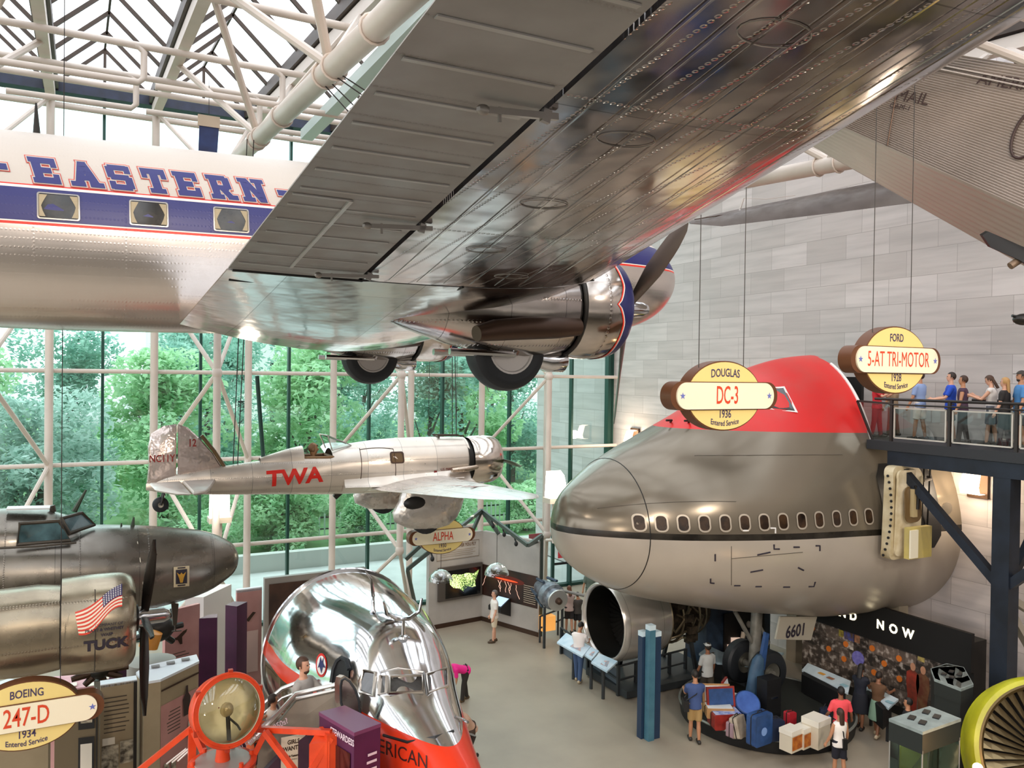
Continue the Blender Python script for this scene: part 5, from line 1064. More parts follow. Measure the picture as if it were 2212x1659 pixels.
m = MB(); strip(m, F7, M7, [(822, 1452), (860, 1443), (915, 1452), (922, 1500)], .018, 6); strip(m, F7, M7, [(870, 1240), (840, 1300), (800, 1375), (770, 1430)], .006, 5); m.build('skin_seam', M('mirror seam', '8E8E8E', .8, .3), PN)
m = MB(); strip(m, F7, M7, [(828, 1588), (880, 1603), (940, 1592), (980, 1579)], .02, 6); m.build('stripe_edge', BLACK, PN)
# chin lettering, red ring badge, crew door
vs_, fs_ = glyphs('AMERICAN', 1, 1, .008); q = []
for x, y in vs_: px = 848 + x * 31; q.append(fhit(F7, px, 1622 + (px - 848) * .36 - y * 44, M7, .012) or Dp(px, 1640, 12))
m = MB(); m.add(q, fs_); m.build('lettering', M('dark letter', '3A1A18', 0, .4), PN, smooth=0)
def epx(cx, cy, rx, ry, off): return h7([(cx + rx * cos(2 * pi * k / 28), cy + ry * sin(2 * pi * k / 28)) for k in range(28)], off)
b0 = MB().poly(epx(694, 1437, 12, 26, .012)).build('round_badge', M('badge red', 'D22C26', 0, .4), PN, smooth=0); MB().poly(epx(694, 1437, 9.5, 20.5, .03)).build('badge_field', WHITE, b0, smooth=0)
MB().poly(h7([(694, 1455), (690, 1440), (686, 1443), (690, 1430), (692, 1418), (695, 1430), (699, 1418), (698, 1432), (703, 1443), (697, 1441)], .045)).build('badge_bird', NAVY, b0, smooth=0)
MB().poly(h7([(720, 1446), (728, 1428), (738, 1421), (748, 1426), (754, 1446), (751, 1494), (724, 1498), (716, 1472)], .03)).build('door_opening', BLACK, PN, smooth=0)
q = h7([(716, 1474), (720, 1446), (728, 1428), (738, 1421), (748, 1426), (754, 1446)], .03); m = MB(); m.tube(q, .035, 6); m.build('door_frame', RUBBER, PN)
q = [EYE + (h7([(756, 1480)], 0)[0] - EYE).dot(CD) * .955 * ray(*k) for k in ((733, 1480), (736, 1464), (744, 1459), (756, 1467), (770, 1488), (779, 1515), (782, 1552), (768, 1560), (742, 1545), (734, 1520))]; m = MB(); m.prism(q, V((-.05, .07, 0))); lf = m.build('door_leaf', skin('door leaf', 'B9B4AA', .25), PN, smooth=0)
m = MB(); c = sum(q, V()) / len(q); m.tube([c + (p - c) * .86 for p in q], .018, 6, close=True); m.build('door_seal', RUBBER, lf)
# aerials on its back
def up7(px, py): return h7([(px, py)], 0)[0]
p = up7(871, 1378); m = MB(); m.lathe([(0, .08), (.03, .07), (.05, .03), (.28, .025)], p, (0, 0, 1), 12); m.tube([p + V((-.34, -.05, .62)), p + V((-.28, -.03, .42)), p + V((-.12, 0, .3)), p + V((.1, 0, .29)), p + V((.26, .0, .38)), p + V((.3, 0, .58))], [.02, .03, .035, .035, .03, .02], 8); m.build('loop_aerial', CHROME, PN)
p = up7(806, 1322); m = MB(); m.lathe([(0, .06), (.04, .03), (.25, .02)], p, (0, 0, 1), 10); m.tube([p + V((0, 0, .25)), p + V((0, .1, .5)), p + V((-.06, .25, .62))], [.03, .025, .008], 7); m.build('blade_aerial', CHROME, PN)
m = MB(); q = h7([(984, 1548)], .02); m.tube([q[0], q[0] + V((.12, 0, -.06)), q[0] + V((.13, -.15, -.05))], .02, 6); m.build('pitot_tube', CHROME, PN)
# dark steel cradle it stands on
m = MB()
for x in (.5, 3.2):
    m.tube([V((x, 1.3 * cos(a), 1.64 * sin(a))) for a in [RAD(200 + 14 * k) for k in range(11)]], .07, 8)
    for s in (-1, 1): m.tube([V((x, s * 1.0, -1.3)), V((x, s * 1.2, -C7.z))], .08, 8)
m.build('cradle', DARKM, PN, True)
# ================================================================ vertical exhibit blocks, from the outline of their tops
def block(name, label, cat, z, top, mat, topmat=None, z0=0., group=None):
    q = [Zp(x, y, z) for x, y in top]; c = sum(q, V()) / len(q)
    if topmat is None: return tag(MB().prism(q, (0, 0, z0 - z)).build(name, mat, smooth=0), label, cat, group)
    t = thing(name, label, cat, (c.x, c.y, z0), None, group); MB().prism([p - V((0, 0, .03)) for p in q], (0, 0, z0 - z)).build('body', mat, t, smooth=0)
    MB().prism([c + (p - c) * 1.02 for p in q], (0, 0, -.05)).build('top_panel', topmat, t, smooth=0); t['q'] = 0; return t, q
PURP = M('plum panel', '4E1A40', 0, .5, var=(2, '401636')); PINK = M('pink panel', 'C9958E', 0, .6, var=(1.5, 'BB857F')); WTOP = M('white top', 'E6EAEE', 0, .5); TAN = M('tan panel', 'A8977A', 0, .6, var=(1.2, '9A896C')); GPAN = M('grey panel', '9A958B', 0, .6)
block('plum_post', 'plum-coloured square post right of the grey airliner propeller, the lower of two', 'post', 3.1, [(430, 1336), (450, 1328), (470, 1326), (469, 1334)], PURP, group='plum posts')
block('plum_post', 'plum-coloured square post below the grey airliner nose tip, the taller of two', 'post', 3.6, [(487, 1307), (504, 1299), (534, 1300), (512, 1310)], PURP, group='plum posts')
def face(q, i, n, u0, u1, v0, v1, off=.012):
    """a rectangle on the side face between top corners i and i+1 (v measured down in metres)"""
    a, b = q[i], q[n]; d = (b - a); nrm = V((d.y, -d.x, 0)).normalized()
    if nrm.dot(EYE - a) < 0: nrm = -nrm
    P = lambda u, v: a + d * u - V((0, 0, v)) + nrm * off
    return [P(u0, v0), P(u1, v0), P(u1, v1), P(u0, v1)]
LINE = M('panel text', '4A4036', 0, .7); PHOTO = M('panel photo', '4B4338', 0, .5, var=(9, 'C9BFA8')); PALE = M('panel pale', 'E8E0D0', 0, .6)
def textlines(q, i, n, u0, u1, v0, rows, dv, par, mat=None, h=.02):
    m = MB(); R = random.Random(rows + int(v0 * 100))
    for k in range(rows): m.poly(face(q, i, n, u0, u0 + (u1 - u0) * (.75 + .25 * R.random()), v0 + k * dv, v0 + k * dv + h))
    o = m.build('text_lines', mat or LINE, par, smooth=0); o['kind'] = 'stuff'; return o
# tall cabinet with white top
t, q = block('display_cabinet', 'tan display cabinet with white top and a portrait, behind the red beacon', 'cabinet', 3.0, [(295, 1452), (315, 1438), (423, 1414), (429, 1428), (347, 1467), (311, 1473)], TAN, WTOP)
MB().poly(face(q, 3, 4, 0, 1, .55, 3, .01)).build('pink_face', PINK, t, smooth=0); MB().poly(face(q, 3, 4, 0, 1, .22, .26, .02)).build('trim_line', BROWN, t, smooth=0)
f = face(q, 3, 4, .22, .48, .35, 1.0, .03); MB().poly([lerp4([f[0], f[1], f[2], f[3]], u, 1 - v) for u, v in ((.2, 1), (.1, .45), (.35, .28), (.38, .05), (.6, .05), (.65, .28), (.9, .45), (.8, 1))]).build('portrait_figure', M('portrait', '3A2A26', 0, .6), t, smooth=0)
textlines(q, 3, 4, .5, .85, .75, 7, .07, t); MB().poly(face(q, 3, 4, .12, .3, 1.15, 1.55, .03)).build('caption_sheet', PALE, t, smooth=0); MB().poly(face(q, 3, 4, .38, .55, 1.3, 1.42, .03)).build('caption_sheet', PALE, t, smooth=0)
for u in (.62, .8): MB().poly(face(q, 3, 4, u, u + .13, 1.75, 2.05, .03)).build('photograph', PHOTO, t, smooth=0)
for u, v in ((.3, .35), (.55, .5), (.8, .4)): p = q[0] * (1 - u) + q[3] * u * .5 + q[2] * u * .5; MB().box(p + V((0, 0, .03)), (.16, .1, .03)).build('vent_plate', GREY, t)
# text wall left of it
a, b = Zp(217, 1482, 3.0), Zp(296, 1470, 3.0); q = [a, b, b + V((0, .25, 0)), a + V((0, .25, 0))]
t = thing('text_panel_wall', 'tan exhibit wall of small text and war photographs beside the white-topped cabinet', 'display wall', (a + b).xy.to_3d() / 2); MB().prism(q, (0, 0, -3)).build('panel', TAN, t, smooth=0); MB().prism([p + V((0, 0, .02)) for p in q], (0, 0, -.06)).build('cap', WTOP, t, smooth=0)
textlines(q, 0, 1, .1, .8, .25, 9, .085, t); MB().poly(face(q, 0, 1, .04, .5, 1.2, 1.75, .02)).build('photograph', PHOTO, t, smooth=0); MB().poly(face(q, 0, 1, .54, .92, 1.15, 1.6, .025)).build('photograph', PHOTO, t, smooth=0); MB().poly(face(q, 0, 1, .06, .4, 1.04, 1.18, .03)).build('caption_sheet', PALE, t, smooth=0); MB().bx((b.x - .06, b.y - .05, 0), (b.x, b.y, 3)).build('edge_strip', DARKM, t)
a, b = Zp(118, 1530, 2.9), Zp(212, 1520, 2.9); q = [a, b, b + V((0, .2, 0)), a + V((0, .2, 0))]
t = thing('photo_panel_wall', 'brown exhibit wall with stacked framed papers below the hanging sign at the left', 'display wall', (a + b).xy.to_3d() / 2); MB().prism(q, (0, 0, -2.9)).build('panel', M('brown panel', '6E6048', 0, .6), t, smooth=0)
for k, (v0, v1) in enumerate(((.1, .45), (.6, 1.4), (1.6, 2.2))): f = MB().poly(face(q, 0, 1, .55, .92, v0, v1, .02)).build('photo_frame', BLACK, t, smooth=0); MB().poly(face(q, 0, 1, .6, .87, v0 + .12, v1 - .12, .03)).build('photograph', PHOTO if k != 1 else PALE, f, smooth=0)
MB().poly(face(q, 0, 1, 0.95, 1.0, 0, 2.9, .02)).build('edge_strip', DARKM, t, smooth=0)
t, q = block('display_cabinet', 'low white-topped cabinet half hidden behind the hanging sign at the left edge', 'cabinet', 2.9, [(-60, 1492), (20, 1466), (110, 1480), (105, 1500), (0, 1512)], TAN, WTOP)
t, q = block('display_cabinet', 'small white-topped cabinet just right of the hanging sign tip', 'cabinet', 2.85, [(160, 1494), (208, 1486), (214, 1495), (166, 1503)], TAN, WTOP)
# pink map table behind, pink panels, orange engine on display
t, q = block('map_table', 'pink printed table top below the grey airliner engine', 'table', 1.9, [(100, 1488), (112, 1462), (250, 1450), (246, 1476), (150, 1488)], PINK, M('map pink', 'D9AEB0', 0, .6, var=(3, 'C79097')))
c = Zp(210, 1464, 1.92); MB().lathe([(0, .2), (.01, .2)], c, (0, 0, 1), 20).build('blue_disc', M('map blue', '7F86C4', 0, .6), t)
for px, py, w in ((150, 1480, .3), (232, 1463, .35), (200, 1478, .25)): MB().box(Zp(px, py, 1.93), (w, .22, .02)).build('map_label', PALE, t)
def panel(name, label, cat, z, a, b, zb, mat, th=.12):
    A, B = Zp(*a, z), Zp(*b, z); n = V(((B - A).y, -(B - A).x, 0)).normalized() * th; n = -n if n.y < 0 else n; q = [A, B, B + n, A + n]
    t = thing(name, label, cat, ((A + B) / 2).xy.to_3d()); MB().prism(q, (0, 0, zb - z)).build('panel', mat, t, smooth=0); return t, q
t, q = panel('pink_panel', 'pink exhibit panel with a small aircraft picture, left of the plum posts', 'display wall', 3.2, (357, 1322), (432, 1304), 0, PINK)
m = MB(); f = face(q, 0, 1, .12, .62, .5, .95, .02); m.poly([lerp4(f, u, 1 - v) for u, v in ((0, .5), (.4, .45), (.75, .2), (1, .12), (.95, .28), (.7, .5), (.72, .9), (.6, .9), (.45, .62))]); m.build('aircraft_picture', BROWN, t, smooth=0); textlines(q, 0, 1, .2, .7, 1.1, 3, .08, t); MB().poly(face(q, 0, 1, .1, .5, 1.8, 2.4, .02)).build('photograph', PHOTO, t, smooth=0)
m = MB(); f = face(q, 0, 1, .55, .85, 1.35, 2.6, .03); m.poly([lerp4(f, u, 1 - v) for u, v in ((0, 1), (0, .2), (.15, .05), (.5, 0), (.85, .05), (1, .2), (1, 1))]); m.build('white_niche', WHITE, t, smooth=0)
t, q = panel('pink_panel', 'pink exhibit panel with a white cap, left of the polished nose section', 'display wall', 3.4, (512, 1277), (566, 1270), 0, PINK); MB().prism([p + V((0, 0, .03)) for p in q], (0, 0, -.08)).build('cap', WTOP, t, smooth=0)
m = MB(); f = face(q, 0, 1, .35, .75, .6, .85, .02); m.poly([lerp4(f, u, 1 - v) for u, v in ((0, .8), (.7, 0), (1, .1), (.6, .6), (.3, 1))]); m.build('aircraft_picture', BROWN, t, smooth=0); MB().poly(face(q, 0, 1, .4, .85, 1.1, 2.2, .02)).build('photograph', M('pink sheet', 'D9B6AC', 0, .6), t, smooth=0)
c = Zp(330, 1440, .9); t = thing('engine_display', 'dark engine with orange tank on a white stand, seen under the grey airliner nose', 'engine', c.xy.to_3d()); c = Dp(328, 1378, 18)
MB().lathe([(-c.z + .05, .5), (-.5, .5), (-.48, .3)], c, (0, 0, 1), 16).build('stand', GPAN, t); m = MB(); m.ell(c + V((.1, 0, .2)), (.38, .3, .3), 14, 8)
for k in range(7): a = k * .9; m.tube([c + V((.1, 0, .15)), c + V((.1 + .55 * cos(a), .2, .15 + .45 * sin(a)))], .07, 8)
m.build('engine_block', DARKM, t); MB().lathe([(-.2, .02), (-.18, .2), (.15, .2), (.2, .02)], c + V((-.05, -.4, .1)), (.3, 0, 1), 16).build('orange_tank', M('tank orange', 'D78A2C', 0, .4), t)
c = Dp(215, 1448, 17); t = thing('radial_engine_display', 'small bare radial engine of brown pipes below the grey airliner cowling', 'engine', (c.x, c.y, 0)); MB().lathe([(-c.z, .12), (-.2, .1)], c, (0, 0, 1), 12).build('stand', GPAN, t); m = MB()
for k in range(9): a = k * 2 * pi / 9; m.tube([c, c + V((.55 * cos(a), -.02, .3 * sin(a)))], [.1, .06], 8)
m.build('cylinder_ring', BROWN, t); MB().ell(c, (.2, .2, .18), 12, 8).build('crankcase', DARKM, t)
t, q = panel('plum_figure_panel', 'plum exhibit panel standing below the grey airliner engine cowling', 'display wall', 2.6, (252, 1432), (282, 1418), 0, PURP, .2)
block('white_screen_wall', 'tall white screen wall seen below the grey airliner nose, before the glass', 'display wall', 3.0, [(400, 1290), (470, 1262), (500, 1262), (440, 1290)], M('screen white', 'DCD9D4', 0, .6))
# ================================================================ crew stair to the polished nose
STG = M('stair grey', '8E8578', .1, .5, var=(2, '7F776B')); RAILW = M('stair rail', 'CFCBC4', .7, .25)
def dd_(px, py, Z): return Dp(px, py, Z)
t = thing('access_stair', 'visitor stair with pale handrails rising to the polished nose crew door', 'stairs', (2.8, 13.2, 0))
top = [dd_(640, 1516, 12.0), dd_(736, 1494, 11.95)]; a0, a1, a2 = dd_(555, 1604, 12.0), top[0], top[1]; zf = 3.04
m = MB(); m.prism([a0 + V((0, 0, -.1)), a1, a2, V((a2.x, a2.y, 2.9)), V((a1.x, a1.y, 2.9)), V((a0.x, a0.y, 2.4))], (.03, .12, 0)); m.build('balustrade_panel', STG, t, smooth=0)
m = MB(); m.tube([a0 + V((-.1, 0, .0)), a1 + V((0, 0, .12)), a2 + V((0, 0, .12))], .035, 8); m.tube([a0 + V((-.1, 0, .12)), a1 + V((0, 0, .02)) + V((0, .06, .0)), a2 + V((0, .06, .02))], .025, 8); m.build('handrail', RAILW, t)
b0, b1, b2 = dd_(540, 1545, 13), dd_(610, 1487, 13), dd_(650, 1472, 13); m = MB(); m.tube([b0, b1, b2], .035, 8); m.tube([b0 - V((0, 0, .15)), b1 - V((0, 0, .15)), b2 - V((0, 0, .15))], .02, 8); m.build('far_handrail', RAILW, t)
LANDZ = zf; m = MB(); m.bx((a1.x - .3, a1.y + .1, zf - .12), (a2.x + .35, a1.y + 1.75, zf)); m.build('landing', STG, t)
for k in range(9): MB().bx((a1.x - .3 - .27 * (k + 1), a1.y + .1, zf - .12 - .27 * (k + 1)), (a1.x - .27 * k - .3, a1.y + 1.75, zf - .27 * (k + 1))).build('step', STG, t)
for x in (a1.x - .1, a2.x): MB().bx((x - .06, a1.y + .2, 0), (x + .06, a1.y + .32, zf - .1)).build('leg', STG, t)
MB().bx((a1.x - 2.9, a1.y + .15, 0), (a1.x - 2.75, a1.y + 1.7, zf - 2.5)).build('leg', STG, t)
# plum wall with poster beneath, and the plum case beside it
a, b = dd_(560, 1600, 11.74), dd_(690, 1540, 11.7); t = thing('plum_wall', 'dark plum curved wall with a printed poster under the visitor stair', 'display wall', ((a + b) / 2).xy.to_3d())
q = [V((a.x, a.y, 3.35)), V(((a.x + b.x) / 2, (a.y + b.y) / 2 - .04, 3.85)), V((b.x, b.y, 4.05)), V((b.x, b.y, 0)), V((a.x, a.y, 0))]; MB().prism(q, (0, .1, 0)).build('panel', M('plum dark', '3A1A30', 0, .5), t, smooth=0)
p = dd_(633, 1622, 11.68); pw, ph = .17, .36; ps = MB().bx((p.x - pw, p.y - .02, p.z - ph), (p.x + pw, p.y, p.z + ph * .62)).build('poster', M('poster cream', 'E8E0C8', 0, .6), t, smooth=0)
for s, sz, dz in (('GIRLS', .085, .14), ('WANTED', .085, .05), ('Apply Tomorrow', .04, -.06), ('MORNING', .03, -.11)):
    m = MB(); text(m, s, sz, p + V((0, -.024, dz)), (1, 0, 0), (0, 0, 1), .8, .003); m.build('lettering', M('poster ink', '3A2E1E', 0, .6), ps, smooth=0)
m = MB(); o = p + V((-.42, -.0, .33)); text(m, 'in the Early 1950s?', .12, o, V((.94, 0, .34)), V((-.34, 0, .94)), .8, .002); m.build('heading_lettering', M('pale plum text', 'D6C2CC', 0, .6), t, smooth=0)
t, q = block('plum_case', 'plum exhibit case with glass front standing against the polished nose chin', 'cabinet', 4.5, [(690, 1538), (745, 1524), (822, 1562), (765, 1582)], PURP, M('plum top', '6E3A5C', 0, .4))
MB().poly(face(q, 3, 0, .08, .92, .3, 2.6, .015)).build('glass_front', M('case dark', '2A1418', 0, .1, var=(3, '4A2A20'), coat=.5), t, smooth=0)
m = MB(); f = face(q, 3, 0, .1, .5, .08, .2, .02); text(m, 'STEWARDESS', .12, sum(f, V()) / 4, -(q[3] - q[0]).normalized() if (q[3] - q[0]).dot(CR) < 0 else (q[3] - q[0]).normalized(), (0, 0, 1), .8, .003); m.build('lettering', M('pale plum text', 'D6C2CC', 0, .6), t, smooth=0)
textlines(q, 2, 3, .15, .6, .35, 14, .1, t, M('pale plum text', 'D6C2CC', 0, .6), .035)
# big framed photo board behind the ring
t, q = panel('photo_board', 'large brown framed photo board behind the polished nose ring', 'display wall', 4.15, (572, 1250), (790, 1226), 0, M('frame grey', 'A39E97', .2, .5), .15)
MB().poly(face(q, 0, 1, .04, .96, .15, 3.6, .02)).build('photograph', M('brown photo', '6B4A3A', 0, .4, var=(1.2, '3B2A24')), t, smooth=0)
# ================================================================ RED BEACON on its lattice tower
BO = Dp(490, 1533, 11.15); OR = M('beacon red', 'DE4A22', 0, .35, var=(4, 'C93E1C')); ax = (EYE - BO).normalized(); ax = (ax + CR * .42 + V((0, 0, -.1))).normalized()
BEA = thing('beacon_light', 'big orange-red rotating beacon with glass lens on top of a red tower', 'beacon', BO - V((0, 0, .85)))
m = MB(); m.lathe([(-.5, .05), (-.48, .2), (-.38, .36), (-.2, .45), (-.02, .475), (.1, .475), (.12, .46), (.12, .42), (.02, .41)], BO, ax, 48, caps=False); dr = m.build('drum', OR, BEA, smooth=50)
m = MB(); m.lathe([(.13, .42), (.06, .41), (-.1, .36), (-.24, .24), (-.3, .1), (-.31, .01)], BO, ax, 48, caps=False); m.build('reflector', M('gold reflector', 'FBF6DC', 0, .35, bump=(3, .1)), BEA, smooth=60)
m = MB(); m.lathe([(.1, .43), (.16, .36), (.2, .22), (.215, .01)], BO, ax, 48, caps=False); m.build('lens', glassmat('beacon lens', (.99, .97, .9), .1), BEA, smooth=60)
m = MB(); m.ell(BO + ax * .0, (.09, .09, .1), 14, 8); m.build('bulb', M('bulb', 'C9B890', .2, .15), BEA); m = MB(); sd, up, d_ = frame(ax); m.tube([BO + ax * 0 - up * .4, BO + ax * .02 - up * .08], .03, 8); m.tube([BO - up * .1 + ax * .05, BO - up * .22 + ax * .08 + sd * .1, BO - up * .3 + sd * .16], .015, 6); m.build('lamp_holder', DARKM, BEA)
m = MB(); m.tube([BO + (sd * cos(2 * pi * k / 48) + up * sin(2 * pi * k / 48)) * .475 + ax * .1 for k in range(48)], .022, 6, close=True); m.build('rim', OR, dr)
for k in range(6): a = 2 * pi * k / 6 + .4; p = BO + (sd * cos(a) + up * sin(a)) * .49 + ax * .08; MB().box(p, (.06, .06, .08)).build('rim_clip', M('clip red', 'A8321A', 0, .4), dr)
bp = BO + V((-.05, 0, -.70)); m = MB(); m.lathe([(-.1, .3), (-.06, .44), (.0, .45), (.02, .42), (.02, .1), (.1, .09), (.3, .07)], bp, (0, 0, 1), 40); m.build('turntable', OR, BEA, smooth=40); m = MB(); m.lathe([(.022, .02), (.03, .36), (.022, .37)], bp, (0, 0, 1), 32); m.build('turntable_plate', M('plate grey', 'A8A29A', .5, .4), BEA)
for k in range(6): a = k * pi / 3; m = MB(); m.lathe([(0, .03), (.06, .03)], bp + V((.38 * cos(a), .38 * sin(a), .02)), (0, 0, 1), 8); m.build('bolt', OR, BEA)
TW = thing('beacon_tower', 'orange-red lattice steel tower top that carries the beacon', 'tower', (bp.x, bp.y, 0))
zt = bp.z - .1
m = MB(); m.lathe([(0, .36), (.09, .36), (.1, .3)], (bp.x, bp.y, zt - .02), (0, 0, 1), 32); m.build('cap_plate', OR, TW)
def rb(a, b, w=.075, nm='bar'): m = MB(); m.bar(a, b, w, w); return m.build(nm, OR, TW)
A1, A2, A3 = Dp(415, 1572, 11.5), Dp(530, 1577, 11.5), Dp(716, 1582, 11.0); A0 = Dp(290, 1672, 11.4)
rb(A0, A1); rb(A1, A2); rb(A2 + V((.1, 0, 0)), A3); rb(A1, V((A1.x, A1.y, 0)), .1, 'leg'); rb(A3, V((A3.x, A3.y, 0)), .16, 'leg'); rb(Dp(572, 1580, 11.3), Dp(655, 1690, 11.1)); rb(Dp(716, 1592, 10.95), Dp(655, 1690, 10.9)); rb(Dp(575, 1580, 11.35), Dp(545, 1640, 11.35)); rb(Dp(420, 1580, 11.45), Dp(470, 1690, 11.4))
m = MB(); q = [Dp(690, 1570, 11.2), Dp(722, 1567, 11.25), Dp(712, 1602, 10.9), Dp(668, 1608, 10.9)]; m.prism(q, (0, 0, -1.2)); m.build('gusset_box', OR, TW, smooth=0)
for x, y in ((-.3, -.3), (.3, -.3), (-.3, .3), (.3, .3)): rb((bp.x + x, bp.y + y, zt), (bp.x + x * 1.25, bp.y + y * 1.25, 0), .07, 'leg')
m = MB()
for k in range(3): m.tube([Dp(360 + 12 * k, 1650 - 3 * k, 11.6), Dp(402 + 10 * k, 1617 - 4 * k, 11.6)], .012, 6)
m.build('cable_bundle', WHITE, TW)
# ================================================================ SAFETY DISPLAY by the glass
SW = M('display grey', 'B9B4AE', 0, .7, var=(1, 'AAA59F')); A = Zp(925, 1362, 0); B = Zp(1040, 1340, 0); Cc = Zp(1163, 1376, 0)
SD = thing('safety_display', 'two-winged grey display with a lit heading, map screen and lightning mural by the glass', 'display wall', B)
HT = 3.35
for nm, p, r in (('left_wing', A, B), ('right_wing', B, Cc)):
    d = (r - p); n = V((-d.y, d.x, 0)).normalized() * .18; n = n if n.dot(EYE - p) < 0 else -n
    MB().prism([p, r, r + n, p + n], (0, 0, HT)).build(nm, SW, SD, smooth=0); MB().prism([p - n * .12, r - n * .12, r, p], (0, 0, .16)).build('skirting', BROWN, SD, smooth=0)
def onw(p, r, u, z, off=.02): d = r - p; n = V((d.y, -d.x, 0)).normalized(); n = n if n.dot(EYE - p) > 0 else -n; return p + d * u + V((0, 0, z)) + n * off
def wrect(p, r, u0, u1, z0, z1, off=.02): return [onw(p, r, u, z, off) for u, z in ((u0, z0), (u1, z0), (u1, z1), (u0, z1))]
m = MB(); m.tube(wrect(A, B, .14, .93, 2.45, 3.05, .015), .008, 4, close=True); hd = m.build('heading_frame', M('frame line', '6E5A3C', 0, .6), SD)
d = (B - A).normalized(); m = MB(); text(m, 'SAFETY WHEREVER YOU FLY', .175, onw(A, B, .53, 2.92), d, (0, 0, 1), .68, .003); m.build('heading_lettering', M('heading brown', '5A3A1A', 0, .6), SD, smooth=0)
m = MB()
for k in range(4): m.poly(wrect(A, B, .2, .86 - .05 * (k % 2), 2.76 - .07 * k, 2.775 - .07 * k))
o = m.build('text_lines', M('faint text', '8A7A62', 0, .7), SD, smooth=0); o['kind'] = 'stuff'
fr = MB().prism(wrect(A, B, .16, .98, .98, 2.2, .0), (onw(A, B, .5, 0, .1) - onw(A, B, .5, 0, 0))).build('screen_frame', M('screen frame', '57504A', .2, .5), SD, smooth=0)
def mapmat():
    m, t, b, o = newmat('map screen'); f = t.noise(26, 12); g = t.noise(1.6, 2); k = t.math('MULTIPLY', f, t.math('ADD', g, .42)); c = t.ramp(k, [(.38, (.004, .012, .01, 1)), (.47, (.16, .28, .05, 1)), (.62, (.85, .95, .4, 1))]); t.l.new(c, b.inputs['Emission Color']); b.inputs['Emission Strength'].default_value = 1.6; b.inputs['Base Color'].default_value = (0.01, .01, .01, 1); b.inputs['Roughness'].default_value = .2; return m
sc_ = MB().poly(wrect(A, B, .28, .94, 1.06, 2.06, .11)).build('screen', M('screen black', '0C0E10', 0, .2, coat=.5), fr, smooth=0)
MB().poly([onw(A, B, .28 + .66 * u, 1.06 + v, .118) for u, v in ((.1, .72), (.2, .86), (.45, .8), (.6, .84), (.8, .78), (.95, .9), (.9, .7), (.84, .5), (.86, .3), (.76, .28), (.62, .34), (.5, .18), (.4, .3), (.22, .36), (.12, .5))]).build('map_glow', mapmat(), sc_, smooth=0)
mu = MB().poly(wrect(B, Cc, .0, .98, .98, 2.12, .015)).build('lightning_mural', M('mural dark', '21140F', 0, .45, var=(2, '3A1E14')), SD, smooth=0)
m = MB(); R = random.Random(4)
for u, z0, z1 in ((.08, 1.72, 1.25), (.3, 1.66, 1.22), (.36, 1.68, 1.32), (.42, 1.68, 1.2), (.47, 1.68, 1.28), (.53, 1.66, 1.2), (.62, 1.64, 1.1)):
    z = z0; uu_ = u; pts = []
    while z > z1: pts.append(onw(B, Cc, uu_, z, .022)); z -= .08; uu_ += R.uniform(-.022, .026)
    if len(pts) > 1: m.tube(pts, .009, 4)
m.build('lightning_bolts', M('bolt glow', 'E8C8B4', 0, .6, emit=('F0B8A0', .8)), mu)
MB().poly([onw(B, Cc, .46 + .3 * cos(a), 1.76 + .14 * sin(a), .017) for a in [2 * pi * k / 24 for k in range(24)]]).build('dark_red_cloud', M('dark red cloud', '4A1A10', 0, .6, emit=('7A1C08', .2)), mu, smooth=0)
MB().poly([onw(B, Cc, .45 + .2 * cos(a), 1.74 + .03 * sin(a), .021) for a in [2 * pi * k / 24 for k in range(24)]]).build('red_cloud', M('red cloud', 'D8421E', 0, .6, emit=('E8401C', 1.2)), mu, smooth=0)
m = MB()
for k in range(9): m.poly(wrect(B, Cc, .75, .95, 1.1 + .075 * k, 1.12 + .075 * k, .02))
o = m.build('text_lines', M('mural text', 'C9B9A4', 0, .7), mu, smooth=0); o['kind'] = 'stuff'
# steel canopy frame over it
GR = M('canopy green grey', '4C5650', .3, .5); c0, c1, c2 = A + V((-.55, -.6, 3.2)), B + V((.0, .3, 4.0)), Cc + V((.12, .0, 3.7)); L0 = Dp(880, 1230, 25.6); L1 = Dp(945, 1178, 25.8); R0, R1, R2 = B + V((0, .1, 4.1)), Dp(1140, 1178, 26.9), Cc + V((.1, .05, 3.55))
for pts in ([L0, L1 + V((.3, 0, .2)), R0], [L0 + V((.05, .3, .25)), L1 + V((.1, .5, .3))], [R0, R1, R2], [R2, V((R2.x, R2.y, 0))], [L0, A + V((-.3, -.1, 0))], [R0, onw(A, B, .8, HT, 0)], [R0, onw(B, Cc, .3, HT, 0)], [R1 * .5 + R0 * .5, onw(B, Cc, .6, HT, 0)], [R1, onw(B, Cc, .95, HT, 0)]):
    m = MB()
    for a, b in zip(pts, pts[1:]): m.bar(a, b, .09, .12)
    m.build('canopy_bar', GR, SD)
for p in (L0 * .2 + L1 * .8, R0 * .75 + R1 * .25, R0 * .5 + R1 * .5, R0 * .25 + R1 * .75): m = MB(); m.tube([p, p - V((0, 0, .12)), p - V((.0, .08, .2))], .03, 6); m.ell(p - V((0, .08, .26)), (.07, .07, .09), 8, 6); m.build('spotlight', BLACK, SD)
lamp('safety_spot', 'SPOT', onw(A, B, .55, 4.3, .9), 90, (1, .78, .5), .1, onw(A, B, .55, 2.7, 0), 70)
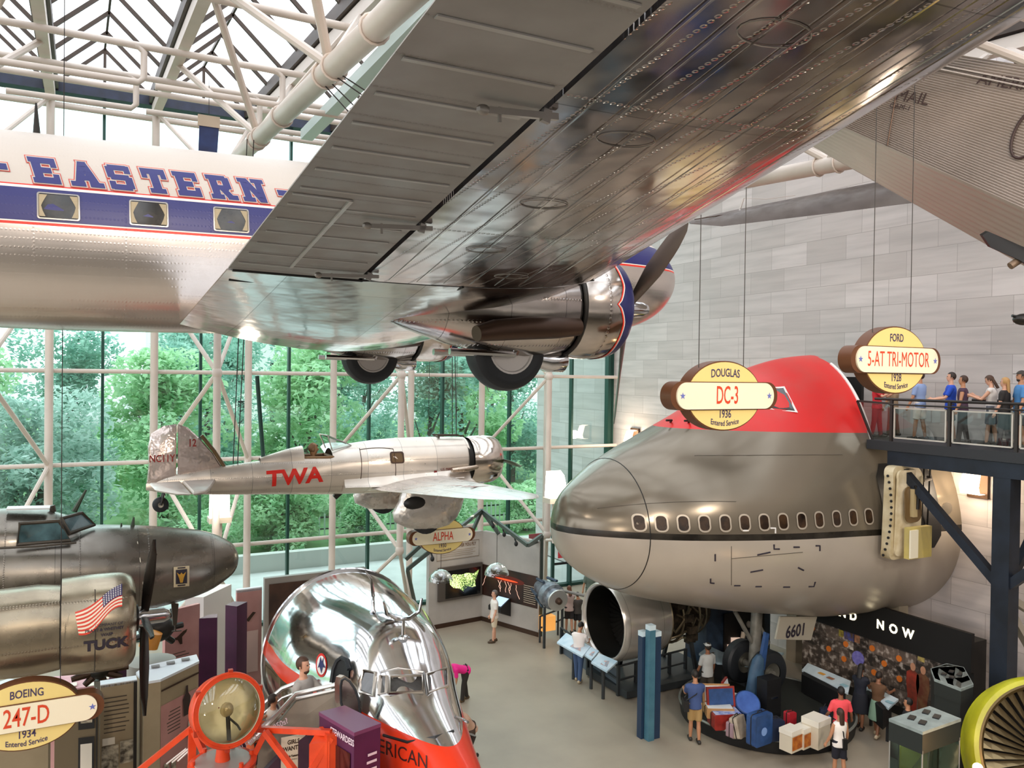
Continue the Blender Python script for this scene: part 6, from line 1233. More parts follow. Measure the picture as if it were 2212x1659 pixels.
# acrylic sound domes
ACR = glassmat('acrylic', (.96, .97, .98), .18)
for px, py, Z, lb in ((952, 1242, 25.0, 'clear acrylic sound dome hanging before the map screen'), (1073, 1228, 24.6, 'clear acrylic sound dome hanging before the lightning mural')):
    c = Dp(px, py, Z); t = thing('sound_dome', lb, 'dome', c, None, 'sound domes'); m = MB(); m.lathe([(-.18, .37), (-.1, .36), (.02, .3), (.12, .19), (.17, .05), (.175, .01)], c, (0, 0, 1), 28, caps=False); m.build('shell', ACR, t, smooth=60); m = MB(); m.lathe([(-.05, .06), (.0, .07), (.05, .03)], c, (0, 0, 1), 12); m.build('speaker', CHROME, t); MB().tube([c + V((0, 0, .17)), c + V((0, .0, 1.4))], .008, 5).build('wire', CABLE, t)
# touch kiosk
k0 = onw(B, Cc, .42, .0, .0); kk = onw(B, Cc, .42, .0, .55); d = (Cc - B).normalized(); t = thing('touch_kiosk', 'wall-mounted touch-screen kiosk below the lightning mural', 'kiosk', k0); n = (kk - k0)
m = MB(); m.prism([k0 - d * .3 + V((0, 0, .45)), k0 - d * .3 + V((0, 0, 1.12)), kk - d * .3 + V((0, 0, .85)), kk - d * .3 + V((0, 0, .7))], d * .6); m.build('housing', BLACK, t, smooth=0)
q = [k0 - d * .26 + n * .12 + V((0, 0, 1.10)), k0 + d * .26 + n * .12 + V((0, 0, 1.10)), kk + d * .26 - n * .1 + V((0, 0, .90)), kk - d * .26 - n * .1 + V((0, 0, .90))]; MB().poly(q).build('screen', M('kiosk screen', '9FB8CC', 0, .3, emit=('A8C4DC', .9)), t, smooth=0)
# ================================================================ JET ENGINE on its stand
E0 = Dp(1302, 1343, 24.0); JE = thing('jet_engine', 'big bare-metal jet engine with dark open intake, right of the white-shirted man', 'engine', (E0.x + 1.5, E0.y, 0))
JC = skin('engine cowl', 'E2DED8', .2, 'CFC8C0', wav=(1.2, .12), seams=[(0, 1.2, .1)], metal=.6); JDK = M('engine dark', '2E2A25', .5, .5, var=(6, '5E5244')); PIPEM = M('engine pipe', '8E826C', .8, .35)
lx = lambda m, p, n=48, **k: m.lathe(p, E0, (1, 0, 0), n, **k)
m = MB(); lx(m, [(.1, 1.03), (.0, 1.06), (-.02, 1.1), (.02, 1.14), (.2, 1.17), (.8, 1.18), (1.4, 1.14), (1.75, 1.06)], caps=False); m.build('intake_cowl', JC, JE, smooth=50)
m = MB(); lx(m, [(.1, 1.03), (.4, 1.0), (1.0, 1.02), (1.0, .02)], caps=False); m.build('intake_duct', M('duct dark', '242320', .5, .4), JE, smooth=30)
m = MB(); lx(m, [(.75, .02), (.85, .14), (1.0, .3)], 24); sp = m.build('spinner', M('spinner grey', '5A5854', .7, .3), JE)
for k in range(36):
    a = 2 * pi * k / 36; u = V((0, cos(a), sin(a))); t_ = V((0, -sin(a), cos(a))); c = E0 + V((.95, 0, 0)); MB().poly([c + u * .3 - t_ * .02, c + u * .3 + t_ * .03 + V((-.04, 0, 0)), c + u * 1.0 + t_ * .08 + V((-.06, 0, 0)), c + u * 1.0 - t_ * .06]).build('fan_blade', M('fan dark', '3B3936', .8, .35), JE, smooth=0)
m = MB(); lx(m, [(1.7, .7), (1.8, .86), (2.4, .8), (3.0, .66), (3.6, .6), (3.7, .3)], 32); m.build('core_casing', JDK, JE)
R = random.Random(3)
for k in range(26):
    a = R.uniform(0, 6.28); x = 1.75 + R.random() * 1.2; pts = []
    for j in range(5): r = .88 - .1 * (x - 1.75) + .06 * R.random() + .04; pts.append(E0 + V((x, r * cos(a), r * sin(a)))); x += R.uniform(.02, .3); a += R.uniform(-.35, .35)
    MB().tube(pts, .025 + .02 * R.random(), 6).build('pipe', PIPEM, JE)
for x, r in ((1.76, 1.04), (2.3, .9), (2.95, .86), (3.3, .74)): MB().tube([E0 + V((x, r * cos(2 * pi * k / 32), r * sin(2 * pi * k / 32))) for k in range(32)], .04, 6, close=True).build('flange_ring', PIPEM, JE)
for k in range(6): a = 2.2 + k * .45; MB().box(E0 + V((2.0 + .22 * k, .9 * cos(a), .9 * sin(a))), (.3, .2, .22)).build('gearbox', JDK, JE)
STD = M('stand dark', '35393C', .3, .5)
for x in (1.2, 2.9):
    for s in (-1, 1): MB().bar((E0.x + x, E0.y + s * .5, E0.z - .8), (E0.x + x, E0.y + s * .8, .2), .1, .1).build('stand_leg', STD, JE)
MB().bx((E0.x + .1, E0.y - 1.1, .05), (E0.x + 3.6, E0.y + 1.0, .25)).build('stand_base', STD, JE)
# low barrier and reading panels before it
bf = thing('display_barrier', 'dark low barrier railing around the big jet engine', 'railing', Zp(1332, 1500, 0))
pts = [Zp(1212, 1412, 0), Zp(1335, 1503, 0), Zp(1480, 1462, 0)]
for a, b in zip(pts, pts[1:]):
    for z in (.85, .45): MB().tube([a + V((0, 0, z)), b + V((0, 0, z))], .03, 6).build('rail', STD, bf)
    n = 4
    for k in range(n + 1):
        if k == 0 and a is not pts[0]: continue
        p = a + (b - a) * k / n; MB().bx((p.x - .04, p.y - .04, 0), (p.x + .04, p.y + .04, .87)).build('post', STD, bf)
MB().prism([pts[0] + V((.08, .1, 0)), pts[1] + V((.08, .1, 0)), pts[1] + V((.08, .12, 0)), pts[0] + V((.08, .12, 0))], (0, 0, .7)).build('kick_panel', M('barrier blue grey', '55606A', 0, .6), bf)
BOARD = M('board pale blue', 'CFE0EC', 0, .4, var=(2.5, 'A9C7DA'))
for pxs, lb in (([(1203, 1387), (1223, 1367), (1276, 1396), (1258, 1418)], 'pale blue reading panel at the left end before the big jet engine'), ([(1262, 1414), (1277, 1397), (1294, 1406), (1278, 1424)], 'small raised pale panel in front of the man in jeans'), ([(1277, 1430), (1294, 1411), (1334, 1428), (1311, 1450)], 'pale blue reading panel at the right corner before the big jet engine')):
    q = [Zp(x, y, 1.0 + (.12 if i in (1, 2) else 0)) for i, (x, y) in enumerate(pxs)]; c = sum(q, V()) / 4; t = thing('reading_lectern', lb, 'panel', (c.x, c.y, 0), None, 'reading panels at the engine')
    MB().prism(q, (0, 0, -.05)).build('board', BOARD, t, smooth=0); up_ = V((0, 0, .006)); MB().poly([lerp4([q[1], q[2], q[3], q[0]], u, v) + up_ for u, v in ((.45, .2), (.85, .25), (.7, .75), (.5, .6))]).build('picture', M('board picture', '7F98AA', 0, .5, var=(8, 'D0A8A0')), t, smooth=0); MB().tube([c - V((0, 0, .04)), V((c.x, c.y, 0))], .05, 8).build('leg', STD, t)
# small jet engine with disc further back
c = Dp(1196, 1290, 27.6); SJ = thing('small_jet_engine', 'small grey jet engine with round brake-like disc beside the safety display', 'engine', (c.x, c.y, 0))
m = MB(); d = V((-.05, -1, -.12)).normalized(); m.lathe([(-1.1, .2), (-.9, .3), (-.4, .36), (-.3, .44), (.0, .44), (.05, .34), (.25, .3)], c, d, 24); m.build('casing', M('turbine grey', '9BA3AC', .5, .4, var=(6, '6B737C')), SJ)
m = MB(); m.lathe([(.25, .08), (.26, .36), (.33, .36), (.33, .1)], c, d, 28); m.build('disc', M('disc pale', 'D9D6D2', .6, .3), SJ); m = MB(); m.lathe([(.3, .12), (.45, .1), (.5, .04)], c, d, 14); m.build('hub', BROWN, SJ)
m = MB()
for k in range(6): a, b_, _ = frame(d); an = k * 1.05; m.tube([c + (a * cos(an) + b_ * sin(an)) * .4 - d * .9, c + (a * cos(an) + b_ * sin(an)) * .5 - d * .3], .05, 6)
m.build('pipes', M('blue grey pipe', '4E5C6E', .6, .4), SJ); m = MB(); m.tube([c + d * .1 + V((.2, 0, .25)), c + V((1.5, -.6, -.1))], .05, 8); m.build('shaft', GREY, SJ)
for dx in (-.35, .35): MB().tube([c + V((dx, 0, -.3)), V((c.x + dx, c.y, 0))], .05, 8).build('leg', STD, SJ)
q = Zp(1180, 1372, 0); fr = thing('display_railing', 'grey railing below the small jet engine', 'railing', q)
for a, b in ((Zp(1166, 1388, 0), Zp(1205, 1372, 0)), (Zp(1205, 1372, 0), Zp(1222, 1362, 0))):
    for z in (.9, .5): MB().tube([a + V((0, 0, z)), b + V((0, 0, z))], .03, 6).build('rail', STD, fr)
    MB().tube([a, a + V((0, 0, .92))], .035, 6).build('post', STD, fr)
MB().box(Zp(1182, 1345, .6), (.5, .3, .5)).build('orange_lamp_box', M('orange glow', 'E0A050', 0, .5, emit=('E8A050', .6)), fr)
# door in the glass wall behind
door = struct('door_1', MB().bx((18.0, YG - .05, 0), (18.12, YG + .08, 2.6)).bx((19.9, YG - .05, 0), (20.02, YG + .08, 2.6)).bx((18.0, YG - .05, 2.5), (20.02, YG + .08, 2.62)).bx((18.9, YG - .05, 0), (19.0, YG + .08, 2.5)), MULL)
MB().bx((18.12, YG, 1.0), (19.9, YG + .04, 1.1)).build('push_bar', BLACK, door); MB().bx((18.3, YG - .04, 1.3), (18.75, YG - .02, 2.1)).build('notice', M('notice red', 'D8404A', 0, .5), door, smooth=0)
# blue three-part pylon
p = Zp(1402, 1598, 0); t = thing('blue_pylon', 'blue three-post pylon with white caps standing on the open floor', 'pylon', p)
PB = M('pylon blue', '4C7C8E', 0, .45, var=(3, '3F6C80')); PB2 = M('pylon deep blue', '1F3550', 0, .5)
for dx, dy, h, mt in ((0, 0, 2.92, PB), (-.08, .2, 2.72, PB2), (.22, .05, 2.72, PB2)):
    o = MB().bx((p.x + dx - .09, p.y + dy - .09, 0), (p.x + dx + .09, p.y + dy + .09, h)).build('post', mt, t); MB().bx((p.x + dx - .093, p.y + dy - .093, h - .12), (p.x + dx + .093, p.y + dy + .093, h + .004)).build('cap', M('pylon cap', 'CFE2EC', 0, .5), o)
# ================================================================ uniform case under the jumbo
def cy_(px, py, y=19.6): return Yp(px, py, y)
a, b, c, d = cy_(1527, 1322), cy_(1664, 1338), cy_(1664, 1452), cy_(1527, 1438); t = thing('uniform_case', 'dark blue glass case with a white-sleeved dark uniform and three lit pictures', 'cabinet', ((a + b) / 2).xy.to_3d())
MB().bx((a.x, 19.6, 0), (b.x, 20.6, a.z + .1)).build('back_box', M('case navy', '252E3E', 0, .5, var=(1.5, '39506A')), t, smooth=0)
fz = lambda px, py, k=.04: cy_(px, py) - V((0, k, 0))
MB().bx((cy_(1560, 1400).x, 19.52, fz(1560, 1412).z), (cy_(1646, 1400).x, 19.57, fz(1560, 1325).z)).build('case_interior', BLACK, t, smooth=0)
uc = cy_(1604, 1385) - V((0, .25, 0)); m = MB(); m.rings([[uc + V((w * cos(k * pi / 8), dd * sin(k * pi / 8), z)) for k in range(16)] for z, w, dd in ((-.35, .2, .12), (0, .18, .11), (.3, .21, .12), (.42, .2, .1), (.47, .08, .06))]); m.build('jacket', M('uniform dark', '17161C', 0, .7), t)
for s in (-1, 1): m = MB(); m.tube([uc + V((s * .2, 0, .4)), uc + V((s * .27, -.01, .1)), uc + V((s * .26, -.05, -.2))], [.075, .065, .05], 10); m.build('sleeve', M('sleeve cream', 'E8D6C0', 0, .7), t)
m = MB(); m.ell(uc + V((0, -.02, .62)), (.08, .09, .11), 12, 8); m.build('mannequin_head', M('mannequin grey', '8A8278', 0, .6), t); m = MB(); m.poly([uc + V((-.05, -.13, .44)), uc + V((.05, -.13, .44)), uc + V((0, -.14, .22))]); m.build('shirt_front', WHITE, t)
for x0, x1, y0, y1 in ((1566, 1586, 1390, 1405), (1592, 1611, 1393, 1408), (1616, 1637, 1395, 1411), (1574, 1593, 1375, 1388)):
    q = [fz(x0, y0, .12), fz(x1, y0, .12), fz(x1, y1, .12), fz(x0, y1, .12)]; MB().prism(q, (0, .02, 0)).build('lit_picture', M('lit picture', 'F0DCCB', 0, .5, var=(9, 'A87E6A'), emit=('E8C8B4', .5)), t, smooth=0)
RB = M('rail board', 'A9BEC8', 0, .4, var=(2.5, '8FA8B4'))
q0 = [Zp(x, y, .95) for x, y in ((1510, 1411), (1531, 1395), (1560, 1408), (1641, 1417), (1666, 1406), (1693, 1410), (1650, 1440), (1550, 1431))]; cc_ = sum(q0, V()) / len(q0)
t = thing('reading_rail', 'pale angled reading rail before the dark uniform case', 'panel', (cc_.x, cc_.y, 0), None, 'reading rails under the jumbo'); MB().prism(q0, (0, 0, -.06)).build('board', RB, t, smooth=0)
for px, py, w in ((1535, 1412, .3), (1590, 1420, .5), (1625, 1428, .4)): MB().box(Zp(px, py, .96), (w, .06, .012), .2).build('picture', M('board ink', '5B4A44', 0, .6), t, smooth=0)
MB().prism([cc_ + (p - cc_) * .8 - V((0, 0, .06)) for p in q0], (0, 0, -.89)).build('base', BLACK, t, smooth=0)
# ================================================================ wall of photographs with lit lettering
XA = 19.9
def xa(px, py, off=0.): p = Xp(px, py, XA); return p - V((off, 0, 0))
def collage():
    m, t, b, o = newmat('collage'); x = t.xyz(); cb = t.node('ShaderNodeCombineXYZ'); t.l.new(x[1], cb.inputs[0]); t.l.new(x[2], cb.inputs[1])
    br = t.node('ShaderNodeTexBrick'); t.l.new(cb.outputs[0], br.inputs[0]); br.offset = .31
    for i, v in (('Scale', 1), ('Mortar Size', .006), ('Brick Width', .5), ('Row Height', .36), ('Bias', 0)): br.inputs[i].default_value = v
    br.inputs['Color1'].default_value = (.02, .015, .012, 1); br.inputs['Color2'].default_value = (.34, .25, .2, 1); br.inputs['Mortar'].default_value = (.01, .01, .01, 1)
    n = t.ramp(t.noise(6, 6, vec=cb.outputs[0]), [(.44, (.01, .008, .006, 1)), (.54, (.12, .09, .07, 1)), (.66, (.7, .62, .55, 1))]); c = t.mix(.55, br.outputs[0], n)
    t.l.new(c, b.inputs['Base Color']); b.inputs['Roughness'].default_value = .5; return m
a, b, c, d = xa(1735, 1330), xa(2104, 1440), xa(2104, 1570), xa(1735, 1452)
t = thing('photo_wall', 'black exhibit wall with lit lettering over a collage of photographs and orange discs', 'display wall', (XA, (a.y + b.y) / 2, 0))
yl, yr = a.y, b.y; zt_ = 2.62
MB().bx((XA, yr, 0), (XA + .5, yl, zt_)).build('wall_body', M('exhibit black', '17130F', 0, .6), t, smooth=0)
zc = xa(1945, 1400).z; MB().bx((XA - .02, yr + .35, .25), (XA, yl, zc)).build('collage', collage(), t, smooth=0)
MB().bx((XA - .12, yr, zc), (XA, yl + .2, zt_ + .22)).build('header', M('header black', '0F0D0B', 0, .6), t, smooth=0)
GLW = M('lit letter', 'FFF6DC', 0, .5, emit=('FFF0C8', 2.2)); hz = (zc + zt_ + .22) / 2
for s, px, py in (('THEN', 1740, 1322), ('A', 1812, 1345), ('N', 1826, 1346), ('D', 1849, 1351), ('N', 1908, 1370), ('O', 1936, 1380), ('W', 1968, 1391)):
    p = xa(px, py, .13); m = MB(); text(m, s, .34 if len(s) < 2 else .3, (p.x, p.y, hz), (0, -1, 0), (0, 0, 1), .95, .012); m.build('lettering', GLW, t, smooth=0)
ORD = M('orange disc', 'E07A2C', 0, .5)
for px, py in ((1757, 1356), (1792, 1401), (1829, 1391), (1886, 1400), (1825, 1423), (1912, 1433), (1944, 1422), (1890, 1452), (1945, 1466)): p = xa(px, py, .03); MB().lathe([(0, .085), (.02, .085)], p, (-1, 0, 0), 20).build('orange_disc', ORD, t)
p = xa(1857, 1421, .05); MB().lathe([(0, .2), (.03, .2)], p, (-1, 0, 0), 28).build('violet_disc', M('violet disc', '6F68B8', 0, .5, var=(10, '8A84CC')), t)
for px, py, w, h, cl in ((1836, 1372, .35, .3, '4A58A8'), (1818, 1368, .16, .2, 'B8A83A'), (1852, 1380, .2, .22, 'B07A5A'), (1838, 1395, .22, .2, 'D8CFC4'), (1991, 1424, .2, .12, 'C9B468'), (1867, 1447, .14, .1, '9AAEC0')): p = xa(px, py, .026); MB().bx((p.x, p.y - w / 2, p.z - h / 2), (p.x + .005, p.y + w / 2, p.z + h / 2)).build('colour_photograph', M('photo ' + cl, cl, 0, .5, var=(7, '5A4636')), t, smooth=0)
for dy, cl in ((.0, 'A83A28'), (-.3, '7A5638')): # printed life-size couple
    p = xa(1972, 1522, .03); o = V((p.x, p.y + dy, 0)); m = MB(); P_ = lambda y, z: o + V((0, y, z)); m.poly([P_(*k) for k in ((-.12, .2), (.12, .2), (.15, .7), (.2, 1.05), (.18, 1.3), (.06, 1.38), (-.06, 1.38), (-.18, 1.3), (-.2, 1.0), (-.14, .7))]); m.build('printed_figure', M('print ' + cl, cl, 0, .6, var=(5, '6A3424')), t, smooth=0); m = MB(); m.poly([P_(.08 * cos(k * .5), 1.47 + .11 * sin(k * .5)) + V((-.002, 0, 0)) for k in range(12)]); m.build('printed_face', M('print face', 'C08A6A', 0, .6), t, smooth=0)
for pxs, lb in (([(1732, 1447), (1745, 1432), (1838, 1471), (1832, 1497)], 'pale slanted reading rail left of the woman in black, before the photo wall'), ([(1868, 1486), (1880, 1480), (1941, 1510), (1919, 1530)], 'pale slanted reading rail behind the woman in the green skirt')):
    q = [Zp(x, y, .95 + (.12 if i in (1, 2) else 0)) for i, (x, y) in enumerate(pxs)]; c = sum(q, V()) / 4; t = thing('reading_rail', lb, 'panel', (c.x, c.y, 0), None, 'reading rails under the jumbo'); MB().prism(q, (0, 0, -.05)).build('board', M('rail board pale', 'D0DCE2', 0, .4, var=(2, 'B4C4CC')), t, smooth=0)
    for u, v, cl in ((.4, .5, 'E0A040'), (.6, .45, '9A6A4E'), (.9, .4, '8FB8C4')): p = lerp4([q[1], q[2], q[3], q[0]], u, v) + V((0, 0, .02)); MB().box(p, (.12, .2, .01)).build('picture', M('rail pic ' + cl, cl, 0, .5), t, smooth=0)
    MB().prism([c + (p - c) * .85 - V((.15, 0, .07)) for p in q], (0, 0, -.5)).build('front', BLACK, t, smooth=0)
    for k in (0, 1): p = q[0] * (.85 - .7 * k) + q[3] * (.15 + .7 * k); MB().bx((p.x + .1, p.y - .03, 0), (p.x + .16, p.y + .03, .9)).build('leg', STD, t)
# glass-sided vitrines at the right
VG = glassmat('vitrine glass', (.72, .80, .76), .06); VT = M('vitrine top', '8E9A98', 0, .5, var=(5, '7C8886')); VB = M('vitrine band', '1E2422', 0, .5)
def vitrine(lb, z, top, band, solid=False):
    q = [Zp(x, y, z) for x, y in top]; c = sum(q, V()) / len(q); t = thing('display_case', lb, 'cabinet', (c.x, c.y, 0), None, 'display cases at the right'); MB().prism(q, (0, 0, -.06)).build('lid', VT, t, smooth=0)
    MB().prism([c + (p - c) * .995 - V((0, 0, .06)) for p in q], (0, 0, -band)).build('head_band', VB, t, smooth=0)
    if solid: MB().prism([c + (p - c) * .96 for p in q], (0, 0, .0 - z + .02)).build('body', VB, t, smooth=0)
    else:
        m = MB(); n = len(q)
        for i in range(n): a, b = q[i], q[(i + 1) % n]; a, b = c + (a - c) * .97, c + (b - c) * .97; m.poly([V((a.x, a.y, .3)), V((b.x, b.y, .3)), V((b.x, b.y, z - band)), V((a.x, a.y, z - band))])
        m.build('glass', VG, t, smooth=0); MB().prism([V((p.x, p.y, 0)) for p in q], (0, 0, .3)).build('base', VB, t, smooth=0)
        for p in q: p = c + (p - c) * .965; MB().tube([V((p.x, p.y, .3)), V((p.x, p.y, z - band))], .015, 6).build('corner_post', GREY, t)
    for u, v in ((.3, .35), (.32, .7), (.7, .4), (.72, .75)):
        p = lerp4([q[0], q[1], q[2], q[3]], u, v) if len(q) == 4 else c + V(((u - .5) * 1.6 * .5, (v - .55) * 1.2 * .5, 0)); MB().box(p + V((0, 0, .01)), (.22, .12, .03) if len(q) == 4 else (.16, .1, .03), .4).build('vent', BLACK, t, smooth=0)
    return t, q
vitrine('grey-topped glass display case with dark seated visitor seen through it, bottom right', 2.4, [(1920, 1552), (2008, 1525), (2076, 1552), (1993, 1581)], .38)
t, q = vitrine('grey-topped dark display case standing at the end of the photo wall', 2.35, [(2010, 1444), (2045, 1433), (2082, 1441), (2103, 1478), (2076, 1488), (2018, 1466)], .3, True)
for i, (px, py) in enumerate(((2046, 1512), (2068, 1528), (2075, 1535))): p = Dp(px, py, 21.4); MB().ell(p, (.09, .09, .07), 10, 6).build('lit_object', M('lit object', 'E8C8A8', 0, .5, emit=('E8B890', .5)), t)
# support posts under the jumbo, by the wall
for y, lb in ((15.3, 'pale square support column under the jumbo nose nearest the footbridge'), (19.0, 'pale square support column under the far side of the jumbo nose')): tag(MB().bx((20.5, y - .2, 0), (20.9, y + .2, 2.9)).build('support_column', M('support beige', 'A79C88', 0, .6)), lb, 'column')
# ================================================================ big green-cased fan at the lower right
GC = Dp(2283, 1642, 16.4); gax = ((EYE - GC).normalized() + CR * .42 + V((0, 0, -.05))).normalized(); FN = thing('fan_engine', 'huge jet fan with yellow-green casing at the bottom right corner', 'engine', (GC.x, GC.y, 0))
YG_ = M('casing yellow green', 'B9B81E', 0, .4, var=(2, '9E9C14')); m = MB(); m.lathe([(-.75, 1.5), (-.7, 1.56), (-.45, 1.52), (-.4, 1.6), (-.1, 1.6), (.0, 1.55), (.02, 1.46), (-.2, 1.42), (-.6, 1.40)], GC, gax, 64, caps=False); m.build('casing', YG_, FN, smooth=40)
m = MB(); m.lathe([(.025, 1.46), (.04, 1.42), (.0, 1.37), (-.3, 1.36)], GC, gax, 64, caps=False); m.build('inner_ring', M('fan ring', '5E4E2E', .6, .4), FN, smooth=40)
a_, b_, d_ = frame(gax); m = MB(); m.lathe([(-.5, 1.4), (-.5, .02)], GC, gax, 48, caps=False); m.build('back_plate', BLACK, FN)
for k in range(40):
    t_ = 2 * pi * k / 40; u = a_ * cos(t_) + b_ * sin(t_); w = gax.cross(u); R_ = []
    for j in range(5): r = .42 + .96 * j / 4; tw = .9 - .55 * j / 4; f = (w * cos(tw) + gax * sin(tw)) * (.05 + .035 * j / 4); g = gax * .012; R_.append([GC - gax * .2 + u * r + f + g, GC - gax * .2 + u * r - f + g, GC - gax * .2 + u * r - f - g, GC - gax * .2 + u * r + f - g])
    MB().rings(R_).build('fan_blade', M('blade bronze', '8A7A5A', .8, .35), FN, smooth=0)
m = MB(); m.lathe([(-.3, .45), (-.1, .44), (.25, .2), (.4, .02)], GC, gax, 28); m.build('spinner', BLACK, FN)
for s in (-1, 1): MB().bar(GC + CR * s * 1.0 - V((0, 0, 1.1)), V((GC.x + CR.x * s * 1.2, GC.y + CR.y * s * 1.2, 0)), .15, .15).build('stand_leg', STD, FN)
p = Dp(2112, 1658, 15.4); t = thing('floor_lamp', 'small glowing floor spotlight at the foot of the green fan casing', 'light', (p.x, p.y, 0)); MB().tube([(p.x, p.y, 0), (p.x, p.y, p.z - .06)], .03, 8).build('stem', BLACK, t); MB().ell(p, (.09, .09, .08), 14, 8).build('bulb', M('lamp bulb glow', 'FFD8A0', 0, .5, emit=('FFC070', 25)), t); lamp('floor_lamp_light', 'POINT', p + V((-.15, -.2, .1)), 25, (1, .6, .3), .08)
# ================================================================ round plinth with vintage luggage round the nose wheels
PC = V((16.5, 16.15, 0)); PL = thing('round_plinth', 'low black round plinth with pale rim around the jumbo nose wheels', 'plinth', PC)
MB().lathe([(0, 2.1), (.02, 2.25), (.33, 2.3), (.36, 2.28)], PC, (0, 0, 1), 64).build('base', BLACK, PL, smooth=30); MB().tube([PC + V((2.28 * cos(2 * pi * k / 64), 2.28 * sin(2 * pi * k / 64), .36)) for k in range(64)], .035, 6, close=True).build('rim', M('plinth rim', '8E9088', .3, .4), PL); MB().lathe([(.36, .01), (.362, 2.26)], PC, (0, 0, 1), 64, caps=False).build('top', M('plinth top', '222420', 0, .6), PL)
for dx in (-.45, .55): MB().bx((16.9 + dx * .3 - .2, 17 + (.5 if dx > 0 else -.5) - .2, .36), (16.9 + dx * .3 + .2, 17 + (.5 if dx > 0 else -.5) + .2, .46)).build('wheel_chock', STD, PL)
LR = M('luggage red', '9E2E26', 0, .45, var=(5, '7E2019')); LBL = M('luggage blue', '2C4F86', 0, .5, var=(5, '21406E')); LIN = M('lining white', 'E6ECEE', 0, .7); LTN = M('luggage tan', 'B58A5A', 0, .5)
def case(px, py, size, rz, mat, label, z=.365, tilt=0., open_=None, badge=None, cat='suitcase', name='suitcase', handle=True):
    p = Zp(px, py, z); t = thing(name, label, cat, p, MX.Rotation(rz, 4, 'Z') @ MX.Rotation(tilt, 4, 'X')); w, d, h = size
    m = MB(); o = rrect(0, h / 2, w, h, min(w, h) * .12, 3); m.prism([V((x, -d / 2, zz)) for x, zz in o], (0, d, 0)); m.build('body', mat, t, True, 50)
    m = MB(); m.tube([V((x * 1.01, 0, h / 2 + (zz - h / 2) * 1.01)) for x, zz in o], .012, 5, close=True); m.build('trim', DARKM, t, True)
    if handle: m = MB(); m.tube([V((-.08, 0, h)), V((-.07, 0, h + .05)), V((.07, 0, h + .05)), V((.08, 0, h))], .012, 6); m.build('handle', DARKM, t, True)
    if badge: m = MB(); m.lathe([(0, badge), (.006, badge)], (0, -d / 2 - .002, h * .45), (0, -1, 0), 18); m.build('badge', M('badge pale', '7FA0D8', 0, .5), t, True)
    if open_: # open lid leaning back, pale lining
        m = MB(); m.box((0, 0, h + .005), (w * .9, d * .85, .01)); m.build('lining', LIN if open_ == 1 else M('lining blue', '5870C0', 0, .7, var=(6, 'C8D0E8')), t, True)
        L = MX.Rotation(RAD(-70), 3, 'X'); m = MB(); m.box(V((0, d / 2, h)) + L @ V((0, 0, d * .5)) * 0 + V((0, .06, d * .48)), (w, .06, d), R=MX.Rotation(RAD(-12), 3, 'X')); l_ = m.build('lid', mat, t, True); m = MB(); m.box(V((0, d / 2 + .025, h + d * .48)), (w * .86, .01, d * .84), R=MX.Rotation(RAD(-12), 3, 'X')); m.build('lid_lining', LIN if open_ == 1 else LBL, l_, True)
    return t
case(1566, 1568, (.75, .5, .38), -.35, LR, 'open red trunk with blue lining at the left edge of the round plinth', open_=2, handle=False)
case(1552, 1545, (.7, .45, .25), -.5, LTN, 'open tan case with white lining behind the red trunk', z=.55, open_=1, handle=False)
case(1588, 1545, (.45, .4, .5), .6, LR, 'open red case standing on end beside the blue hat box', open_=1, handle=False)
case(1640, 1606, (.62, .28, .75), .1, LBL, 'blue suitcase with a pale round badge at the front of the plinth', badge=.1)
case(1600, 1592, (.42, .2, .5), .35, M('case cream', 'B9AC9A', 0, .6, var=(5, '9A8C7A')), 'cream soft case leaning left of the blue badged suitcase', tilt=-.25)
case(1583, 1590, (.3, .2, .36), .2, M('case mauve', '9A8088', 0, .6), 'small mauve case at the left front of the plinth')
case(1672, 1596, (.4, .3, .5), -.2, M('case deep navy', '18243E', 0, .6), 'dark navy bag right of the blue badged suitcase')
case(1706, 1580, (.24, .2, .5), 0, M('bag crimson', 'A8202C', 0, .5), 'slim crimson bag standing between the nose wheels and the boxes')
CB = M('box white', 'CFC5B0', 0, .7); 
def carton(px, py, s, lb, printed, rz=.15):
    p = Zp(px, py, .365); t = thing('carton', lb, 'box', p, MX.Rotation(rz, 4, 'Z'), 'cartons on the plinth'); m = MB(); m.bx((-s[0] / 2, -s[1] / 2, 0), (s[0] / 2, s[1] / 2, s[2])); m.build('body', CB, t, True, 0); m = MB(); m.bx((-s[0] / 2 - .01, -s[1] / 2 - .01, s[2] * .8), (s[0] / 2 + .01, s[1] / 2 + .01, s[2] + .01)); m.build('lid', M('box lid', 'E2DCCE', 0, .7), t, True, 0)
    if printed: m = MB(); m.bx((-s[0] * .45, -s[1] / 2 - .012, s[2] * .12), (s[0] * .45, -s[1] / 2 - .005, s[2] * .75)); m.build('printed_panel', M('print orange', 'C87A28', 0, .6, var=(6, '9A4A14')), t, True, 0)
carton(1708, 1618, (.42, .34, .5), 'white and orange carton nearest the viewer on the plinth front', True); carton(1733, 1612, (.34, .3, .48), 'orange-printed carton squeezed between two white boxes', True); carton(1762, 1608, (.5, .45, .66), 'large plain white carton, tallest of the plinth boxes', False)
p = Zp(1612, 1552, .365); t = thing('hat_box', 'round bright blue hat box standing on edge on the plinth', 'box', p); d = (EYE - p).normalized() * .8 + V((.3, 0, .3)); m = MB(); m.lathe([(-.12, .33), (.12, .33), (.14, .31)], p + V((0, 0, .36)), d, 32); m.build('drum', M('hat box blue', '3C66B8', 0, .45, var=(4, '2C52A0')), t, smooth=30); m = MB(); a, b, c = frame(d); m.tube([p + V((0, 0, .36)) + c * .13 + (a * cos(2 * pi * k / 24) + b * sin(2 * pi * k / 24)) * .31 for k in range(24)], .015, 5, close=True); m.build('edge_cord', LBL, t)
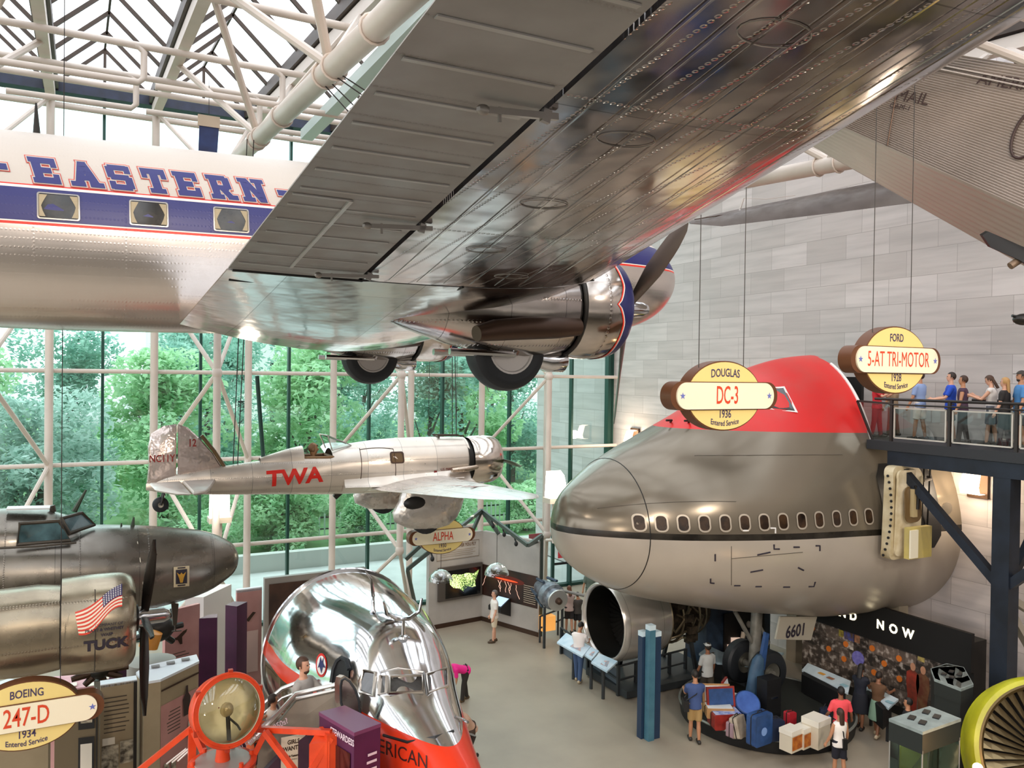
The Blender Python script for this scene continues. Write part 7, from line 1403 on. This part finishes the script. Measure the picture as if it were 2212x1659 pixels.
p = Zp(1630, 1530, .365); t = thing('garment_bag', 'tall blue garment bag standing upright on the plinth behind the hat box', 'bag', p); m = MB(); m.rings([[p + V((lean + w * cos(k * pi / 8) * .8, dd * sin(k * pi / 8), z)) for k in range(16)] for z, w, dd, lean in ((0, .34, .16, 0), (.5, .36, .18, .0), (.95, .3, .15, .04), (1.3, .22, .12, .1), (1.42, .08, .06, .12))]); m.build('body', M('garment teal', '3F5E78', 0, .6, var=(3, '2E4A66')), t); m = MB(); m.prism([p + V((x, -.05, z)) for x, z in ((.1, 1.0), (.3, 1.0), (.45, 1.95), (.33, 2.0))], (0, .1, 0)); m.build('sleeve_flap', LBL, t)
p = Zp(1660, 1545, .365); t = thing('dark_trunk', 'tall black trunk standing in front of the left nose wheel', 'trunk', p); m = MB(); m.bx((p.x - .25, p.y - .18, p.z), (p.x + .25, p.y + .18, p.z + 1.0)); m.build('body', BLACK, t, smooth=0); m = MB(); m.bx((p.x - .12, p.y - .2, p.z + .5), (p.x + .12, p.y - .18, p.z + .54)); m.build('handle', CHROME, t)
p = Zp(1782, 1562, .365); t = thing('flight_bag', 'small navy flight bag with pale emblem at the back right of the plinth', 'bag', p); m = MB(); m.rings([[p + V((w * cos(k * pi / 6), w * .7 * sin(k * pi / 6), z)) for k in range(12)] for z, w in ((0, .15), (.3, .18), (.38, .16))]); m.build('body', M('case deep navy', '18243E', 0, .6), t); m = MB(); m.lathe([(0, .07), (.005, .07)], p + V((-.05, -.14, .2)), (-.3, -1, .1), 12); m.build('emblem', M('badge pale', '7FA0D8', 0, .5), t); m = MB(); m.tube([p + V((-.12, 0, .36)), p + V((0, 0, .5)), p + V((.12, 0, .36))], .012, 6); m.build('strap', BLACK, t)
# beacon lamps on the columns by the glass
for px, py, Z, lb in ((1199, 1050, 27.2, 'glowing white floodlight on a column beside the jumbo nose tip'), (474, 1090, 25.6, 'glowing white floodlight under the small monoplane tail')):
    p = Dp(px, py, Z); t = thing('floodlight', lb, 'light', p - V((0, 0, 1.5))); m = MB(); R_ = [[p + V((x, -.18 + d_, z)) for x in (-.28, .28)] for d_, z in ((.0, -.38), (-.05, .1), (.06, .36), (.3, .5))]; m.rings(R_, closed=False, caps=False); m.rings([[p + V((-.28, d_, z)) for d_, z in ((-.18, -.38), (-.23, .1), (-.12, .36), (.12, .5), (.2, -.38))], [p + V((.28, d_, z)) for d_, z in ((-.18, -.38), (-.23, .1), (-.12, .36), (.12, .5), (.2, -.38))]]); m.build('lit_face', M('flood glow', 'FFFDF4', 0, .5, emit=('FFF6E6', 5)), t, smooth=0)
    MB().bx(p + V((-.33, -.25, -.55)), p + V((.33, .25, -.38))).build('housing', M('flood housing', 'C9BFAE', 0, .5), t); MB().tube([p - V((0, 0, .5)), p - V((0, 0, 1.9))], .09, 10).build('stem', STEEL, t); MB().tube([p - V((0, 0, 1.8)), p + V((0, .5, -1.9))], .05, 8).build('bracket', STEEL, t); lamp('floodlight_light', 'POINT', p + V((-.2, -.9, .2)), 60, (1, .9, .75), .3)
# ================================================================ PEOPLE
def remesh(mb, vox, name, mat, parent, smooth_it=2):
    me = bpy.data.meshes.new('tmp'); me.from_pydata([tuple(p) for p in mb.v], [], mb.f); o = bpy.data.objects.new('tmp', me); COL.objects.link(o)
    bm = bmesh.new(); bm.from_mesh(me); bmesh.ops.recalc_face_normals(bm, faces=bm.faces); bm.to_mesh(me); bm.free()
    r = o.modifiers.new('r', 'REMESH'); r.mode = 'VOXEL'; r.voxel_size = vox; s = o.modifiers.new('s', 'SMOOTH'); s.factor = .5; s.iterations = smooth_it
    bpy.context.view_layer.update(); m2 = bpy.data.meshes.new_from_object(o.evaluated_get(bpy.context.evaluated_depsgraph_get())); bpy.data.objects.remove(o); bpy.data.meshes.remove(me)
    m2.name = name; m2.materials.clear(); m2.materials.append(mat); m2.shade_smooth(); q = bpy.data.objects.new(name, m2); COL.objects.link(q); q.parent = parent; return q
SKINC = {'fair': 'D9A58A', 'tan': 'B98463', 'brown': '8A5C42'}
def person(loc, face, label, h=1.74, shirt='E6DED4', pants='5A6B88', shorts=False, hair='3A2A20', skin_='fair', longhair=False, sleeve=.5, lean=0., head=(0., 0.), la=(8, 12, 15), ra=(8, 12, 15), ll=(6, 0), rl=(-6, 4), skirt=False, female=False, shoes='2A2622', cap=None, beard=False, bald=False, bag=None, vox=.014, group=None):
    """la/ra = arm (forward swing, out from the side, elbow bend), ll/rl = leg (forward swing, knee bend), degrees; faces +x before turning"""
    S = h / 1.75; fw = .9 if female else 1.; T = thing('person', label, 'person', loc, MX.Rotation(face, 4, 'Z'), group)
    B = MB(); SH = MB(); PT = MB(); SO = [MB(), MB()]
    pel = V((0, 0, .95)) * S; ln = RAD(lean); up = V((sin(ln), 0, cos(ln))); fo = V((cos(ln), 0, -sin(ln))); lf = V((0, 1, 0))
    def ring(c, w, d, z=None, n=16): return [c + lf * (w * S * cos(2 * pi * k / n)) + fo * (d * S * sin(2 * pi * k / n)) for k in range(n)]
    tor = [(-.06, .15, .11), (.0, .165 , .115), (.1, .15 * (fw if female else 1), .105), (.2, .15 * fw, .1), (.32, .175 * fw, .115), (.42, .185 * fw, .11), (.49, .16 * fw, .085), (.53, .07, .06)]
    B.rings([ring(pel + up * (z * S), w, d) for z, w, d in tor])
    SH.rings([ring(pel + up * (z * S), w + .022, d + .02) for z, w, d in ([(-.1, .165, .125)] if not skirt else []) + tor[1:7]] + [ring(pel + up * .525 * S, .085, .075)])
    nk = pel + up * .52 * S; hp = RAD(head[1]); hy = RAD(head[0]); hu = (up * cos(hp) + fo * sin(hp)).normalized(); hc = nk + up * .07 * S + hu * .13 * S; hf = (fo * cos(hp) - up * sin(hp)); hf, hl = hf * cos(hy) + lf * sin(hy), lf * cos(hy) - hf * sin(hy)
    B.tube([nk - up * .05 * S, nk + up * .08 * S + hu * .02 * S], [.062 * S, .056 * S], 12)
    def hp_(f, l, u): return hc + hf * (f * S) + hl * (l * S) + hu * (u * S)
    def hr(u, f0, f1, w): return [hp_((f0 + f1) / 2 + (f1 - f0) / 2 * cos(2 * pi * k / 16), w * sin(2 * pi * k / 16), u) for k in range(16)]
    B.rings([hr(-.115, .0, .07, .03), hr(-.09, -.04, .092, .052), hr(-.045, -.08, .096, .066), hr(0, -.095, .094, .074), hr(.05, -.098, .09, .074), hr(.09, -.08, .068, .06), hr(.115, -.04, .03, .03)])
    B.rings([[hp_(.088, -.012, .012), hp_(.088, .012, .012), hp_(.088, .004, .03)], [hp_(.125, -.008, -.028), hp_(.125, .008, -.028), hp_(.11, 0, -.01)], [hp_(.085, -.014, -.04), hp_(.085, .014, -.04), hp_(.09, 0, -.034)]])
    for s in (-1, 1): B.ell(hp_(-.01, s * .077, -.005), (.02 * S, .012 * S, .032 * S), 8, 6)
    def hand(w, d, side):
        a = d.normalized(); out = (lf * side).normalized(); pn = a.cross(out).normalized(); wd = pn.cross(a).normalized()
        B.tube([w - a * .02 * S, w + a * .03 * S, w + a * .085 * S], [.03 * S, .037 * S, .034 * S], 10)
        for i, (o, L) in enumerate(((-.028, .062), (-.01, .074), (.009, .07), (.026, .056))):
            k = w + a * .08 * S + pn * (o * S); c1 = (a * .9 - out * .25).normalized(); c2 = (a * .55 - out * .7).normalized(); B.tube([k - a * .02 * S, k + c1 * L * .5 * S, k + c1 * L * .5 * S + c2 * L * .45 * S], [.0095 * S, .009 * S, .007 * S], 7)
        k = w + a * .02 * S - pn * .03 * S; B.tube([k, k + (a * .7 - pn * .6) * .04 * S, k + (a * .95 - pn * .35 - out * .2) * .075 * S], [.013 * S, .011 * S, .008 * S], 7)
    for s, (sw, ab, el) in ((1, la), (-1, ra)):
        sh = pel + up * .445 * S + lf * (s * .185 * fw * S); sw, ab, el = RAD(sw), RAD(ab), RAD(el)
        d1 = (-up * cos(sw) * cos(ab) + fo * sin(sw) * cos(ab) + lf * s * sin(ab)).normalized(); e = sh + d1 * .29 * S
        ax = (lf * s * -1 * s).normalized(); d2 = (MX.Rotation(-el, 3, lf) @ d1).normalized(); d2 = (d2 - lf * s * .12 * min(1, el)).normalized(); w = e + d2 * .25 * S
        B.tube([sh - d1 * .02 * S, sh + d1 * .08 * S, e, e + d2 * .08 * S, w], [.052 * S, .05 * S, .038 * S, .04 * S, .027 * S], 12); hand(w, d2, s)
        q = sleeve; L_ = [sh - lf * s * .05 * S + up * .01 * S, sh, sh + d1 * .29 * min(1, q) * S] + ([e + d2 * .25 * (q - 1) * S] if q > 1 else [])
        if q > 0: SH.tube(L_, [.075 * S, .068 * S, .06 * S if q <= 1 else .052 * S] + ([.04 * S] if q > 1 else []), 12)
    feet = []
    for s, (sw, kn) in ((1, ll), (-1, rl)):
        hipj = pel + lf * (s * .085 * S) - V((0, 0, .04 * S)); sw, kn = RAD(sw), RAD(kn); d1 = V((sin(sw), 0, -cos(sw))); k = hipj + d1 * .42 * S; d2 = V((sin(sw - kn), 0, -cos(sw - kn))); an = k + d2 * .41 * S; feet.append((an, d2))
        B.tube([hipj + V((0, 0, .05 * S)), hipj + d1 * .1 * S, k - d1 * .03 * S, k + d2 * .02 * S, k + d2 * .12 * S, an], [.085 * S, .08 * S, .054 * S, .05 * S, .055 * S, .036 * S], 14)
        if shorts: PT.tube([hipj + V((0, 0, .09 * S)), hipj + d1 * .12 * S, hipj + d1 * .36 * S], [.1 * S, .1 * S, .088 * S], 14)
        elif not skirt: PT.tube([hipj + V((0, 0, .09 * S)), hipj + d1 * .12 * S, k, an + d2 * .02 * S], [.1 * S, .097 * S, .073 * S, .06 * S], 14)
        toe = V((1, 0, 0)); so = SO[0 if s > 0 else 1]; so.rings([[an + d2 * .03 * S + toe * (x * S) + lf * (wd * S * cos(2 * pi * j / 12)) + V((0, 0, hh * S * max(-.62, sin(2 * pi * j / 12)))) for j in range(12)] for x, wd, hh in ((-.085, .03, .03), (-.06, .042, .06), (.02, .044, .065), (.1, .05, .045), (.165, .042, .034), (.19, .015, .02))])
        B.tube([an - d2 * .02 * S, an + d2 * .04 * S], [.036 * S, .035 * S], 10)
    if skirt: PT.rings([[c_ + lf * (w * S * cos(2 * pi * k / 18)) + V((1, 0, 0)) * (d * S * sin(2 * pi * k / 18)) for k in range(18)] for c_, w, d in ((pel + V((0, 0, .08 * S)), .165, .125), (pel, .19, .15), (pel - V((0, 0, .2 * S)), .22, .19), (pel - V((0, 0, .46 * S)), .25, .23))])
    else: PT.rings([ring(pel + V((0, 0, z * S)), w, d) for z, w, d in ((-.1, .17, .13), (0, .182, .134), (.08, .17, .125))])
    zmin = min(p.z for so in SO for p in so.v); dz = V((0, 0, -zmin))
    for mb in (B, SH, PT, SO[0], SO[1]): mb.v = [p + dz for p in mb.v]
    hc = hc + dz
    sk = M('skin ' + skin_, SKINC[skin_], 0, .5); b = remesh(B, vox, 'body', sk, T)
    remesh(SH, .016, 'shirt', M('cloth ' + shirt, shirt, 0, .8), T); remesh(PT, .016, 'skirt' if skirt else 'shorts' if shorts else 'trousers', M('cloth ' + pants, pants, 0, .85), T)
    for so in SO: so.build('shoe', M('shoe ' + shoes, shoes, 0, .5), T, True, 60)
    for s in (-1, 1): MB().ell(hp_(.086, s * .031, .012), (.011 * S, .013 * S, .009 * S), 8, 6).build('eye', M('eye dark', '241C18', 0, .3), T, True)
    m = MB(); m.tube([hp_(.085, -.022, -.062), hp_(.094, 0, -.064), hp_(.085, .022, -.062)], .006 * S, 5); m.build('mouth', M('lip', 'A8605A', 0, .5), T, True)
    if not bald:
        H = MB(); HR = MX((hf, hl, hu)).transposed()
        H.ell(hp_(-.012, 0, .022), (.108 * S, .088 * S, .112 * S), 20, 12, HR, keep=lambda p: not (p.x > .035 * S and p.z < .045 * S) and not (p.z < -.055 * S and p.x > -.05 * S))
        if longhair: H.rings([[hp_(-.075 - .02 * t + .035 * cos(2 * pi * k / 12) , (.075 - .02 * abs(t - .4)) * sin(2 * pi * k / 12), .06 - .32 * t) for k in range(12)] for t in (0, .25, .5, .75, 1.0)])
        H.build('hair', M('hair ' + hair, hair, 0, .6), T, True, 60, sol=.01)
    if beard: MB().ell(hp_(.045, 0, -.085), (.05 * S, .052 * S, .045 * S), 12, 8).build('beard', M('hair ' + hair, hair, 0, .6), T, True)
    if cap: m = MB(); m.ell(hp_(-.008, 0, .045), (.108 * S, .088 * S, .085 * S), 18, 8, MX((hf, hl, hu)).transposed(), keep=lambda p: p.z > -.01 * S); m.prism([hp_(.08, -.06, .05), hp_(.16, -.04, .045), hp_(.16, .04, .045), hp_(.08, .06, .05)], hu * .01); m.build('cap', M('cap ' + cap, cap, 0, .7), T, True)
    if bag:
        bx_, side = bag; c = pel + dz + lf * side * .24 * S; m = MB(); m.box(c + V((-.02, 0, .0)), (.3 * S, .12 * S, .26 * S)); W_ = WM[T.name]; m.v = [W_ @ p for p in m.v]; t2 = thing('shoulder_bag', bx_, 'bag', sum(m.v, V()) / 8); m.build('body', BLACK, t2, smooth=0)
        s_ = MB(); s_.tube([c + V((.1, 0, .12)), pel + dz + up * .3 * S + fo * .15 * S + lf * side * .1, pel + dz + up * .48 * S - lf * side * .12 * S + fo * .05, pel + dz + up * .3 * S - fo * .15 * S, c + V((-.1, 0, .12))], .014, 6); s_.v = [W_ @ p for p in s_.v]; s_.build('strap', BLACK, t2)
    return T
F_ = lambda deg: RAD(deg)      # 0 faces along the glass to the right, 90 towards the glass, 180 left, -118 towards the viewer
person(Zp(1067, 1387), F_(170), 'grey-haired man in white shirt and beige shorts standing at the safety display', 1.76, 'E9E2DA', 'D8C9B0', True, '6E6660', 'fair', sleeve=.75, la=(4, 7, 18), ra=(2, 7, 14), ll=(4, 0), rl=(-3, 2), shoes='4A3826')
person(Zp(1249, 1472), F_(35), 'dark-haired man in white T-shirt and blue jeans reading panels at the jet engine', 1.76, 'EDE4E0', '41587E', False, '1E1814', 'tan', sleeve=.8, head=(0, 35), la=(40, 5, 70), ra=(45, 5, 75), shoes='B9A88A', lean=6)
person(Zp(1229, 1367), F_(75), 'long-haired woman in pink top and black shorts behind the reading panels', 1.66, 'CDB4AC', '2A2628', True, '6A4028', 'fair', True, .5, la=(45, 5, 60), ra=(45, 5, 60), female=True, head=(0, 20))
person(Zp(1247, 1366), F_(70), 'boy in dark grey T-shirt beside the long-haired woman', 1.42, '4E4844', '1E1E22', True, '221A16', 'tan', sleeve=.8, head=(0, 25), la=(50, 5, 70), ra=(50, 5, 70))
person(Zp(1004, 1513), F_(185), 'person in magenta shirt and dark trousers bending over beside the polished nose', 1.62, 'F0248E', '2E2A26', False, '241A14', 'tan', sleeve=.8, lean=72, la=(70, 5, 20), ra=(75, 5, 25), ll=(14, 8), rl=(-6, 4), shoes='5A4A32', head=(0, -15))
person(Zp(1500, 1602), F_(62), 'man in blue T-shirt and khaki shorts with a black shoulder bag, left of the plinth', 1.78, '3F5384', 'A98A58', True, '1E1814', 'tan', sleeve=.75, head=(0, 22), la=(35, 4, 60), ra=(38, 4, 60), bag=('black shoulder bag hanging at the hip of the man in blue', 1))
person(Zp(1527, 1522), F_(85), 'person in pale grey shirt and dark shorts beyond the man in blue', 1.74, 'B9BCBA', '3A332A', True, '241C16', 'brown', sleeve=.8, ll=(16, 4), rl=(-14, 12), cap='B9BCBA')
person(Zp(1857, 1574), F_(20), 'woman in a long dark navy dress standing before the photo wall', 1.68, '141826', '10131E', False, '17110E', 'brown', True, .4, female=True, skirt=True, la=(40, 5, 60), ra=(30, 5, 50), head=(0, 15))
person(Zp(1895, 1590), F_(15), 'woman in brown top and pale green skirt at the slanted reading rail', 1.64, '5E4028', '7E9C86', False, '1E1510', 'brown', False, .3, female=True, skirt=True, la=(35, 6, 50), ra=(50, 8, 40), head=(0, 20), ll=(8, 0), rl=(-12, 10), shoes='C9B79A')
person(Zp(1814, 1636), F_(60), 'dark-haired person in coral red T-shirt beyond the woman in white tank top', 1.7, 'F0525A', '2E2A30', True, '150F0D', 'brown', sleeve=.85, la=(8, 18, 25), ra=(8, 18, 25))
person(Zp(1812, 1684), F_(75), 'woman in white tank top with a black backpack at the bottom edge', 1.62, 'EDE6E0', '1A1A26', True, '3A241A', 'tan', True, 0., female=True, la=(5, 14, 20), ra=(5, 14, 20), bag=('black bag on the back of the woman in white', -.2))
person(Zp(1015, 1648), F_(200), 'person in shorts half hidden by the orange-red chin of the polished nose', 1.68, 'C9A48C', '4A3A30', True, '2A1E18', 'tan', sleeve=.6, lean=40, la=(60, 5, 20), ra=(60, 5, 20), ll=(25, 40), rl=(-10, 20))
p = Dp(655, 1468, 12.45); person((p.x, p.y, LANDZ), F_(-45), 'bearded man in grey T-shirt with sunglasses on his head on the visitor stair', 1.78, 'B4AFAA', '5A5450', True, '4A3020', 'fair', sleeve=.9, la=(45, 12, 45), ra=(15, 14, 30), beard=True)
p = Dp(590, 1530, 12.5); person((p.x, p.y, p.z - 1.05), F_(10), 'boy in pale shirt climbing the visitor stair', 1.25, 'C9BCAE', '4A4642', True, '2A1C14', 'tan', sleeve=.8, la=(50, 5, 30), ra=(50, 5, 30))
p = Dp(566, 1545, 12.1); person((p.x - .1, p.y + .05, p.z - 1.1), F_(20), 'dark-haired child in orange shirt leaning on the stair rail behind the beacon', 1.3, 'D8683A', '3A3632', True, '1E1410', 'tan', sleeve=.6, la=(60, 10, 40), ra=(60, 10, 30))
p = Dp(628, 1675, 10.9); person((p.x, p.y, 2.4), F_(80), 'dark-haired visitor whose head shows below the poster at the bottom edge', 1.72, '4A4038', '3A3632', False, '1A120E', 'tan', sleeve=.8) if False else None
p = Zp(1955, 1640, .6); person((p.x + .9, p.y + .6, 0), F_(120), 'visitor in black seen through the glass display case at the bottom right', 1.6, '15151A', '15151A', False, '100C0A', 'tan', sleeve=1.6)
p = Zp(1266, 1352, 0); person((17.6, 26.4, 0), F_(-120), 'dark-haired visitor by the glass door behind the big jet engine', 1.74, '6A7A70', '3A3A40', False, '1E1612', 'tan', sleeve=.8)
def bridger(px, x=19.5): p = Xp(px, 955, x); return (p.x, p.y, 7.605)
G = 'people on the footbridge'
person(bridger(1893, 19.3), F_(-70), 'woman in red T-shirt leaning at the jumbo doorway end of the footbridge', 1.64, 'C8303A', '8A2A30', False, '5A3A28', 'fair', True, .8, la=(50, 8, 70), ra=(50, 8, 70), female=True, group=G)
person(bridger(1928, 20.3), F_(95), 'person in beige behind the woman in red on the footbridge', 1.6, 'A98F72', '6A5844', False, '6A4A30', 'tan', sleeve=.8, group=G)
person(bridger(1985, 19.6), F_(95), 'man in light blue shirt and white shorts with his back turned on the footbridge', 1.78, '8FA4CE', 'E0D8D0', True, '3A2A20', 'tan', sleeve=.8, group=G)
person(bridger(2052, 19.7), F_(130), 'man in bright blue T-shirt facing left on the footbridge', 1.76, '2450C4', '4A4A50', True, '2A1E18', 'fair', sleeve=.8, la=(30, 8, 50), ra=(30, 8, 50), group=G)
person(bridger(2078, 19.4), F_(120), 'woman in sleeveless dark purple top behind the man in bright blue', 1.68, '4A3448', '3A3436', False, '3A2418', 'tan', False, .12, female=True, group=G)
person(bridger(2140, 19.7), F_(110), 'woman in white tank top looking at her hands on the footbridge', 1.7, 'EAE2DC', '6A6A72', True, '4A3020', 'fair', True, .1, la=(40, 5, 70), ra=(40, 5, 70), female=True, head=(0, 25), group=G)
person(bridger(2168, 19.4), F_(105), 'blond woman in black top on the footbridge', 1.64, '26211F', '3A3A3E', False, 'B98E58', 'fair', True, .7, female=True, group=G)
person(bridger(2203, 19.5), F_(140), 'bearded man in cap and light blue shirt last in line on the footbridge', 1.8, '4E86BE', '5A5A60', True, '2A1E16', 'tan', sleeve=.8, cap='3A322C', beard=True, group=G)
